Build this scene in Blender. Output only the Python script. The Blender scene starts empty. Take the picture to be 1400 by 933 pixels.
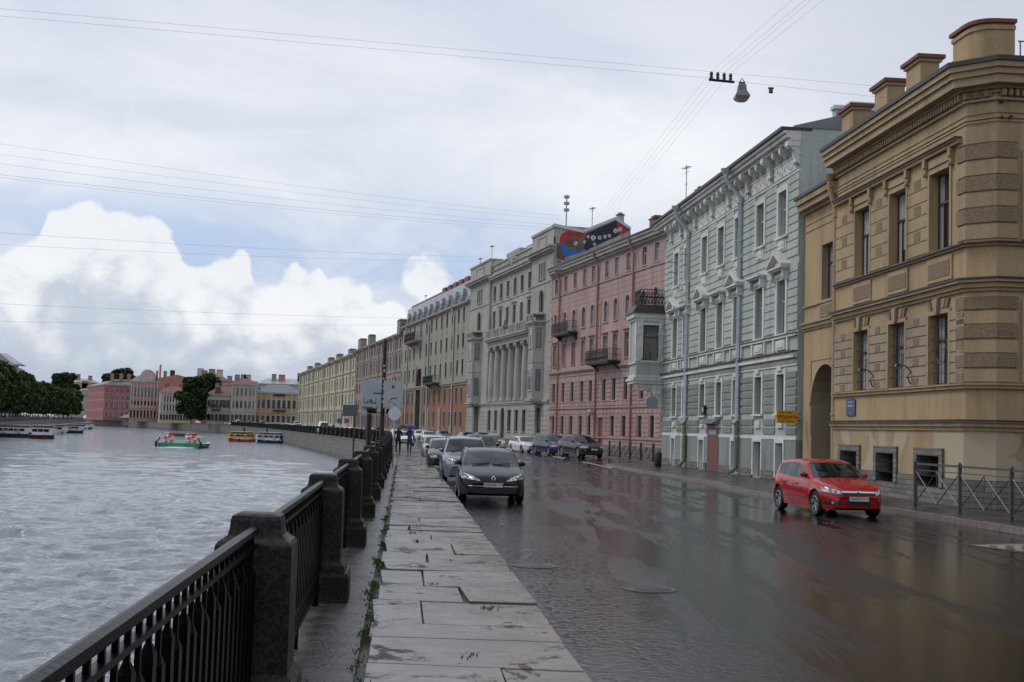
import bpy, math, random
from mathutils import Matrix, Vector, Euler
from mathutils.bvhtree import BVHTree
R = math.radians
rnd = random.Random(7)
scene = bpy.context.scene
COL = scene.collection
# ---------------------------------------------------------------- camera
CAMZ = 2.05
cam_d = bpy.data.cameras.new('camera')
cam = bpy.data.objects.new('camera', cam_d); COL.objects.link(cam)
cam_d.sensor_width = 36.0; cam_d.lens = 1700.0/1400*36
cam_d.clip_end = 9000; cam_d.clip_start = .05
CROT = Matrix.Rotation(R(.12), 3, 'Z') @ Matrix.Rotation(R(90+4.02), 3, 'X') @ Matrix.Rotation(R(1.72), 3, 'Z')
cam.location = (0, 0, CAMZ); cam.rotation_euler = CROT.to_euler()
scene.camera = cam

def ray(px, py):
    return (CROT @ Vector(((px-700)/1700, -(py-466.5)/1700, -1))).normalized()
def gp(K, VP, x):
    D = K/(x-VP)
    return Vector(((x-700)/1700*D, D))
def hz(px): return 565+.03*px
def at(px, D, z=0.0):            # point at column px (at eye level), depth D
    return Vector(((px-700)/1700*D, D, z))
def zpx(px, py, D): return CAMZ+(hz(px)-py)*D/1700
def ground(px, py, z=0.0):
    d = ray(px, py); t = (z-CAMZ)/d.z
    return Vector((d.x*t, d.y*t, z))
def space(px, py, D):
    d = ray(px, py); t = D/d.y
    return Vector((d.x*t, D, CAMZ+d.z*t))

# ---------------------------------------------------------------- objects
def tag(o, label=None, cat=None, group=None, kind=None):
    if label: o['label'] = label
    if cat: o['category'] = cat
    if group: o['group'] = group
    if kind: o['kind'] = kind
    return o
def empty(name, loc, rz=0.0, label=None, cat=None, group=None, kind=None):
    o = bpy.data.objects.new(name, None); COL.objects.link(o)
    o.empty_display_size = .3
    o.location = loc; o.rotation_euler = (0, 0, rz)
    return tag(o, label, cat, group, kind)
def link(name, me, parent=None, loc=None, rz=0.0):
    o = bpy.data.objects.new(name, me); COL.objects.link(o)
    if parent: o.parent = parent
    if loc is not None: o.location = loc
    o.rotation_euler = (0, 0, rz)
    return o
def copy_tree(o, parent=None):
    c = o.copy(); COL.objects.link(c); c.parent = parent
    for ch in [k for k in o.children]: copy_tree(ch, c)
    return c

class MB:
    def __init__(s): s.v=[]; s.f=[]; s.m=[]
    def face(s, pts, m=0):
        n=len(s.v); s.v += [tuple(p) for p in pts]; s.f.append(tuple(range(n, n+len(pts)))); s.m.append(m)
    def box(s, x0,y0,z0,x1,y1,z1, m=0):
        n=len(s.v)
        s.v += [(x0,y0,z0),(x1,y0,z0),(x1,y1,z0),(x0,y1,z0),(x0,y0,z1),(x1,y0,z1),(x1,y1,z1),(x0,y1,z1)]
        for q in ((0,3,2,1),(4,5,6,7),(0,1,5,4),(1,2,6,5),(2,3,7,6),(3,0,4,7)):
            s.f.append(tuple(n+i for i in q)); s.m.append(m)
    def taper(s, cx,cy,z0,z1, ax,ay, bx,by, m=0):      # frustum, half sizes a below, b above
        n=len(s.v)
        s.v += [(cx-ax,cy-ay,z0),(cx+ax,cy-ay,z0),(cx+ax,cy+ay,z0),(cx-ax,cy+ay,z0),
                (cx-bx,cy-by,z1),(cx+bx,cy-by,z1),(cx+bx,cy+by,z1),(cx-bx,cy+by,z1)]
        for q in ((0,3,2,1),(4,5,6,7),(0,1,5,4),(1,2,6,5),(2,3,7,6),(3,0,4,7)):
            s.f.append(tuple(n+i for i in q)); s.m.append(m)
    def tube(s, pts, r, n=8, m=0, caps=True):
        pts=[Vector(p) for p in pts]; rr = r if isinstance(r,(list,tuple)) else [r]*len(pts)
        base=len(s.v); prev=None
        for i,p in enumerate(pts):
            d = (pts[min(i+1,len(pts)-1)]-pts[max(i-1,0)]).normalized()
            if prev is None:
                u = d.cross(Vector((0,0,1)))
                if u.length<1e-3: u=Vector((1,0,0))
            else: u = prev - d*prev.dot(d)
            u.normalize(); prev=u; w=d.cross(u)
            for k in range(n):
                a=2*math.pi*k/n
                s.v.append(tuple(p+(u*math.cos(a)+w*math.sin(a))*rr[i]))
        for i in range(len(pts)-1):
            for k in range(n):
                a=base+i*n+k; b=base+i*n+(k+1)%n
                s.f.append((a,b,b+n,a+n)); s.m.append(m)
        if caps:
            s.f.append(tuple(base+k for k in range(n))[::-1]); s.m.append(m)
            e=base+(len(pts)-1)*n; s.f.append(tuple(e+k for k in range(n))); s.m.append(m)
    def lathe(s, prof, n=16, c=(0,0,0), axis='z', m=0):
        base=len(s.v)
        for (r,h) in prof:
            for k in range(n):
                a=2*math.pi*k/n; x=r*math.cos(a); y=r*math.sin(a)
                p=(x,y,h) if axis=='z' else ((h,x,y) if axis=='x' else (x,h,y))
                s.v.append((p[0]+c[0],p[1]+c[1],p[2]+c[2]))
        for i in range(len(prof)-1):
            for k in range(n):
                a=base+i*n+k; b=base+i*n+(k+1)%n
                s.f.append((a,b,b+n,a+n)); s.m.append(m)
    def prism(s, poly, y0, y1, m=0):     # poly in (x,z), extruded along y
        n=len(s.v); k=len(poly)
        s.v += [(x,y0,z) for x,z in poly]+[(x,y1,z) for x,z in poly]
        s.f.append(tuple(range(n,n+k))); s.m.append(m)
        s.f.append(tuple(range(n+k,n+2*k))[::-1]); s.m.append(m)
        for i in range(k):
            j=(i+1)%k; s.f.append((n+i,n+k+i,n+k+j,n+j)); s.m.append(m)
    def prismx(s, poly, x0, x1, m=0):     # poly in (y,z), extruded along x
        n=len(s.v); k=len(poly)
        s.v += [(x0,y,z) for y,z in poly]+[(x1,y,z) for y,z in poly]
        s.f.append(tuple(range(n,n+k))[::-1]); s.m.append(m)
        s.f.append(tuple(range(n+k,n+2*k))); s.m.append(m)
        for i in range(k):
            j=(i+1)%k; s.f.append((n+i,n+j,n+k+j,n+k+i)); s.m.append(m)
    def slab(s, poly, z0, z1, m=0):       # poly in (x,y)
        n=len(s.v); k=len(poly)
        s.v += [(p[0],p[1],z0) for p in poly]+[(p[0],p[1],z1) for p in poly]
        s.f.append(tuple(range(n,n+k))[::-1]); s.m.append(m)
        s.f.append(tuple(range(n+k,n+2*k))); s.m.append(m)
        for i in range(k):
            j=(i+1)%k; s.f.append((n+i,n+j,n+k+j,n+k+i)); s.m.append(m)
    def ball(s, c, r, n=10, m=0):
        rr = r if isinstance(r,(tuple,list)) else (r,r,r)
        base=len(s.v); k=max(4,n//2)
        for i in range(k+1):
            t=math.pi*i/k
            for j in range(n):
                a=2*math.pi*j/n
                s.v.append((c[0]+rr[0]*math.sin(t)*math.cos(a),c[1]+rr[1]*math.sin(t)*math.sin(a),c[2]+rr[2]*math.cos(t)))
        for i in range(k):
            for j in range(n):
                a=base+i*n+j; b=base+i*n+(j+1)%n
                s.f.append((a,a+n,b+n,b)); s.m.append(m)
    def torus(s, c, R_, r, axis='y', n=20, k=8, m=0, m2=None):
        base=len(s.v)
        for i in range(n):
            a=2*math.pi*i/n
            for j in range(k):
                b=2*math.pi*j/k; q=R_+r*math.cos(b); h=r*math.sin(b)
                x,y=q*math.cos(a),q*math.sin(a)
                p=(x,h,y) if axis=='y' else ((h,x,y) if axis=='x' else (x,y,h))
                s.v.append((p[0]+c[0],p[1]+c[1],p[2]+c[2]))
        for i in range(n):
            for j in range(k):
                a=base+i*k+j; b=base+i*k+(j+1)%k; c2=base+((i+1)%n)*k+(j+1)%k; d=base+((i+1)%n)*k+j
                s.f.append((a,b,c2,d)); s.m.append(m2 if (m2 is not None and i%(n//4)<n//12) else m)
    def mesh(s, name, mats, smooth=None):
        me=bpy.data.meshes.new(name)
        me.from_pydata(s.v, [], s.f)
        if not isinstance(mats,(list,tuple)): mats=[mats]
        for mt in mats: me.materials.append(mt)
        me.polygons.foreach_set('material_index', s.m)
        if smooth is not None:
            me.polygons.foreach_set('use_smooth', [True]*len(s.f))
            me.set_sharp_from_angle(angle=R(smooth))
        me.update(); return me
    def build(s, name, mats, parent=None, loc=None, rz=0.0, smooth=None, label=None, cat=None, group=None, kind=None):
        if smooth is not None: s.weld()
        me=s.mesh(name, mats, smooth)
        return tag(link(name, me, parent, loc, rz), label, cat, group, kind)
    def weld(s):
        d={}; mp=[]; nv=[]
        for p in s.v:
            k=(round(p[0],5),round(p[1],5),round(p[2],5))
            if k not in d: d[k]=len(nv); nv.append(p)
            mp.append(d[k])
        nf=[]; nm=[]
        for f,m in zip(s.f,s.m):
            g=[]
            for i in f:
                j=mp[i]
                if not g or g[-1]!=j: g.append(j)
            if len(g)>1 and g[0]==g[-1]: g.pop()
            if len(g)>=3 and len(set(g))==len(g): nf.append(tuple(g)); nm.append(m)
        s.v,s.f,s.m=nv,nf,nm

# ---------------------------------------------------------------- materials
class N:
    def __init__(s, mat):
        mat.use_nodes=True; s.t=mat.node_tree; s.n=s.t.nodes; s.l=s.t.links
    def new(s, typ, **kw):
        n=s.n.new(typ)
        for k,v in kw.items(): setattr(n,k,v)
        return n
    def math(s, op, a, b=None, c=None, clamp=False):
        n=s.n.new('ShaderNodeMath'); n.operation=op; n.use_clamp=clamp
        for i,x in enumerate((a,b,c)):
            if x is None: continue
            if isinstance(x,(int,float)): n.inputs[i].default_value=x
            else: s.l.new(x, n.inputs[i])
        return n.outputs[0]
    def mix(s, f, a, b, blend='MIX'):
        n=s.n.new('ShaderNodeMix'); n.data_type='RGBA'; n.blend_type=blend; n.clamp_factor=True
        for x,i in ((f,0),(a,6),(b,7)):
            if isinstance(x,(int,float)): n.inputs[i].default_value=x
            elif isinstance(x,(tuple,list)): n.inputs[i].default_value=(x[0],x[1],x[2],1)
            else: s.l.new(x, n.inputs[i])
        return n.outputs[2]
    def ramp(s, f, a, b, lo=0.0, hi=1.0, smooth=True):
        n=s.n.new('ShaderNodeMapRange')
        if smooth: n.interpolation_type='SMOOTHSTEP'
        s.l.new(f, n.inputs[0])
        n.inputs[1].default_value=a; n.inputs[2].default_value=b; n.inputs[3].default_value=lo; n.inputs[4].default_value=hi
        return n.outputs[0]
    def coord(s, which='pos', scale=(1,1,1), rot=(0,0,0), loc=(0,0,0)):
        if which=='pos': o=s.new('ShaderNodeNewGeometry').outputs['Position']
        else: o=s.new('ShaderNodeTexCoord').outputs[which]
        m=s.new('ShaderNodeMapping'); s.l.new(o, m.inputs[0])
        m.inputs[1].default_value=loc; m.inputs[2].default_value=rot; m.inputs[3].default_value=scale
        return m.outputs[0]
    def noise(s, co, scale, detail=4, rough=.55, dist=0):
        n=s.new('ShaderNodeTexNoise'); s.l.new(co, n.inputs['Vector'])
        n.inputs['Scale'].default_value=scale; n.inputs['Detail'].default_value=detail
        n.inputs['Roughness'].default_value=rough; n.inputs['Distortion'].default_value=dist
        return n.outputs['Fac']
    def bump(s, h, strength=.3, dist=.02, nrm=None):
        n=s.new('ShaderNodeBump'); s.l.new(h, n.inputs['Height'])
        n.inputs['Strength'].default_value=strength; n.inputs['Distance'].default_value=dist
        if nrm is not None: s.l.new(nrm, n.inputs['Normal'])
        return n.outputs[0]
    @property
    def bsdf(s): return s.n['Principled BSDF']
    def put(s, **kw):
        for k,v in kw.items():
            i=s.bsdf.inputs[k.replace('_',' ')]
            if isinstance(v,(int,float)): i.default_value=v
            elif isinstance(v,(tuple,list)): i.default_value=(v[0],v[1],v[2],1)
            else: s.l.new(v,i)
_M={}
def newmat(name):
    m=bpy.data.materials.new(name); n=N(m); _M[name]=m; return m,n
def mat(name, col, rough=.6, var=.12, scale=1.5, bump=0.0, bscale=25, metal=0.0, coat=0.0, spec=.5, emit=None):
    if name in _M: return _M[name]
    m,n=newmat(name)
    co=n.coord()
    if var:
        f=n.noise(co, scale, 5, .6)
        f2=n.noise(co, scale*9, 3, .6)
        f=n.math('ADD', n.math('MULTIPLY',f,.7), n.math('MULTIPLY',f2,.3))
        f=n.ramp(f,.3,.7,0,1)
        c=n.mix(f, [x*(1-var) for x in col], [min(1,x*(1+var)) for x in col])
        n.put(Base_Color=c)
    else: n.put(Base_Color=col)
    n.put(Roughness=rough, Metallic=metal, Coat_Weight=coat, Specular_IOR_Level=spec)
    if bump: n.put(Normal=n.bump(n.noise(co,bscale,4,.6), bump, .02))
    if emit: n.put(Emission_Color=emit[0], Emission_Strength=emit[1])
    return m
def stucco(name, col, dirt=.35, var=.12, patch=None, rough=.75, streak=(.35,.33,.3)):
    """painted render: cloudy tone, rain streaks of soot, damp lower part, scattered repairs"""
    if name in _M: return _M[name]
    m,n=newmat(name)
    col=[x*.90 for x in col]
    co=n.coord()
    f=n.ramp(n.noise(co,.35,5,.6),.35,.65)
    c=n.mix(f,[x*(1-var) for x in col],[x*(1+var*.6) for x in col])
    st=n.noise(n.coord(scale=(1.6,1.6,.13)),1.0,5,.65)
    st2=n.ramp(n.noise(n.coord(scale=(2.3,2.3,.3)),1.0,6,.7),.50,.74,0,.34)
    st=n.math('MAXIMUM',n.ramp(st,.45,.72,0,dirt*1.25),n.math('MULTIPLY',st2,n.ramp(n.noise(co,.5,3,.5),.4,.6)))
    c=n.mix(st,c,[x*s_ for x,s_ in zip(col,streak)])
    g=n.noise(co,11,4,.7); g=n.ramp(g,.3,.7,.9,1.06)
    mm=n.new('ShaderNodeVectorMath',operation='SCALE'); n.l.new(c,mm.inputs[0]); n.l.new(g,mm.inputs[3]); c=mm.outputs[0]
    if patch:
        pf=n.noise(co,patch[1],3,.45,.6); pf=n.ramp(pf,patch[2],patch[2]+.015)
        c=n.mix(pf,c,patch[0])
    n.put(Base_Color=c, Roughness=rough, Normal=n.bump(n.noise(co,30,4,.7),.25,.015))
    return m
def glass_mat(name, dark=(.012,.015,.018), curtain=(.34,.34,.32), amount=.6, rough=.06):
    m,n=newmat(name)
    oi=n.new('ShaderNodeObjectInfo')
    co=n.coord('Object',scale=(1,1,1))
    wv=n.noise(n.coord('Object',scale=(14,1,.4)),1.0,3,.5)
    fold=n.ramp(wv,.3,.7,.55,1.1)
    sep=n.new('ShaderNodeSeparateXYZ'); n.l.new(co,sep.inputs[0])
    ax=n.math('ABSOLUTE',sep.outputs[0])
    rv=oi.outputs['Random']
    side=n.math('GREATER_THAN', ax, n.math('MULTIPLY',rv,.38))     # curtains drawn from both sides
    has=n.math('LESS_THAN', n.math('FRACT',n.math('MULTIPLY',rv,7.31)), amount)
    f=n.math('MULTIPLY', n.math('MULTIPLY',side,has), fold)
    blind=n.math('LESS_THAN', n.math('FRACT',n.math('MULTIPLY',rv,17.3)), .16)
    sz=n.ramp(sep.outputs[2],.5,.52); f=n.math('MAXIMUM',f,n.math('MULTIPLY',n.math('MULTIPLY',blind,sz),.75))
    tone=n.math('ADD',.55,n.math('MULTIPLY',n.math('FRACT',n.math('MULTIPLY',rv,5.7)),.75)); f=n.math('MULTIPLY',f,tone)
    n.put(Base_Color=n.mix(f,dark,curtain), Roughness=rough, Specular_IOR_Level=.6, IOR=1.8)
    gl=n.noise(n.coord(scale=(1,1,1)),1.3,2,.5)
    n.put(Normal=n.bump(gl,.12,.05))
    return m
# ---------------------------------------------------------------- world, sun
world=bpy.data.worlds.new('World'); scene.world=world; world.use_nodes=True
SUN_EL, SUN_AZ = 48, -70       # azimuth from +Y, negative = left (over the river)
def make_world():
    t=world.node_tree
    for x in list(t.nodes): t.nodes.remove(x)
    class W(N):
        def __init__(s): s.t=t; s.n=t.nodes; s.l=t.links
    n=W()
    out=n.new('ShaderNodeOutputWorld')
    sky=n.new('ShaderNodeTexSky'); sky.sky_type='NISHITA'; sky.sun_disc=False
    sky.sun_elevation=R(SUN_EL); sky.sun_rotation=R(SUN_AZ); sky.dust_density=2.0
    bg1=n.new('ShaderNodeBackground'); bg1.inputs[1].default_value=.12; n.l.new(sky.outputs[0],bg1.inputs[0])
    tc=n.new('ShaderNodeTexCoord'); sep=n.new('ShaderNodeSeparateXYZ'); n.l.new(tc.outputs['Generated'],sep.inputs[0])
    x,y,z=sep.outputs
    az=n.math('ARCTAN2',x,y); el=n.math('ARCSINE',z)
    com=n.new('ShaderNodeCombineXYZ'); n.l.new(az,com.inputs[0]); n.l.new(el,com.inputs[1]); P=com.outputs[0]
    def mp(scale,loc=(0,0,0)):
        m=n.new('ShaderNodeMapping'); n.l.new(P,m.inputs[0]); m.inputs[3].default_value=scale; m.inputs[1].default_value=loc; return m.outputs[0]
    # cumulus bank: height of its top as a function of azimuth
    prof=[(-60,350),(0,338),(40,320),(52,286),(95,274),(150,288),(205,298),(222,318),(250,345),(300,344),(322,338),(345,372),(372,372),(395,350),(428,352),(440,382),(462,368),(490,378),(510,400),(545,405),(600,440),(900,470)]
    rmp=n.new('ShaderNodeValToRGB'); cr=rmp.color_ramp; cr.interpolation='LINEAR'
    A0,A1=-.44,.14
    fac=n.ramp(az,A0,A1,0,1,smooth=False); n.l.new(fac,rmp.inputs[0])
    es=cr.elements
    for i,(px,py) in enumerate(prof):
        a=math.atan((px-700)/1700); e=(hz(px)-py)/1700-.006
        p=max(0,min(1,(a-A0)/(A1-A0)))
        if i<2: q=es[i]; q.position=p
        else: q=es.new(p)
        v=e*4; q.color=(v,v,v,1)
    top=n.math('MULTIPLY',rmp.outputs[0],.25)
    vor=n.new('ShaderNodeTexVoronoi'); vor.feature='SMOOTH_F1'; vor.inputs['Scale'].default_value=42; vor.inputs['Smoothness'].default_value=.35
    nz=n.noise(mp((1,1,1)),30,6,.6,.4)
    # wobble the voronoi lookup
    w1=n.new('ShaderNodeTexNoise'); w1.inputs['Scale'].default_value=22; w1.inputs['Detail'].default_value=5; n.l.new(P,w1.inputs['Vector'])
    va=n.new('ShaderNodeVectorMath',operation='MULTIPLY_ADD'); n.l.new(w1.outputs['Color'],va.inputs[0]); va.inputs[1].default_value=(.03,.03,0); n.l.new(P,va.inputs[2])
    n.l.new(va.outputs[0],vor.inputs['Vector'])
    bil=n.math('SUBTRACT',.5,vor.outputs['Distance'])
    edge=n.math('ADD', n.math('SUBTRACT',top,el), n.math('ADD', n.math('MULTIPLY',n.math('SUBTRACT',nz,.5),.030), n.math('MULTIPLY',bil,.016)))
    mask=n.ramp(edge,0.001,.007)
    # lone puff further right
    dx=n.math('DIVIDE',n.math('SUBTRACT',az,math.atan((572-700)/1700)),.024)
    dy=n.math('DIVIDE',n.math('SUBTRACT',el,(hz(570)-385)/1700),.026)
    rr=n.math('SQRT',n.math('ADD',n.math('MULTIPLY',dx,dx),n.math('MULTIPLY',dy,dy)))
    puff=n.ramp(n.math('ADD',n.math('SUBTRACT',1.0,rr),n.math('ADD',n.math('MULTIPLY',n.math('SUBTRACT',nz,.5),1.8),n.math('MULTIPLY',bil,.4))),.12,.5)
    mask=n.math('MAXIMUM',mask,puff)
    # shading inside the bank: white crests, blue grey folds and a flat grey base
    fold=n.noise(mp((1,1.5,1)),24,8,.66,.35)
    depth=n.ramp(n.math('SUBTRACT',top,el),.0,.11)
    crest=n.ramp(n.math('ADD',n.math('ADD',n.math('MULTIPLY',fold,1.0),n.math('MULTIPLY',bil,.45)),n.math('MULTIPLY',depth,-.42)),-.02,.48)
    cu=n.mix(crest,(.52,.58,.68),(.87,.885,.92))
    # low dark band of distant rain cloud
    band=n.ramp(el,.012,.075,1,0)
    bn=n.noise(mp((3,14,1)),3.0,5,.6,.3)
    band=n.math('MULTIPLY',band,n.ramp(bn,.3,.62,.35,1))
    cu=n.mix(band,cu,(.42,.49,.61))
    horizon=n.ramp(el,.0,.022,1,0)
    cu=n.mix(n.math('MULTIPLY',horizon,.6),cu,(.55,.60,.66))
    # high veil
    v1=n.noise(mp((1.2,3.0,1),(.3,.2,0)),2.6,6,.55,.5)
    v2=n.noise(mp((1,1.6,1),(.8,.1,0)),5.5,6,.6,.6)
    veil=n.mix(n.ramp(v1,.35,.66),(.64,.69,.80),(.85,.87,.92))
    veil=n.mix(n.ramp(v2,.56,.72,0,.5),veil,(.91,.92,.95))
    high=n.ramp(el,.22,.36,0,.62)
    veil=n.mix(high,veil,(.62,.65,.77))
    # brighter patch over the street
    gx=n.math('DIVIDE',n.math('SUBTRACT',az,.045),.16); gy=n.math('DIVIDE',n.math('SUBTRACT',el,.215),.06)
    gl=n.ramp(n.math('ADD',n.math('MULTIPLY',gx,gx),n.math('MULTIPLY',gy,gy)),0,1.6,.55,0)
    veil=n.mix(n.math('MULTIPLY',gl,n.ramp(v2,.3,.6,.5,1)),veil,(.93,.94,.95))
    rightdark=n.ramp(az,.12,.36,0,.55)
    veil=n.mix(n.math('MULTIPLY',rightdark,n.ramp(el,.12,.3,.3,1)),veil,(.50,.53,.64))
    # thinner veil with blue showing through just above the bank
    gap=n.math('MULTIPLY', n.ramp(el,.085,.12), n.ramp(el,.14,.20,1,0))
    gap=n.math('MULTIPLY', gap, n.ramp(az,-.04,.10,1,0))
    gap=n.math('MULTIPLY', gap, n.ramp(v2,.40,.62,1,.25))
    veil=n.mix(n.math('MULTIPLY',gap,.9),veil,(.44,.56,.80))
    colr=n.mix(mask,veil,cu)
    below=n.ramp(el,-.02,-.0,1,0)
    colr=n.mix(below,colr,(.20,.21,.22))
    bg2=n.new('ShaderNodeBackground'); n.l.new(colr,bg2.inputs[0]); bg2.inputs[1].default_value=1.06
    ms=n.new('ShaderNodeMixShader'); cov=n.math('SUBTRACT',.96,n.math('MULTIPLY',gap,.12))
    n.l.new(cov,ms.inputs[0]); n.l.new(bg1.outputs[0],ms.inputs[1]); n.l.new(bg2.outputs[0],ms.inputs[2])
    n.l.new(ms.outputs[0],out.inputs[0])
make_world()
sd=bpy.data.lights.new('sun','SUN'); sd.energy=1.1; sd.angle=R(16); sd.color=(1,.96,.9)
sun=bpy.data.objects.new('sun',sd); COL.objects.link(sun)
sdir=Vector((math.sin(R(SUN_AZ))*math.cos(R(SUN_EL)),math.cos(R(SUN_AZ))*math.cos(R(SUN_EL)),math.sin(R(SUN_EL))))
sun.rotation_euler=sdir.to_track_quat('Z','Y').to_euler(); sun.location=(0,0,60)
scene.view_settings.view_transform='Standard'; scene.view_settings.look='None'; scene.view_settings.gamma=1
scene.view_settings.exposure=0; scene.view_settings.use_curve_mapping=False
scene.cycles.max_bounces=6; scene.cycles.glossy_bounces=3; scene.cycles.diffuse_bounces=3
scene.cycles.transparent_max_bounces=8

# ---------------------------------------------------------------- lines of the place (plan)
def qx(D, off=0.0):
    """x of the embankment line (posts at off=0) at depth D; off>0 = towards the road"""
    n=-.08647*D-.85; f=-.2647*D+23.46
    k=3.0
    # smooth minimum of the two straight runs
    d=(n-f)/k
    v=-k*math.log(math.exp(-n/k)+math.exp(-f/k)) if abs(d)<40 else min(n,f)
    return v+off
def fx(D): return -.2647*D+41.14      # far facade line
bend=[(at(340,400).x,400),(-110.6,470),(-176,600),(-235,700),(-330,800)]
quay=[(qx(D),D) for D in (-60,-20,0,20,40,60,80,90,100,110,120,130,140,150,160,170,180,200,240,280,320)]+bend
left_q=[(-26,-60),(-66,130),(-113,274),(-178,480),(-193,562),(-225,610),(-330,660)]
WZ=-2.95
# water
m_water,n=newmat('river_water')
w1=n.noise(n.coord(scale=(.8,1.0,1),rot=(0,0,.25)),1.5,4,.6,.3)
w2=n.noise(n.coord(scale=(.9,1.3,1),rot=(0,0,.25)),4.5,4,.65,.25)
w3=n.noise(n.coord(scale=(1,2,1)),.33,3,.5)
hh=n.math('ADD',n.math('MULTIPLY',w1,.40),n.math('ADD',n.math('MULTIPLY',w2,.10),n.math('MULTIPLY',w3,.5)))
n.put(Base_Color=(.175,.205,.225),Roughness=.06,IOR=1.45,Specular_IOR_Level=.65,Normal=n.bump(hh,.55,1.0))
from mathutils import noise as mn
def wave_h(x,y,D):
    """height of the chop; short waves fade out where the mesh is too coarse to carry them"""
    h=0; c,s_=math.cos(.35),math.sin(.35); u=x*c+y*s_; v=-x*s_+y*c
    for lam,amp,st in ((3.4,.095,1.5),(1.5,.130,1.35),(.75,.062,1.3),(.38,.012,1.2)):
        cell=max(.012*D*.35,.0); f=min(1,max(0,(lam/st/max(cell,.01)-2)/2))
        if f<=0: continue
        q=mn.noise(Vector((u/(lam*st),v/lam,lam*3.1))); q=q*.6+(.5-abs(mn.noise(Vector((u/(lam*st)*1.3+7,v/lam*1.3,lam)))))*.8-.2
        h+=amp*q*f*2
    return h
mb=MB(); rows=[]; D=16.0
while D<420:
    rows.append(D); D*=1.0036
NC=190
for D in rows:
    xr=qx(D)-.05; xl_=-.46*D-6
    for k in range(NC+1):
        x=xl_+(xr-xl_)*k/NC; edge=min(1,(D-16)/6,(420-D)/60); mb.v.append((x,D,WZ+(wave_h(x,D,D)*edge if edge>0 else 0)))
for i in range(len(rows)-1):
    for k in range(NC):
        a_=i*(NC+1)+k; mb.f.append((a_,a_+1,a_+NC+2,a_+NC+1)); mb.m.append(0)
mb.face([(-1500,-300,WZ-.35),(400,-300,WZ-.35),(400,3000,WZ-.35),(-1500,3000,WZ-.35)])
mb.face([(-1500,-300,WZ),(400,-300,WZ),(400,16,WZ),(-1500,16,WZ)]); mb.face([(-1500,420,WZ),(400,420,WZ),(400,3000,WZ),(-1500,3000,WZ)])
mb.face([(-1500,16,WZ),(-.46*16-6,16,WZ),(-.46*420-6,420,WZ),(-1500,420,WZ)])
me=mb.mesh('water',[m_water]); me.polygons.foreach_set('use_smooth',[True]*len(me.polygons)); tag(link('water',me),'choppy grey river water reflecting the cloudy sky',kind='structure')
# wet road: one sheet for the whole right bank
m_road,n=newmat('wet_asphalt')
co=n.coord()
grain=n.noise(co,60,3,.7); agg=n.noise(co,9,4,.6)
strk=n.noise(n.coord(scale=(1.0,.085,1),rot=(0,0,-.09)),1.35,6,.66,.45)
pud=n.noise(n.coord(scale=(1,.35,1),rot=(0,0,-.09)),.42,4,.55,.4)
wet=n.ramp(n.math('ADD',n.math('MULTIPLY',strk,.6),n.math('MULTIPLY',pud,.4)),.46,.51)
base=n.mix(n.ramp(agg,.3,.7),(.011,.0115,.0125),(.024,.024,.025))
vc=n.new('ShaderNodeTexVoronoi'); vc.feature='DISTANCE_TO_EDGE'; vc.inputs['Scale'].default_value=.35; vw=n.new('ShaderNodeVectorMath',operation='ADD'); nn_=n.new('ShaderNodeTexNoise'); nn_.inputs['Scale'].default_value=1.2; n.l.new(co,nn_.inputs['Vector']); n.l.new(co,vw.inputs[0]); n.l.new(nn_.outputs['Color'],vw.inputs[1]); n.l.new(vw.outputs[0],vc.inputs['Vector'])
crk=n.math('MULTIPLY',n.ramp(vc.outputs['Distance'],.0,.012,1,0),n.ramp(pud,.45,.6))
base=n.mix(crk,base,(.004,.004,.004))
base=n.mix(wet,base,(.006,.006,.0065))
sep=n.new('ShaderNodeSeparateXYZ'); n.l.new(n.new('ShaderNodeNewGeometry').outputs['Position'],sep.inputs[0])
lat=n.math('ADD',sep.outputs[0],n.math('MULTIPLY',sep.outputs[1],.08647))
gut=n.math('MULTIPLY',n.ramp(lat,1.9,5.2,1,0),n.ramp(n.noise(n.coord(scale=(1,.5,1)),.9,4,.6,.5),.30,.55,.25,1))         # standing water in the gutter by the granite edge
drops=n.noise(n.coord(scale=(1,.8,1)),11,3,.6,.5)
film=n.math('MAXIMUM',n.math('MULTIPLY',wet,.8),gut)
rough=n.math('ADD',n.math('MULTIPLY',n.math('SUBTRACT',1.0,film),.23),.045)
hgt=n.math('ADD',n.math('MULTIPLY',grain,n.math('ADD',n.math('MULTIPLY',n.math('SUBTRACT',1.0,film),.32),.05)),
   n.math('MULTIPLY',n.ramp(drops,.42,.72),n.math('ADD',n.math('MULTIPLY',gut,.6),.04)))
n.put(Base_Color=base,Roughness=rough,Specular_IOR_Level=.22,Normal=n.bump(hgt,.38,.02))
m_sheet=mat('city_ground',(.09,.09,.085),.8)
mb=MB()
land=[(x+.0,y) for x,y in quay]+[(-330,3000),(2500,3000),(2500,-60)]
mb.slab(land,-.5,0.0)
mb.build('road',m_road,kind='structure',label='wet black asphalt road along the river')
mb=MB(); ll=[(-2600,-60)]+[(x,y) for x,y in left_q]+[(-330,3000),(-2600,3000)]
mb.slab(ll[::-1],WZ-.5,-.2); mb.build('ground',m_sheet,kind='structure',label='far bank ground under the trees')
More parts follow.
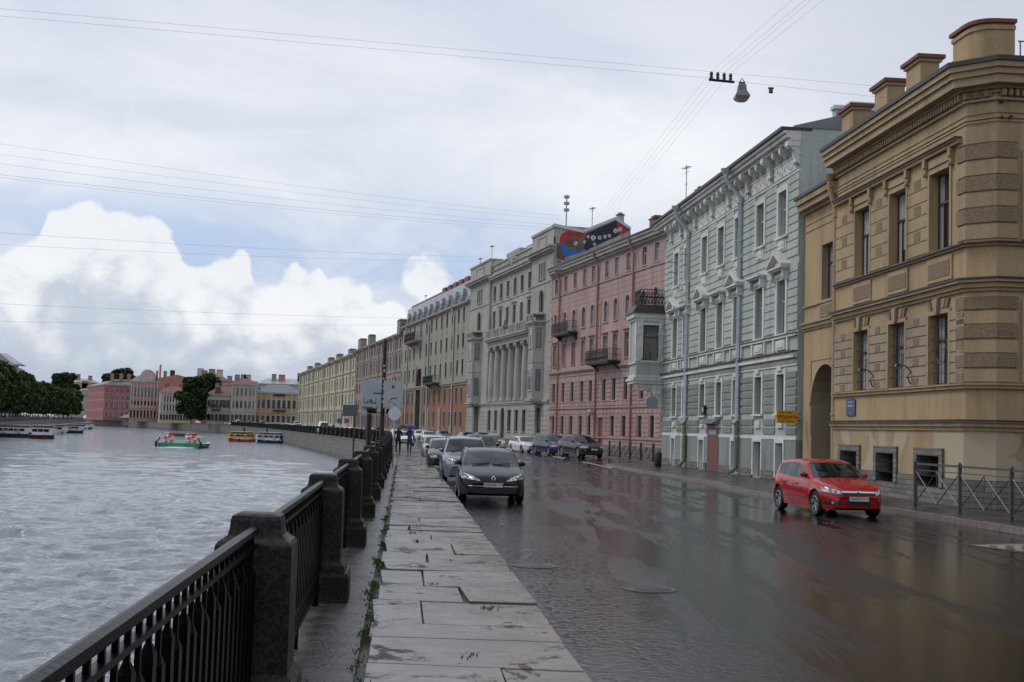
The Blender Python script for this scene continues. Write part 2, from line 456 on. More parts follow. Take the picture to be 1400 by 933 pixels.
# quay walls
m_quay,n=newmat('quay_granite')
co=n.coord(); br=n.new('ShaderNodeTexBrick')
sep=n.new('ShaderNodeSeparateXYZ'); n.l.new(n.new('ShaderNodeNewGeometry').outputs['Position'],sep.inputs[0])
cb=n.new('ShaderNodeCombineXYZ'); n.l.new(n.math('ADD',sep.outputs[1],n.math('MULTIPLY',sep.outputs[0],.5)),cb.inputs[0]); n.l.new(sep.outputs[2],cb.inputs[1])
n.l.new(cb.outputs[0],br.inputs['Vector']); br.inputs['Scale'].default_value=1; br.inputs['Brick Width'].default_value=1.6; br.inputs['Row Height'].default_value=.55; br.inputs['Mortar Size'].default_value=.02
br.inputs['Color1'].default_value=(.20,.18,.165,1); br.inputs['Color2'].default_value=(.14,.13,.12,1); br.inputs['Mortar'].default_value=(.05,.05,.045,1)
wl=n.ramp(sep.outputs[2],WZ,WZ+.7,1,0); ns=n.noise(co,1.1,5,.6)
c=n.mix(n.math('MULTIPLY',wl,n.ramp(ns,.3,.6)),br.outputs[0],(.05,.05,.035))
n.put(Base_Color=n.mix(n.ramp(ns,.4,.75,0,.5),c,(.09,.085,.08)),Roughness=.55,Normal=n.bump(n.noise(co,12,4,.6),.3,.03))
def ribbon(mb,line,o0,o1,z0,z1,m=0):
    """closed strip following a plan line between offsets o0 and o1"""
    pts=[Vector((x,y)) for x,y in line]; A=[];B=[]
    for i,p in enumerate(pts):
        d=(pts[min(i+1,len(pts)-1)]-pts[max(i-1,0)]).normalized(); nn=Vector((d.y,-d.x))
        A.append(p+nn*o0); B.append(p+nn*o1)
    for i in range(len(pts)-1):
        a,b,c,d=A[i],B[i],B[i+1],A[i+1]
        mb.face([(a.x,a.y,z1),(b.x,b.y,z1),(c.x,c.y,z1),(d.x,d.y,z1)],m)
        mb.face([(a.x,a.y,z0),(a.x,a.y,z1),(d.x,d.y,z1),(d.x,d.y,z0)],m)
        mb.face([(b.x,b.y,z1),(b.x,b.y,z0),(c.x,c.y,z0),(c.x,c.y,z1)],m)
mb=MB(); ribbon(mb,quay,-.42,-.05,WZ-1,-.02); ribbon(mb,quay,-.5,.34,-.02,.10)
mb.build('quay_wall',m_quay,label='dark granite river wall under the near railing, curving away to the left',cat='river wall')
mb=MB(); ribbon(mb,left_q,-.1,.6,WZ-1,.1); mb.build('quay_wall',m_quay,label='granite wall of the opposite bank behind the moored boats',cat='river wall')

# granite footway: single slabs with open joints
m_slab,n=newmat('wet_granite_slabs')
co=n.coord(); geo=n.new('ShaderNodeNewGeometry')
isl=geo.outputs['Random Per Island']
f=n.ramp(n.noise(co,1.3,5,.6),.3,.7); g=n.noise(co,45,4,.75)
c=n.mix(f,(.105,.088,.072),(.245,.208,.172))
c=n.mix(n.ramp(isl,0,1,0,.6,smooth=False),c,(.125,.105,.09))
c=n.mix(n.ramp(g,.46,.70,0,.65),c,(.07,.06,.055)); c=n.mix(n.ramp(n.noise(co,90,2,.6),.58,.72,0,.5),c,(.42,.38,.35))
dk=n.ramp(n.noise(co,.9,5,.7,.8),.60,.68); c=n.mix(n.math('MULTIPLY',dk,.8),c,(.05,.038,.03)); dm=n.ramp(n.noise(n.coord(scale=(1.2,1.0,1)),1.3,8,.72,.5),.545,.62); c=n.mix(n.math('MULTIPLY',dm,.85),c,(.055,.040,.030))
fl=n.noise(n.coord(scale=(1.2,1.2,1)),1.7,6,.65,.4)
rg=n.math('ADD',n.ramp(fl,.40,.58,.05,.26),n.math('MULTIPLY',dm,.35)); n.put(Base_Color=c,Roughness=rg,Specular_IOR_Level=n.math('SUBTRACT',.68,n.math('MULTIPLY',dm,.58)),
      Normal=n.bump(n.math('ADD',n.math('MULTIPLY',n.noise(n.coord(scale=(1.2,1.0,1)),3.2,6,.60,.3),.55),n.math('MULTIPLY',g,.16)),.42,.03))
m_dark=mat('wet_joint_dirt',(.035,.03,.025),.45,.3,6,.4)
mb=MB(); ribbon(mb,quay,.30,2.36,-.01,.12); mb.build('footway_bed',m_dark,kind='structure')
def lx(D,a): return qx(D)+.85+a     # a = lateral offset used in the notes
mb=MB(); rs=random.Random(3); D=1.6
def joint(j,D0,sk):
    r_=random.Random(j*17+5); ph=[r_.uniform(0,6.28) for _ in range(4)]; am=.014 if D0<60 else 0
    return lambda a:D0+sk*a+am*(math.sin(a*3.1+ph[0])*.6+math.sin(a*7.7+ph[1])*.4+math.sin(a*19+ph[2])*.25)
j=0; prev=joint(0,D,0); pg=.004
while D<150:
    dep=rs.choice((.78,.88,1.0,1.0,1.25,1.55)) if D<60 else rs.uniform(.8,1.3)
    j+=1; nxt=joint(j,D+dep,rs.uniform(-.035,.035)); ng=rs.choice((.004,.006,.009,.02)) if D<60 else .006
    cuts=[-.24,1.5]
    if rs.random()<.42: cuts=[-.24,rs.uniform(.15,.9),1.5]
    l0=-.24+(rs.uniform(-.03,.03) if D>8.6 else rs.uniform(-.12,-.06))
    for i in range(len(cuts)-1):
        a0=(l0 if i==0 else cuts[i]+.008); a1=cuts[i+1]-.008+(rs.uniform(-.008,.006) if i==len(cuts)-2 else 0)
        K=10 if D<30 else 3
        aa=[a0+(a1-a0)*k/K for k in range(K+1)]
        P=[(a,prev(a)+pg) for a in aa]+[(a+rs.uniform(-.006,.006),nxt(a)-ng) for a in aa[::-1]]
        if D<30:                                             # a chipped corner now and then
            if rs.random()<.3: P[0]=(P[0][0]+.05,P[0][1]+.004); 
            if rs.random()<.2: P[K]=(P[K][0]-.03,P[K][1]+.01)
        zt=.178+rs.uniform(-.014,.010); tx=rs.uniform(-.008,.008); ty=rs.uniform(-.008,.008)
        ca=sum(p[0] for p in P)/len(P); cd=sum(p[1] for p in P)/len(P); nb=len(mb.v); m_=len(P)
        W2=lambda a,d:(lx(d,a),d)
        for a,d in P: mb.v.append((*W2(a,d),.02))
        for a,d in P: mb.v.append((*W2(a,d),zt-.007+tx*(a-ca)+ty*(d-cd)))
        for a,d in P: mb.v.append((*W2(a+(ca-a)*.008,d+(.006 if d<cd else -.006)),zt+tx*(a-ca)+ty*(d-cd)))
        for o in (0,m_):
            for k in range(m_): mb.f.append((nb+o+k,nb+o+(k+1)%m_,nb+o+m_+(k+1)%m_,nb+o+m_+k)); mb.m.append(0)
        mb.f.append(tuple(nb+2*m_+k for k in range(m_))); mb.m.append(0)
    D+=dep; prev=nxt; pg=ng
mb.build('pavement',m_slab,kind='structure',label='wet uneven granite slabs of the riverside footway')
# strip between slabs and posts
m_strip,n=newmat('wet_edge_stone'); co=n.coord()
br=n.new('ShaderNodeTexBrick'); n.l.new(n.coord(rot=(0,0,1.57)),br.inputs['Vector']); br.inputs['Scale'].default_value=1; br.inputs['Brick Width'].default_value=1.3; br.inputs['Row Height'].default_value=5; br.inputs['Mortar Size'].default_value=.007
br.inputs['Color1'].default_value=(.10,.09,.085,1); br.inputs['Color2'].default_value=(.075,.07,.065,1); br.inputs['Mortar'].default_value=(.02,.018,.015,1)
n.put(Base_Color=n.mix(n.ramp(n.noise(co,3,5,.7),.35,.7),br.outputs[0],(.05,.046,.042)),Roughness=n.ramp(n.noise(co,4,4,.6),.35,.65,.12,.4),Normal=n.bump(n.noise(co,22,4,.7),.6,.02))
mb=MB(); fine=[(qx(d),d) for d in range(-4,160,4)]; ribbon(mb,fine,-.48,.54,.05,.165); mb.build('embankment_edge',m_strip,kind='structure',label='dark wet stone edge under the railing')
# moss in the joint
m_moss=mat('moss_green',(.055,.10,.018),.8,.4,20,.5,60)
mb=MB(); rs=random.Random(11)
for i in range(15000):
    D=rs.uniform(5,60)**1.0 if rs.random()<.5 else rs.uniform(6,26)
    cl=.5+.5*math.sin(D*2.3)+.4*math.sin(D*5.1+1)
    if rs.random()>.04+.55*cl*cl: continue
    a=(-.28+.03*math.sin(D*1.7)+.02*math.sin(D*7))+rs.gauss(0,.03) if D>8.4 else -.37+rs.gauss(0,.03)
    x=lx(D,a); h=rs.uniform(.006,.022); s=rs.uniform(.005,.012); t=rs.uniform(0,3.14); cx,sx=math.cos(t)*s,math.sin(t)*s
    mb.face([(x-cx,D-sx,.16),(x+cx,D+sx,.16),(x+cx*.3+rs.uniform(-.008,.008),D+sx*.3,.166+h),(x-cx*.3,D-sx*.3,.166+h*.8)])
for i in range(60):
    D,a=rs.choice(((10.35,.62),(14.9,.42),(17.6,.70),(13.1,.95),(22,.2))); D+=rs.gauss(0,.05); a+=rs.gauss(0,.035); x=lx(D,a)
    mb.face([(x-.01,D,.17),(x+.012,D,.17),(x+.004,D+.01,.195)])
mb.build('moss',m_moss,kind='stuff',label='green moss growing in the joint beside the granite slabs',cat='moss')
# right-hand kerb and sidewalks
m_kerb=mat('kerb_granite',(.20,.17,.15),.35,.25,4,.3,20)
m_walk,n=newmat('wet_sidewalk'); co=n.coord()
n.put(Base_Color=n.mix(n.ramp(n.noise(co,.8,5,.6),.35,.65),(.035,.035,.036),(.065,.063,.06)),Roughness=n.ramp(n.noise(co,1.4,5,.6),.35,.65,.12,.45),Normal=n.bump(n.noise(co,40,3,.7),.4,.015))
kl=[(13.0,16),(11.75,26),(11.57,28.1),(10.84,33.5),(10.55,35.6),(10.2,36.6),(8.75,40.3),(8.25,45),(8.15,48.6),(8.35,50.4),(7.9,54),(6.63,62.6),(5.8,71),(5.6,73),(6.3,75.5),(9,77.5),(20,80.5),(60,84)]
mb=MB(); 
for i in range(len(kl)-1):
    (xa,ya),(xb,yb)=kl[i],kl[i+1]; d=Vector((xb-xa,yb-ya)); L=d.length; d/=L; nn=Vector((d.y,-d.x)); k=max(1,int(L/1.0))
    for j in range(k):
        t0=L*j/k+.008; t1=L*(j+1)/k-.008; a=Vector((xa,ya))+d*t0; b=Vector((xa,ya))+d*t1
        z=.15+rnd.uniform(-.006,.006)
        mb.slab([(a.x,a.y),(b.x,b.y),(b.x+nn.x*.2,b.y+nn.y*.2),(a.x+nn.x*.2,a.y+nn.y*.2)][::-1],-.05,z)
mb.build('kerb',m_kerb,kind='structure',label='granite kerb of the right hand sidewalk')
walk=[(x+.16,y) for x,y in kl]; poly=walk+[(60,16)]
mb=MB(); mb.slab(poly[::-1],-.05,.146); mb.build('sidewalk',m_walk,kind='structure',label='wet sidewalk along the houses')
# far sidewalk under pink / grey / long facades
fl=[(60,92),(24,96),(13.2,101),(8.2,108)]+[(fx(D)-3.4,D) for D in (118,140,180,240,320,445)]
mb=MB(); mb.slab(([(a,b) for a,b in fl]+[(fx(445)+8,445),(fx(118)+8,118),(60,108)])[::-1],-.05,.15); mb.build('sidewalk',m_walk,kind='structure',label='sidewalk along the far row of houses')
mb=MB(); ribbon(mb,fl,-.12,.06,-.03,.156); mb.build('kerb',m_kerb,kind='structure')
# paint
m_paint=mat('worn_road_paint',(.27,.27,.26),.35,.4,5)
m_pred=mat('faded_red_paint',(.14,.045,.035),.4,.4,5)
mb=MB()
def ground_quad(mb,p,z=.004,m=0):
    q=[ground(x,y,z) for x,y in p]; mb.face([(v.x,v.y,z) for v in q],m)
for a,b in (((797,631.5),(836,640)),((849,640.5),(868,644)),((756,624),(772,627))):
    ground_quad(mb,[(a[0],a[1]-.5),(a[0]-1,a[1]+.6),(b[0]-1,b[1]+.8),(b[0]+1,b[1]-.6)])
mb.build('lane_marking',m_paint,kind='structure')
mb=MB(); ground_quad(mb,[(1318,744.5),(1400,756.5),(1480,768),(1480,742),(1400,742)],.004,0)
ground_quad(mb,[(1328,745.4),(1400,754),(1476,764),(1476,744),(1400,744)],.007,1)
for k in range(3): ground_quad(mb,[(1352+k*22,746),(1362+k*22,746),(1366+k*22,751+k*1.2),(1354+k*22,750+k*1.2)],.010,2)
mb.build('painted_sign',[m_pred,m_paint,mat('road_sign_black',(.09,.09,.09),.4)],kind='structure')
# manholes
m_iron=mat('cast_iron',(.05,.045,.04),.35,.2,8,.3,metal=.4)
def manhole(px,py,r,label):
    p=ground(px,py); mb=MB()
    mb.lathe([(0,.003),(r*.78,.003),(r*.8,-.002),(r*.84,-.002),(r*.86,.005),(r,.005),(r*1.03,-.03)],28,(0,0,.004))
    for i in range(-4,5):
        for j in range(-4,5):
            if i*i+j*j<17: mb.box(i*r*.16-.02,j*r*.16-.02,.004,i*r*.16+.02,j*r*.16+.02,.011)
    mb.build('manhole_cover',m_iron,loc=p,label=label,cat='manhole cover',smooth=40)
manhole(731,774,.34,'round iron manhole cover in the gutter beside the granite footway')
manhole(888,806,.36,'manhole cover in the middle of the wet road, a ring of water round it')
# ---------------------------------------------------------------- parapet
m_post,n=newmat('rough_dark_granite'); co=n.coord('Object')
c=n.mix(n.ramp(n.noise(co,38,3,.7),.38,.66),(.012,.010,.009),(.055,.044,.037))
c=n.mix(n.ramp(n.noise(co,3,5,.6),.45,.75,0,.7),c,(.018,.015,.013))
n.put(Base_Color=c,Roughness=n.ramp(n.noise(co,4,4,.6),.3,.7,.35,.65),Specular_IOR_Level=.28,Normal=n.bump(n.noise(co,42,4,.75),.6,.012))
m_rail,n=newmat('wet_black_iron'); co=n.coord()
n.put(Base_Color=n.mix(n.ramp(n.noise(co,14,4,.7),.55,.75),(.003,.003,.0035),(.016,.009,.006)),Roughness=.32,Specular_IOR_Level=.09,Normal=n.bump(n.noise(co,26,3,.6),.35,.01))
def post_mesh():
    mb=MB()
    mb.taper(0,0,-.1,.25,.32,.32,.32,.32); mb.taper(0,0,.25,.29,.32,.32,.30,.30)
    mb.taper(0,0,.29,.36,.275,.275,.27,.27); mb.taper(0,0,.36,.41,.265,.265,.225,.225)
    mb.taper(0,0,.41,1.12,.225,.225,.222,.222)
    prev=(.222,1.12)
    for (w,z) in ((.218,1.145),(.205,1.165),(.182,1.18),(.158,1.20),(.148,1.235),(.145,1.285),(.138,1.31),(.11,1.322)):
        mb.taper(0,0,prev[1],z,prev[0],prev[0],w,w); prev=(w,z)
    me=mb.mesh('granite_post',[m_post]); return me
pme=post_mesh()
PL=5.60
def panel_meshes():
    a=MB()                                                     # rails
    a.prism([(-.028,1.215),(.028,1.215),(.034,1.228),(.026,1.25),(0,1.26),(-.026,1.25),(-.034,1.228)],0,PL)
    a.box(-.022,0,1.135,.022,PL,1.16); a.box(-.022,0,.30,.022,PL,.33); a.box(-.022,0,.12,.022,PL,.15)
    b=MB(); k=0; y=.10
    while y<PL-.05:
        top=1.06 if k%2 else .99
        b.box(-.024,y-.033,.12,.024,y+.033,top); b.taper(0,y,top,top+.035,.024,.033,.012,.012); b.box(-.010,y-.011,top+.03,.010,y+.011,1.216)
        if k%2==0: b.box(-.012,y+.033,.90,.012,y+.137,.925); b.box(-.012,y+.033,.36,.012,y+.137,.38)
        k+=1; y+=.17
    for yy in (.35,PL/2,PL-.35): b.box(-.03,yy-.03,-.02,.03,yy+.03,.15)
    return a.mesh('handrail',[m_rail],35), b.mesh('balusters',[m_rail])
rme,bme=panel_meshes()
# arc-length walk along the quay
fineq=[(qx(d),d) for d in [x*.5 for x in range(-8,560)]]+[(x,y) for x,y in quay if y>281]
def walk_from(D0,step,maxn,dirn=1):
    out=[]; i=min(range(len(fineq)),key=lambda k:abs(fineq[k][1]-D0)); p=Vector(fineq[i]); out.append(p)
    acc=0; 
    while 0<i<len(fineq)-1 and len(out)<maxn:
        j=i+dirn; q=Vector(fineq[j]); d=(q-p).length
        if acc+d>=step:
            f=(step-acc)/d; p=p+(q-p)*f; out.append(p.copy()); acc=0
        else: acc+=d; p=q; i=j
        if j<=0 or j>=len(fineq)-1: break
    return out
fw=walk_from(7.55,6.05,74); bw=walk_from(7.55,6.05,3,-1)
posts=bw[1:2]+fw
ORD={1:'nearest granite post at the front of the railing, full shaft cut by the bottom edge',2:'second granite post of the railing, its stepped base in full view',3:'third granite post of the railing from the viewer',4:'fourth granite post of the railing from the viewer',5:'fifth granite post of the railing from the viewer'}
for i,p in enumerate(posts):
    q=posts[i+1] if i+1<len(posts) else p+(p-posts[i-1])
    ang=math.atan2(-(q-p).x,(q-p).y); far=p.y>128
    o=link('granite_post',pme,None,(p.x,p.y,.18),ang)
    lab=ORD.get(i, 'small dark granite post of the river railing past the bend' if far else 'dark granite post in the dense receding row beside the footway')
    if i==0: lab='granite railing post just out of the frame behind the nearest iron panel'
    tag(o,lab,'post','granite posts past the bend' if far else 'granite posts of the near railing')
    if i==0 or i+1<len(posts):
        d=(q-p).normalized(); s=p+d*.205
        r=empty('iron_railing',(s.x,s.y,.18),ang)
        lab={0:'nearest black iron railing panel running down to the lower left corner',1:'second black iron panel, seen edge on between first and second granite posts'}.get(i,
            'black iron railing panel between far granite posts past the bend' if far else 'black iron railing panel between receding granite posts')
        tag(r,lab,'railing','iron railing panels past the bend' if far else 'iron railing panels of the near embankment')
        h=link('handrail',rme,r); b=link('balusters',bme,r)
        L=(q-p).length-.41
        if abs(L-PL)>.005: h.scale=(1,L/PL,1); b.scale=(1,L/PL,1)
# thin rail along the opposite bank
mb=MB()
lf=[Vector(p) for p in left_q]
m_lr=mat('old_iron_grey',(.10,.10,.10),.5)
for i in range(1,len(lf)-2):
    a,b=lf[i],lf[i+1]; d=b-a; L=d.length; d/=L; nn=Vector((-d.y,d.x))*.3
    for z in (.45,1.0): mb.tube([(a.x+nn.x,a.y+nn.y,z),(b.x+nn.x,b.y+nn.y,z)],.05,4)
    for k in range(int(L/2.5)):
        p=a+d*(k*2.5)+nn; mb.box(p.x-.09,p.y-.09,.05,p.x+.09,p.y+.09,1.15)
mb.build('bank_railing',m_lr,label='long low railing of the opposite bank under the trees',cat='railing')

# ---------------------------------------------------------------- right-hand crowd barrier
m_fence=mat('galvanised_grey_paint',(.085,.09,.095),.4,.2,12,metal=.3)
def barrier(pts,label,group=None,h=1.27,scale=1.0,mt=m_fence):
    root=empty('pedestrian_barrier',(pts[0].x,pts[0].y,.15),0,label,'fence',group)
    for i,p in enumerate(pts):
        a=p-pts[0]; mb=MB(); w=.045*scale
        mb.box(-w,-w,0,w,w,h+.03); mb.taper(0,0,h+.03,h+.08,w,w,w*.4,w*.4)
        mb.build('post',mt,root,(a.x,a.y,0))
    for i in range(len(pts)-1):
        a=pts[i]-pts[0]; d=pts[i+1]-pts[i]; L=d.length; ang=math.atan2(d.y,d.x); mb=MB(); t=.02*scale
        x0,x1=.06*scale,L-.06*scale
        mb.box(x0,-t,h-.06,x1,t,h); mb.box(x0,-t*.6,h-.22,x1,t*.6,h-.195); mb.box(x0,-t,.12,x1,t,.16)
        n_=1; w=(x1-x0)/n_; r=.016*scale; zb,zt=.16,h-.22
        for k in range(n_):
            u=x0+k*w
            mb.tube([(u,0,zt-.03),(u+w*.5,0,zb)],r,5); mb.tube([(u+w*.5,0,zb),(u+w,0,zt-.03)],r,5)
            mb.tube([(u,0,zb),(u+w*.5,0,zt)],r,5); mb.tube([(u+w*.5,0,zt),(u+w,0,zb)],r,5)
            mb.tube([(u+w*.5,0,zt),(u+w*.5,0,zb+.45)],r*.8,5)
        mb.build('panel',mt,root,(a.x,a.y,0),ang)
    return root
barrier([Vector(v) for v in ((11.62,35.9),(12.0,33.4),(12.3,30.7),(12.55,28.0),(12.75,25.4))],'grey crossed bar barrier on the kerb in front of the tan corner house')
barrier([ground(x,y,.15).xy for x,y in ((833,624.5),(847,626),(861,628),(876,630),(893,632),(912,634))],'low dark barrier on the far kerb in front of the pink house',h=1.15,scale=1.6,mt=mat('dark_barrier',(.05,.05,.055),.4))
# ---------------------------------------------------------------- building kit
m_glass=glass_mat('window_glass'); m_glassd=glass_mat('dark_window_glass',amount=.2,curtain=(.10,.10,.10))
m_glassb=glass_mat('blue_window_glass',dark=(.02,.03,.04),curtain=(.30,.33,.36),amount=.95)
m_wood=mat('brown_window_wood',(.075,.04,.025),.5,.25,6)
m_white=mat('white_window_frame',(.50,.51,.52),.45,.1,4)
m_dframe=mat('dark_window_frame',(.045,.042,.04),.5,.2,6)
m_metalroof=mat('weathered_roof_metal',(.17,.18,.19),.45,.2,1.2,.1,6,metal=.3)
m_darkroof=mat('dark_eaves_metal',(.035,.032,.03),.5,.2,2)
m_zinc=mat('zinc_pipe',(.46,.49,.51),.38,.15,3,metal=.35)
m_iron2=mat('black_wrought_iron',(.02,.02,.02),.45,.2,5)
m_redcap=mat('red_chimney_cap',(.16,.045,.035),.6,.3,4)
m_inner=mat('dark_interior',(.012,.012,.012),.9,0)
m_stone=stucco('grey_stone',(.30,.29,.26),.3)

class Bld:
    def __init__(s,name,label,cat='building',K=None,VP=None,xa=None,xb=None,P0=None,P1=None,group=None,z=0.15):
        if K: P0=gp(K,VP,xa); P1=gp(K,VP,xb)
        s.P0,s.P1=P0,P1; d=P1-P0; s.L=d.length; s.ang=math.atan2(d.y,d.x)
        s.root=empty(name,(P0.x,P0.y,0),s.ang,label,cat,group)
        s.M=Matrix.Translation((P0.x,P0.y,0))@Matrix.Rotation(s.ang,4,'Z'); s.Mi=s.M.inverted(); s.cache={}
    def pt(s,px,py,y=0.0):
        o=s.Mi@Vector((0,0,CAMZ)); d=s.Mi.to_3x3()@ray(px,py); t=(y-o.y)/d.y
        p=o+d*t; return p.x,p.z
    def x(s,px,py=560,y=0.0): return s.pt(px,py,y)[0]
    def part(s,mb,name,mats,parent=None,**k): return mb.build(name,mats,parent or s.root,**k)
def arc_pts(x0,x1,zt,rise,n=10):
    cx=(x0+x1)/2; a=(x1-x0)/2
    return [(cx-a*math.cos(math.pi*i/n), zt-rise+rise*math.sin(math.pi*i/n)) for i in range(n+1)]
def hole(x0,x1,z0,z1,arch=0,d=.25,**k):
    h=dict(x0=x0,x1=x1,z0=z0,z1=z1,arch=arch,d=d); h.update(k); return h
def wall_front(mb,x0,x1,z0,z1,holes,y=0.0,m=0,mr=None):
    mr=m if mr is None else mr
    hs=[h for h in holes if h['x1']>x0 and h['x0']<x1 and h['z1']>z0 and h['z0']<z1]
    xs=sorted({x0,x1,*[h[k] for h in hs for k in('x0','x1')]}); xs=[x for x in xs if x0<=x<=x1]
    for i in range(len(xs)-1):
        a,b=xs[i],xs[i+1]
        if b-a<1e-6: continue
        cm=(a+b)/2; col=sorted([h for h in hs if h['x0']<cm<h['x1']],key=lambda h:h['z0']); z=z0
        for h in col:
            if h['z0']>z: mb.face([(a,y,z),(b,y,z),(b,y,h['z0']),(a,y,h['z0'])],m)
            z=max(z,h['z1'])
        if z<z1: mb.face([(a,y,z),(b,y,z),(b,y,z1),(a,y,z1)],m)
    for h in hs:
        a,b,c,e,r,d=h['x0'],h['x1'],h['z0'],h['z1'],h['arch'],h['d']; yy=y+d
        mb.face([(a,y,c),(a,yy,c),(a,yy,e-r),(a,y,e-r)],mr); mb.face([(b,y,c),(b,y,e-r),(b,yy,e-r),(b,yy,c)],mr)
        mb.face([(a,y,c),(b,y,c),(b,yy,c),(a,yy,c)],mr)
        if not r: mb.face([(a,y,e),(a,yy,e),(b,yy,e),(b,y,e)],mr)
        else:
            ap=arc_pts(a,b,e,r); n=len(ap)-1
            for i in range(n):
                (xa,za),(xb,zb)=ap[i],ap[i+1]
                mb.face([(xa,y,za),(xa,yy,za),(xb,yy,zb),(xb,y,zb)],mr)
                cx=a if i<n//2 else b
                mb.face([(cx,y,e),(xa,y,za),(xb,y,zb)],m)
def wall_box(mb,L,z0,z1,depth,holes,y=0.0,m=0,x0=0.0,mr=None,sidem=None):
    wall_front(mb,x0,L,z0,z1,holes,y,m,mr); sm=m if sidem is None else sidem
    mb.face([(x0,y,z0),(x0,y,z1),(x0,depth,z1),(x0,depth,z0)],sm); mb.face([(L,y,z0),(L,depth,z0),(L,depth,z1),(L,y,z1)],sm)
    mb.face([(x0,depth,z0),(x0,depth,z1),(L,depth,z1),(L,depth,z0)],sm)
    mb.face([(x0,y,z1),(L,y,z1),(L,depth,z1),(x0,depth,z1)],sm)
def band(mb,x0,x1,z0,z1,p,m=0,y=0.0,e=.004):
    mb.box(x0-e,y-p,z0,x1+e,y+.02,z1,m)
def cornice(mb,x0,x1,steps,m=0,y=0.0,e0=0,e1=0):
    """steps: (z0,z1,projection); e0/e1=1 returns the profile round that end"""
    for z0,z1,p in steps: mb.box(x0-(p if e0 else .004),y-p,z0,x1+(p if e1 else .004),y+.02,z1,m)
def courses(mb,x0,x1,z0,z1,pitch,gap,proud,holes,m=0,y=0.0,pad=0.0,block=None,seed=1,m2=None):
    rr=random.Random(seed); k=0; z=z0
    while z+pitch<=z1+.01:
        a,b=z+gap/2,z+pitch-gap/2
        cuts=sorted([(h['x0']-h.get('pad',pad),h['x1']+h.get('pad',pad)) for h in holes if h['z1']+h.get('padz',h.get('pad',pad))>a and h['z0']-.02<b])
        cur=x0; iv=[]
        for c,d in [q for q in cuts if q[1]>x0 and q[0]<x1]:
            if c>cur: iv.append((cur,c))
            cur=max(cur,d)
        if cur<x1: iv.append((cur,x1))
        for c,d in iv:
            if d-c<.08: continue
            if block:
                nb=max(1,round((d-c)/block)); w=(d-c)/nb
                for q in range(nb):
                    off=0
                    mb.box(c+q*w+gap/2,y-proud,a,c+(q+1)*w-gap/2,y+.004,b,(m2 if (m2 is not None and (q+k)%2) else m))
            else: mb.box(c,y-proud,a,d,y+.004,b,m)
        z+=pitch; k+=1
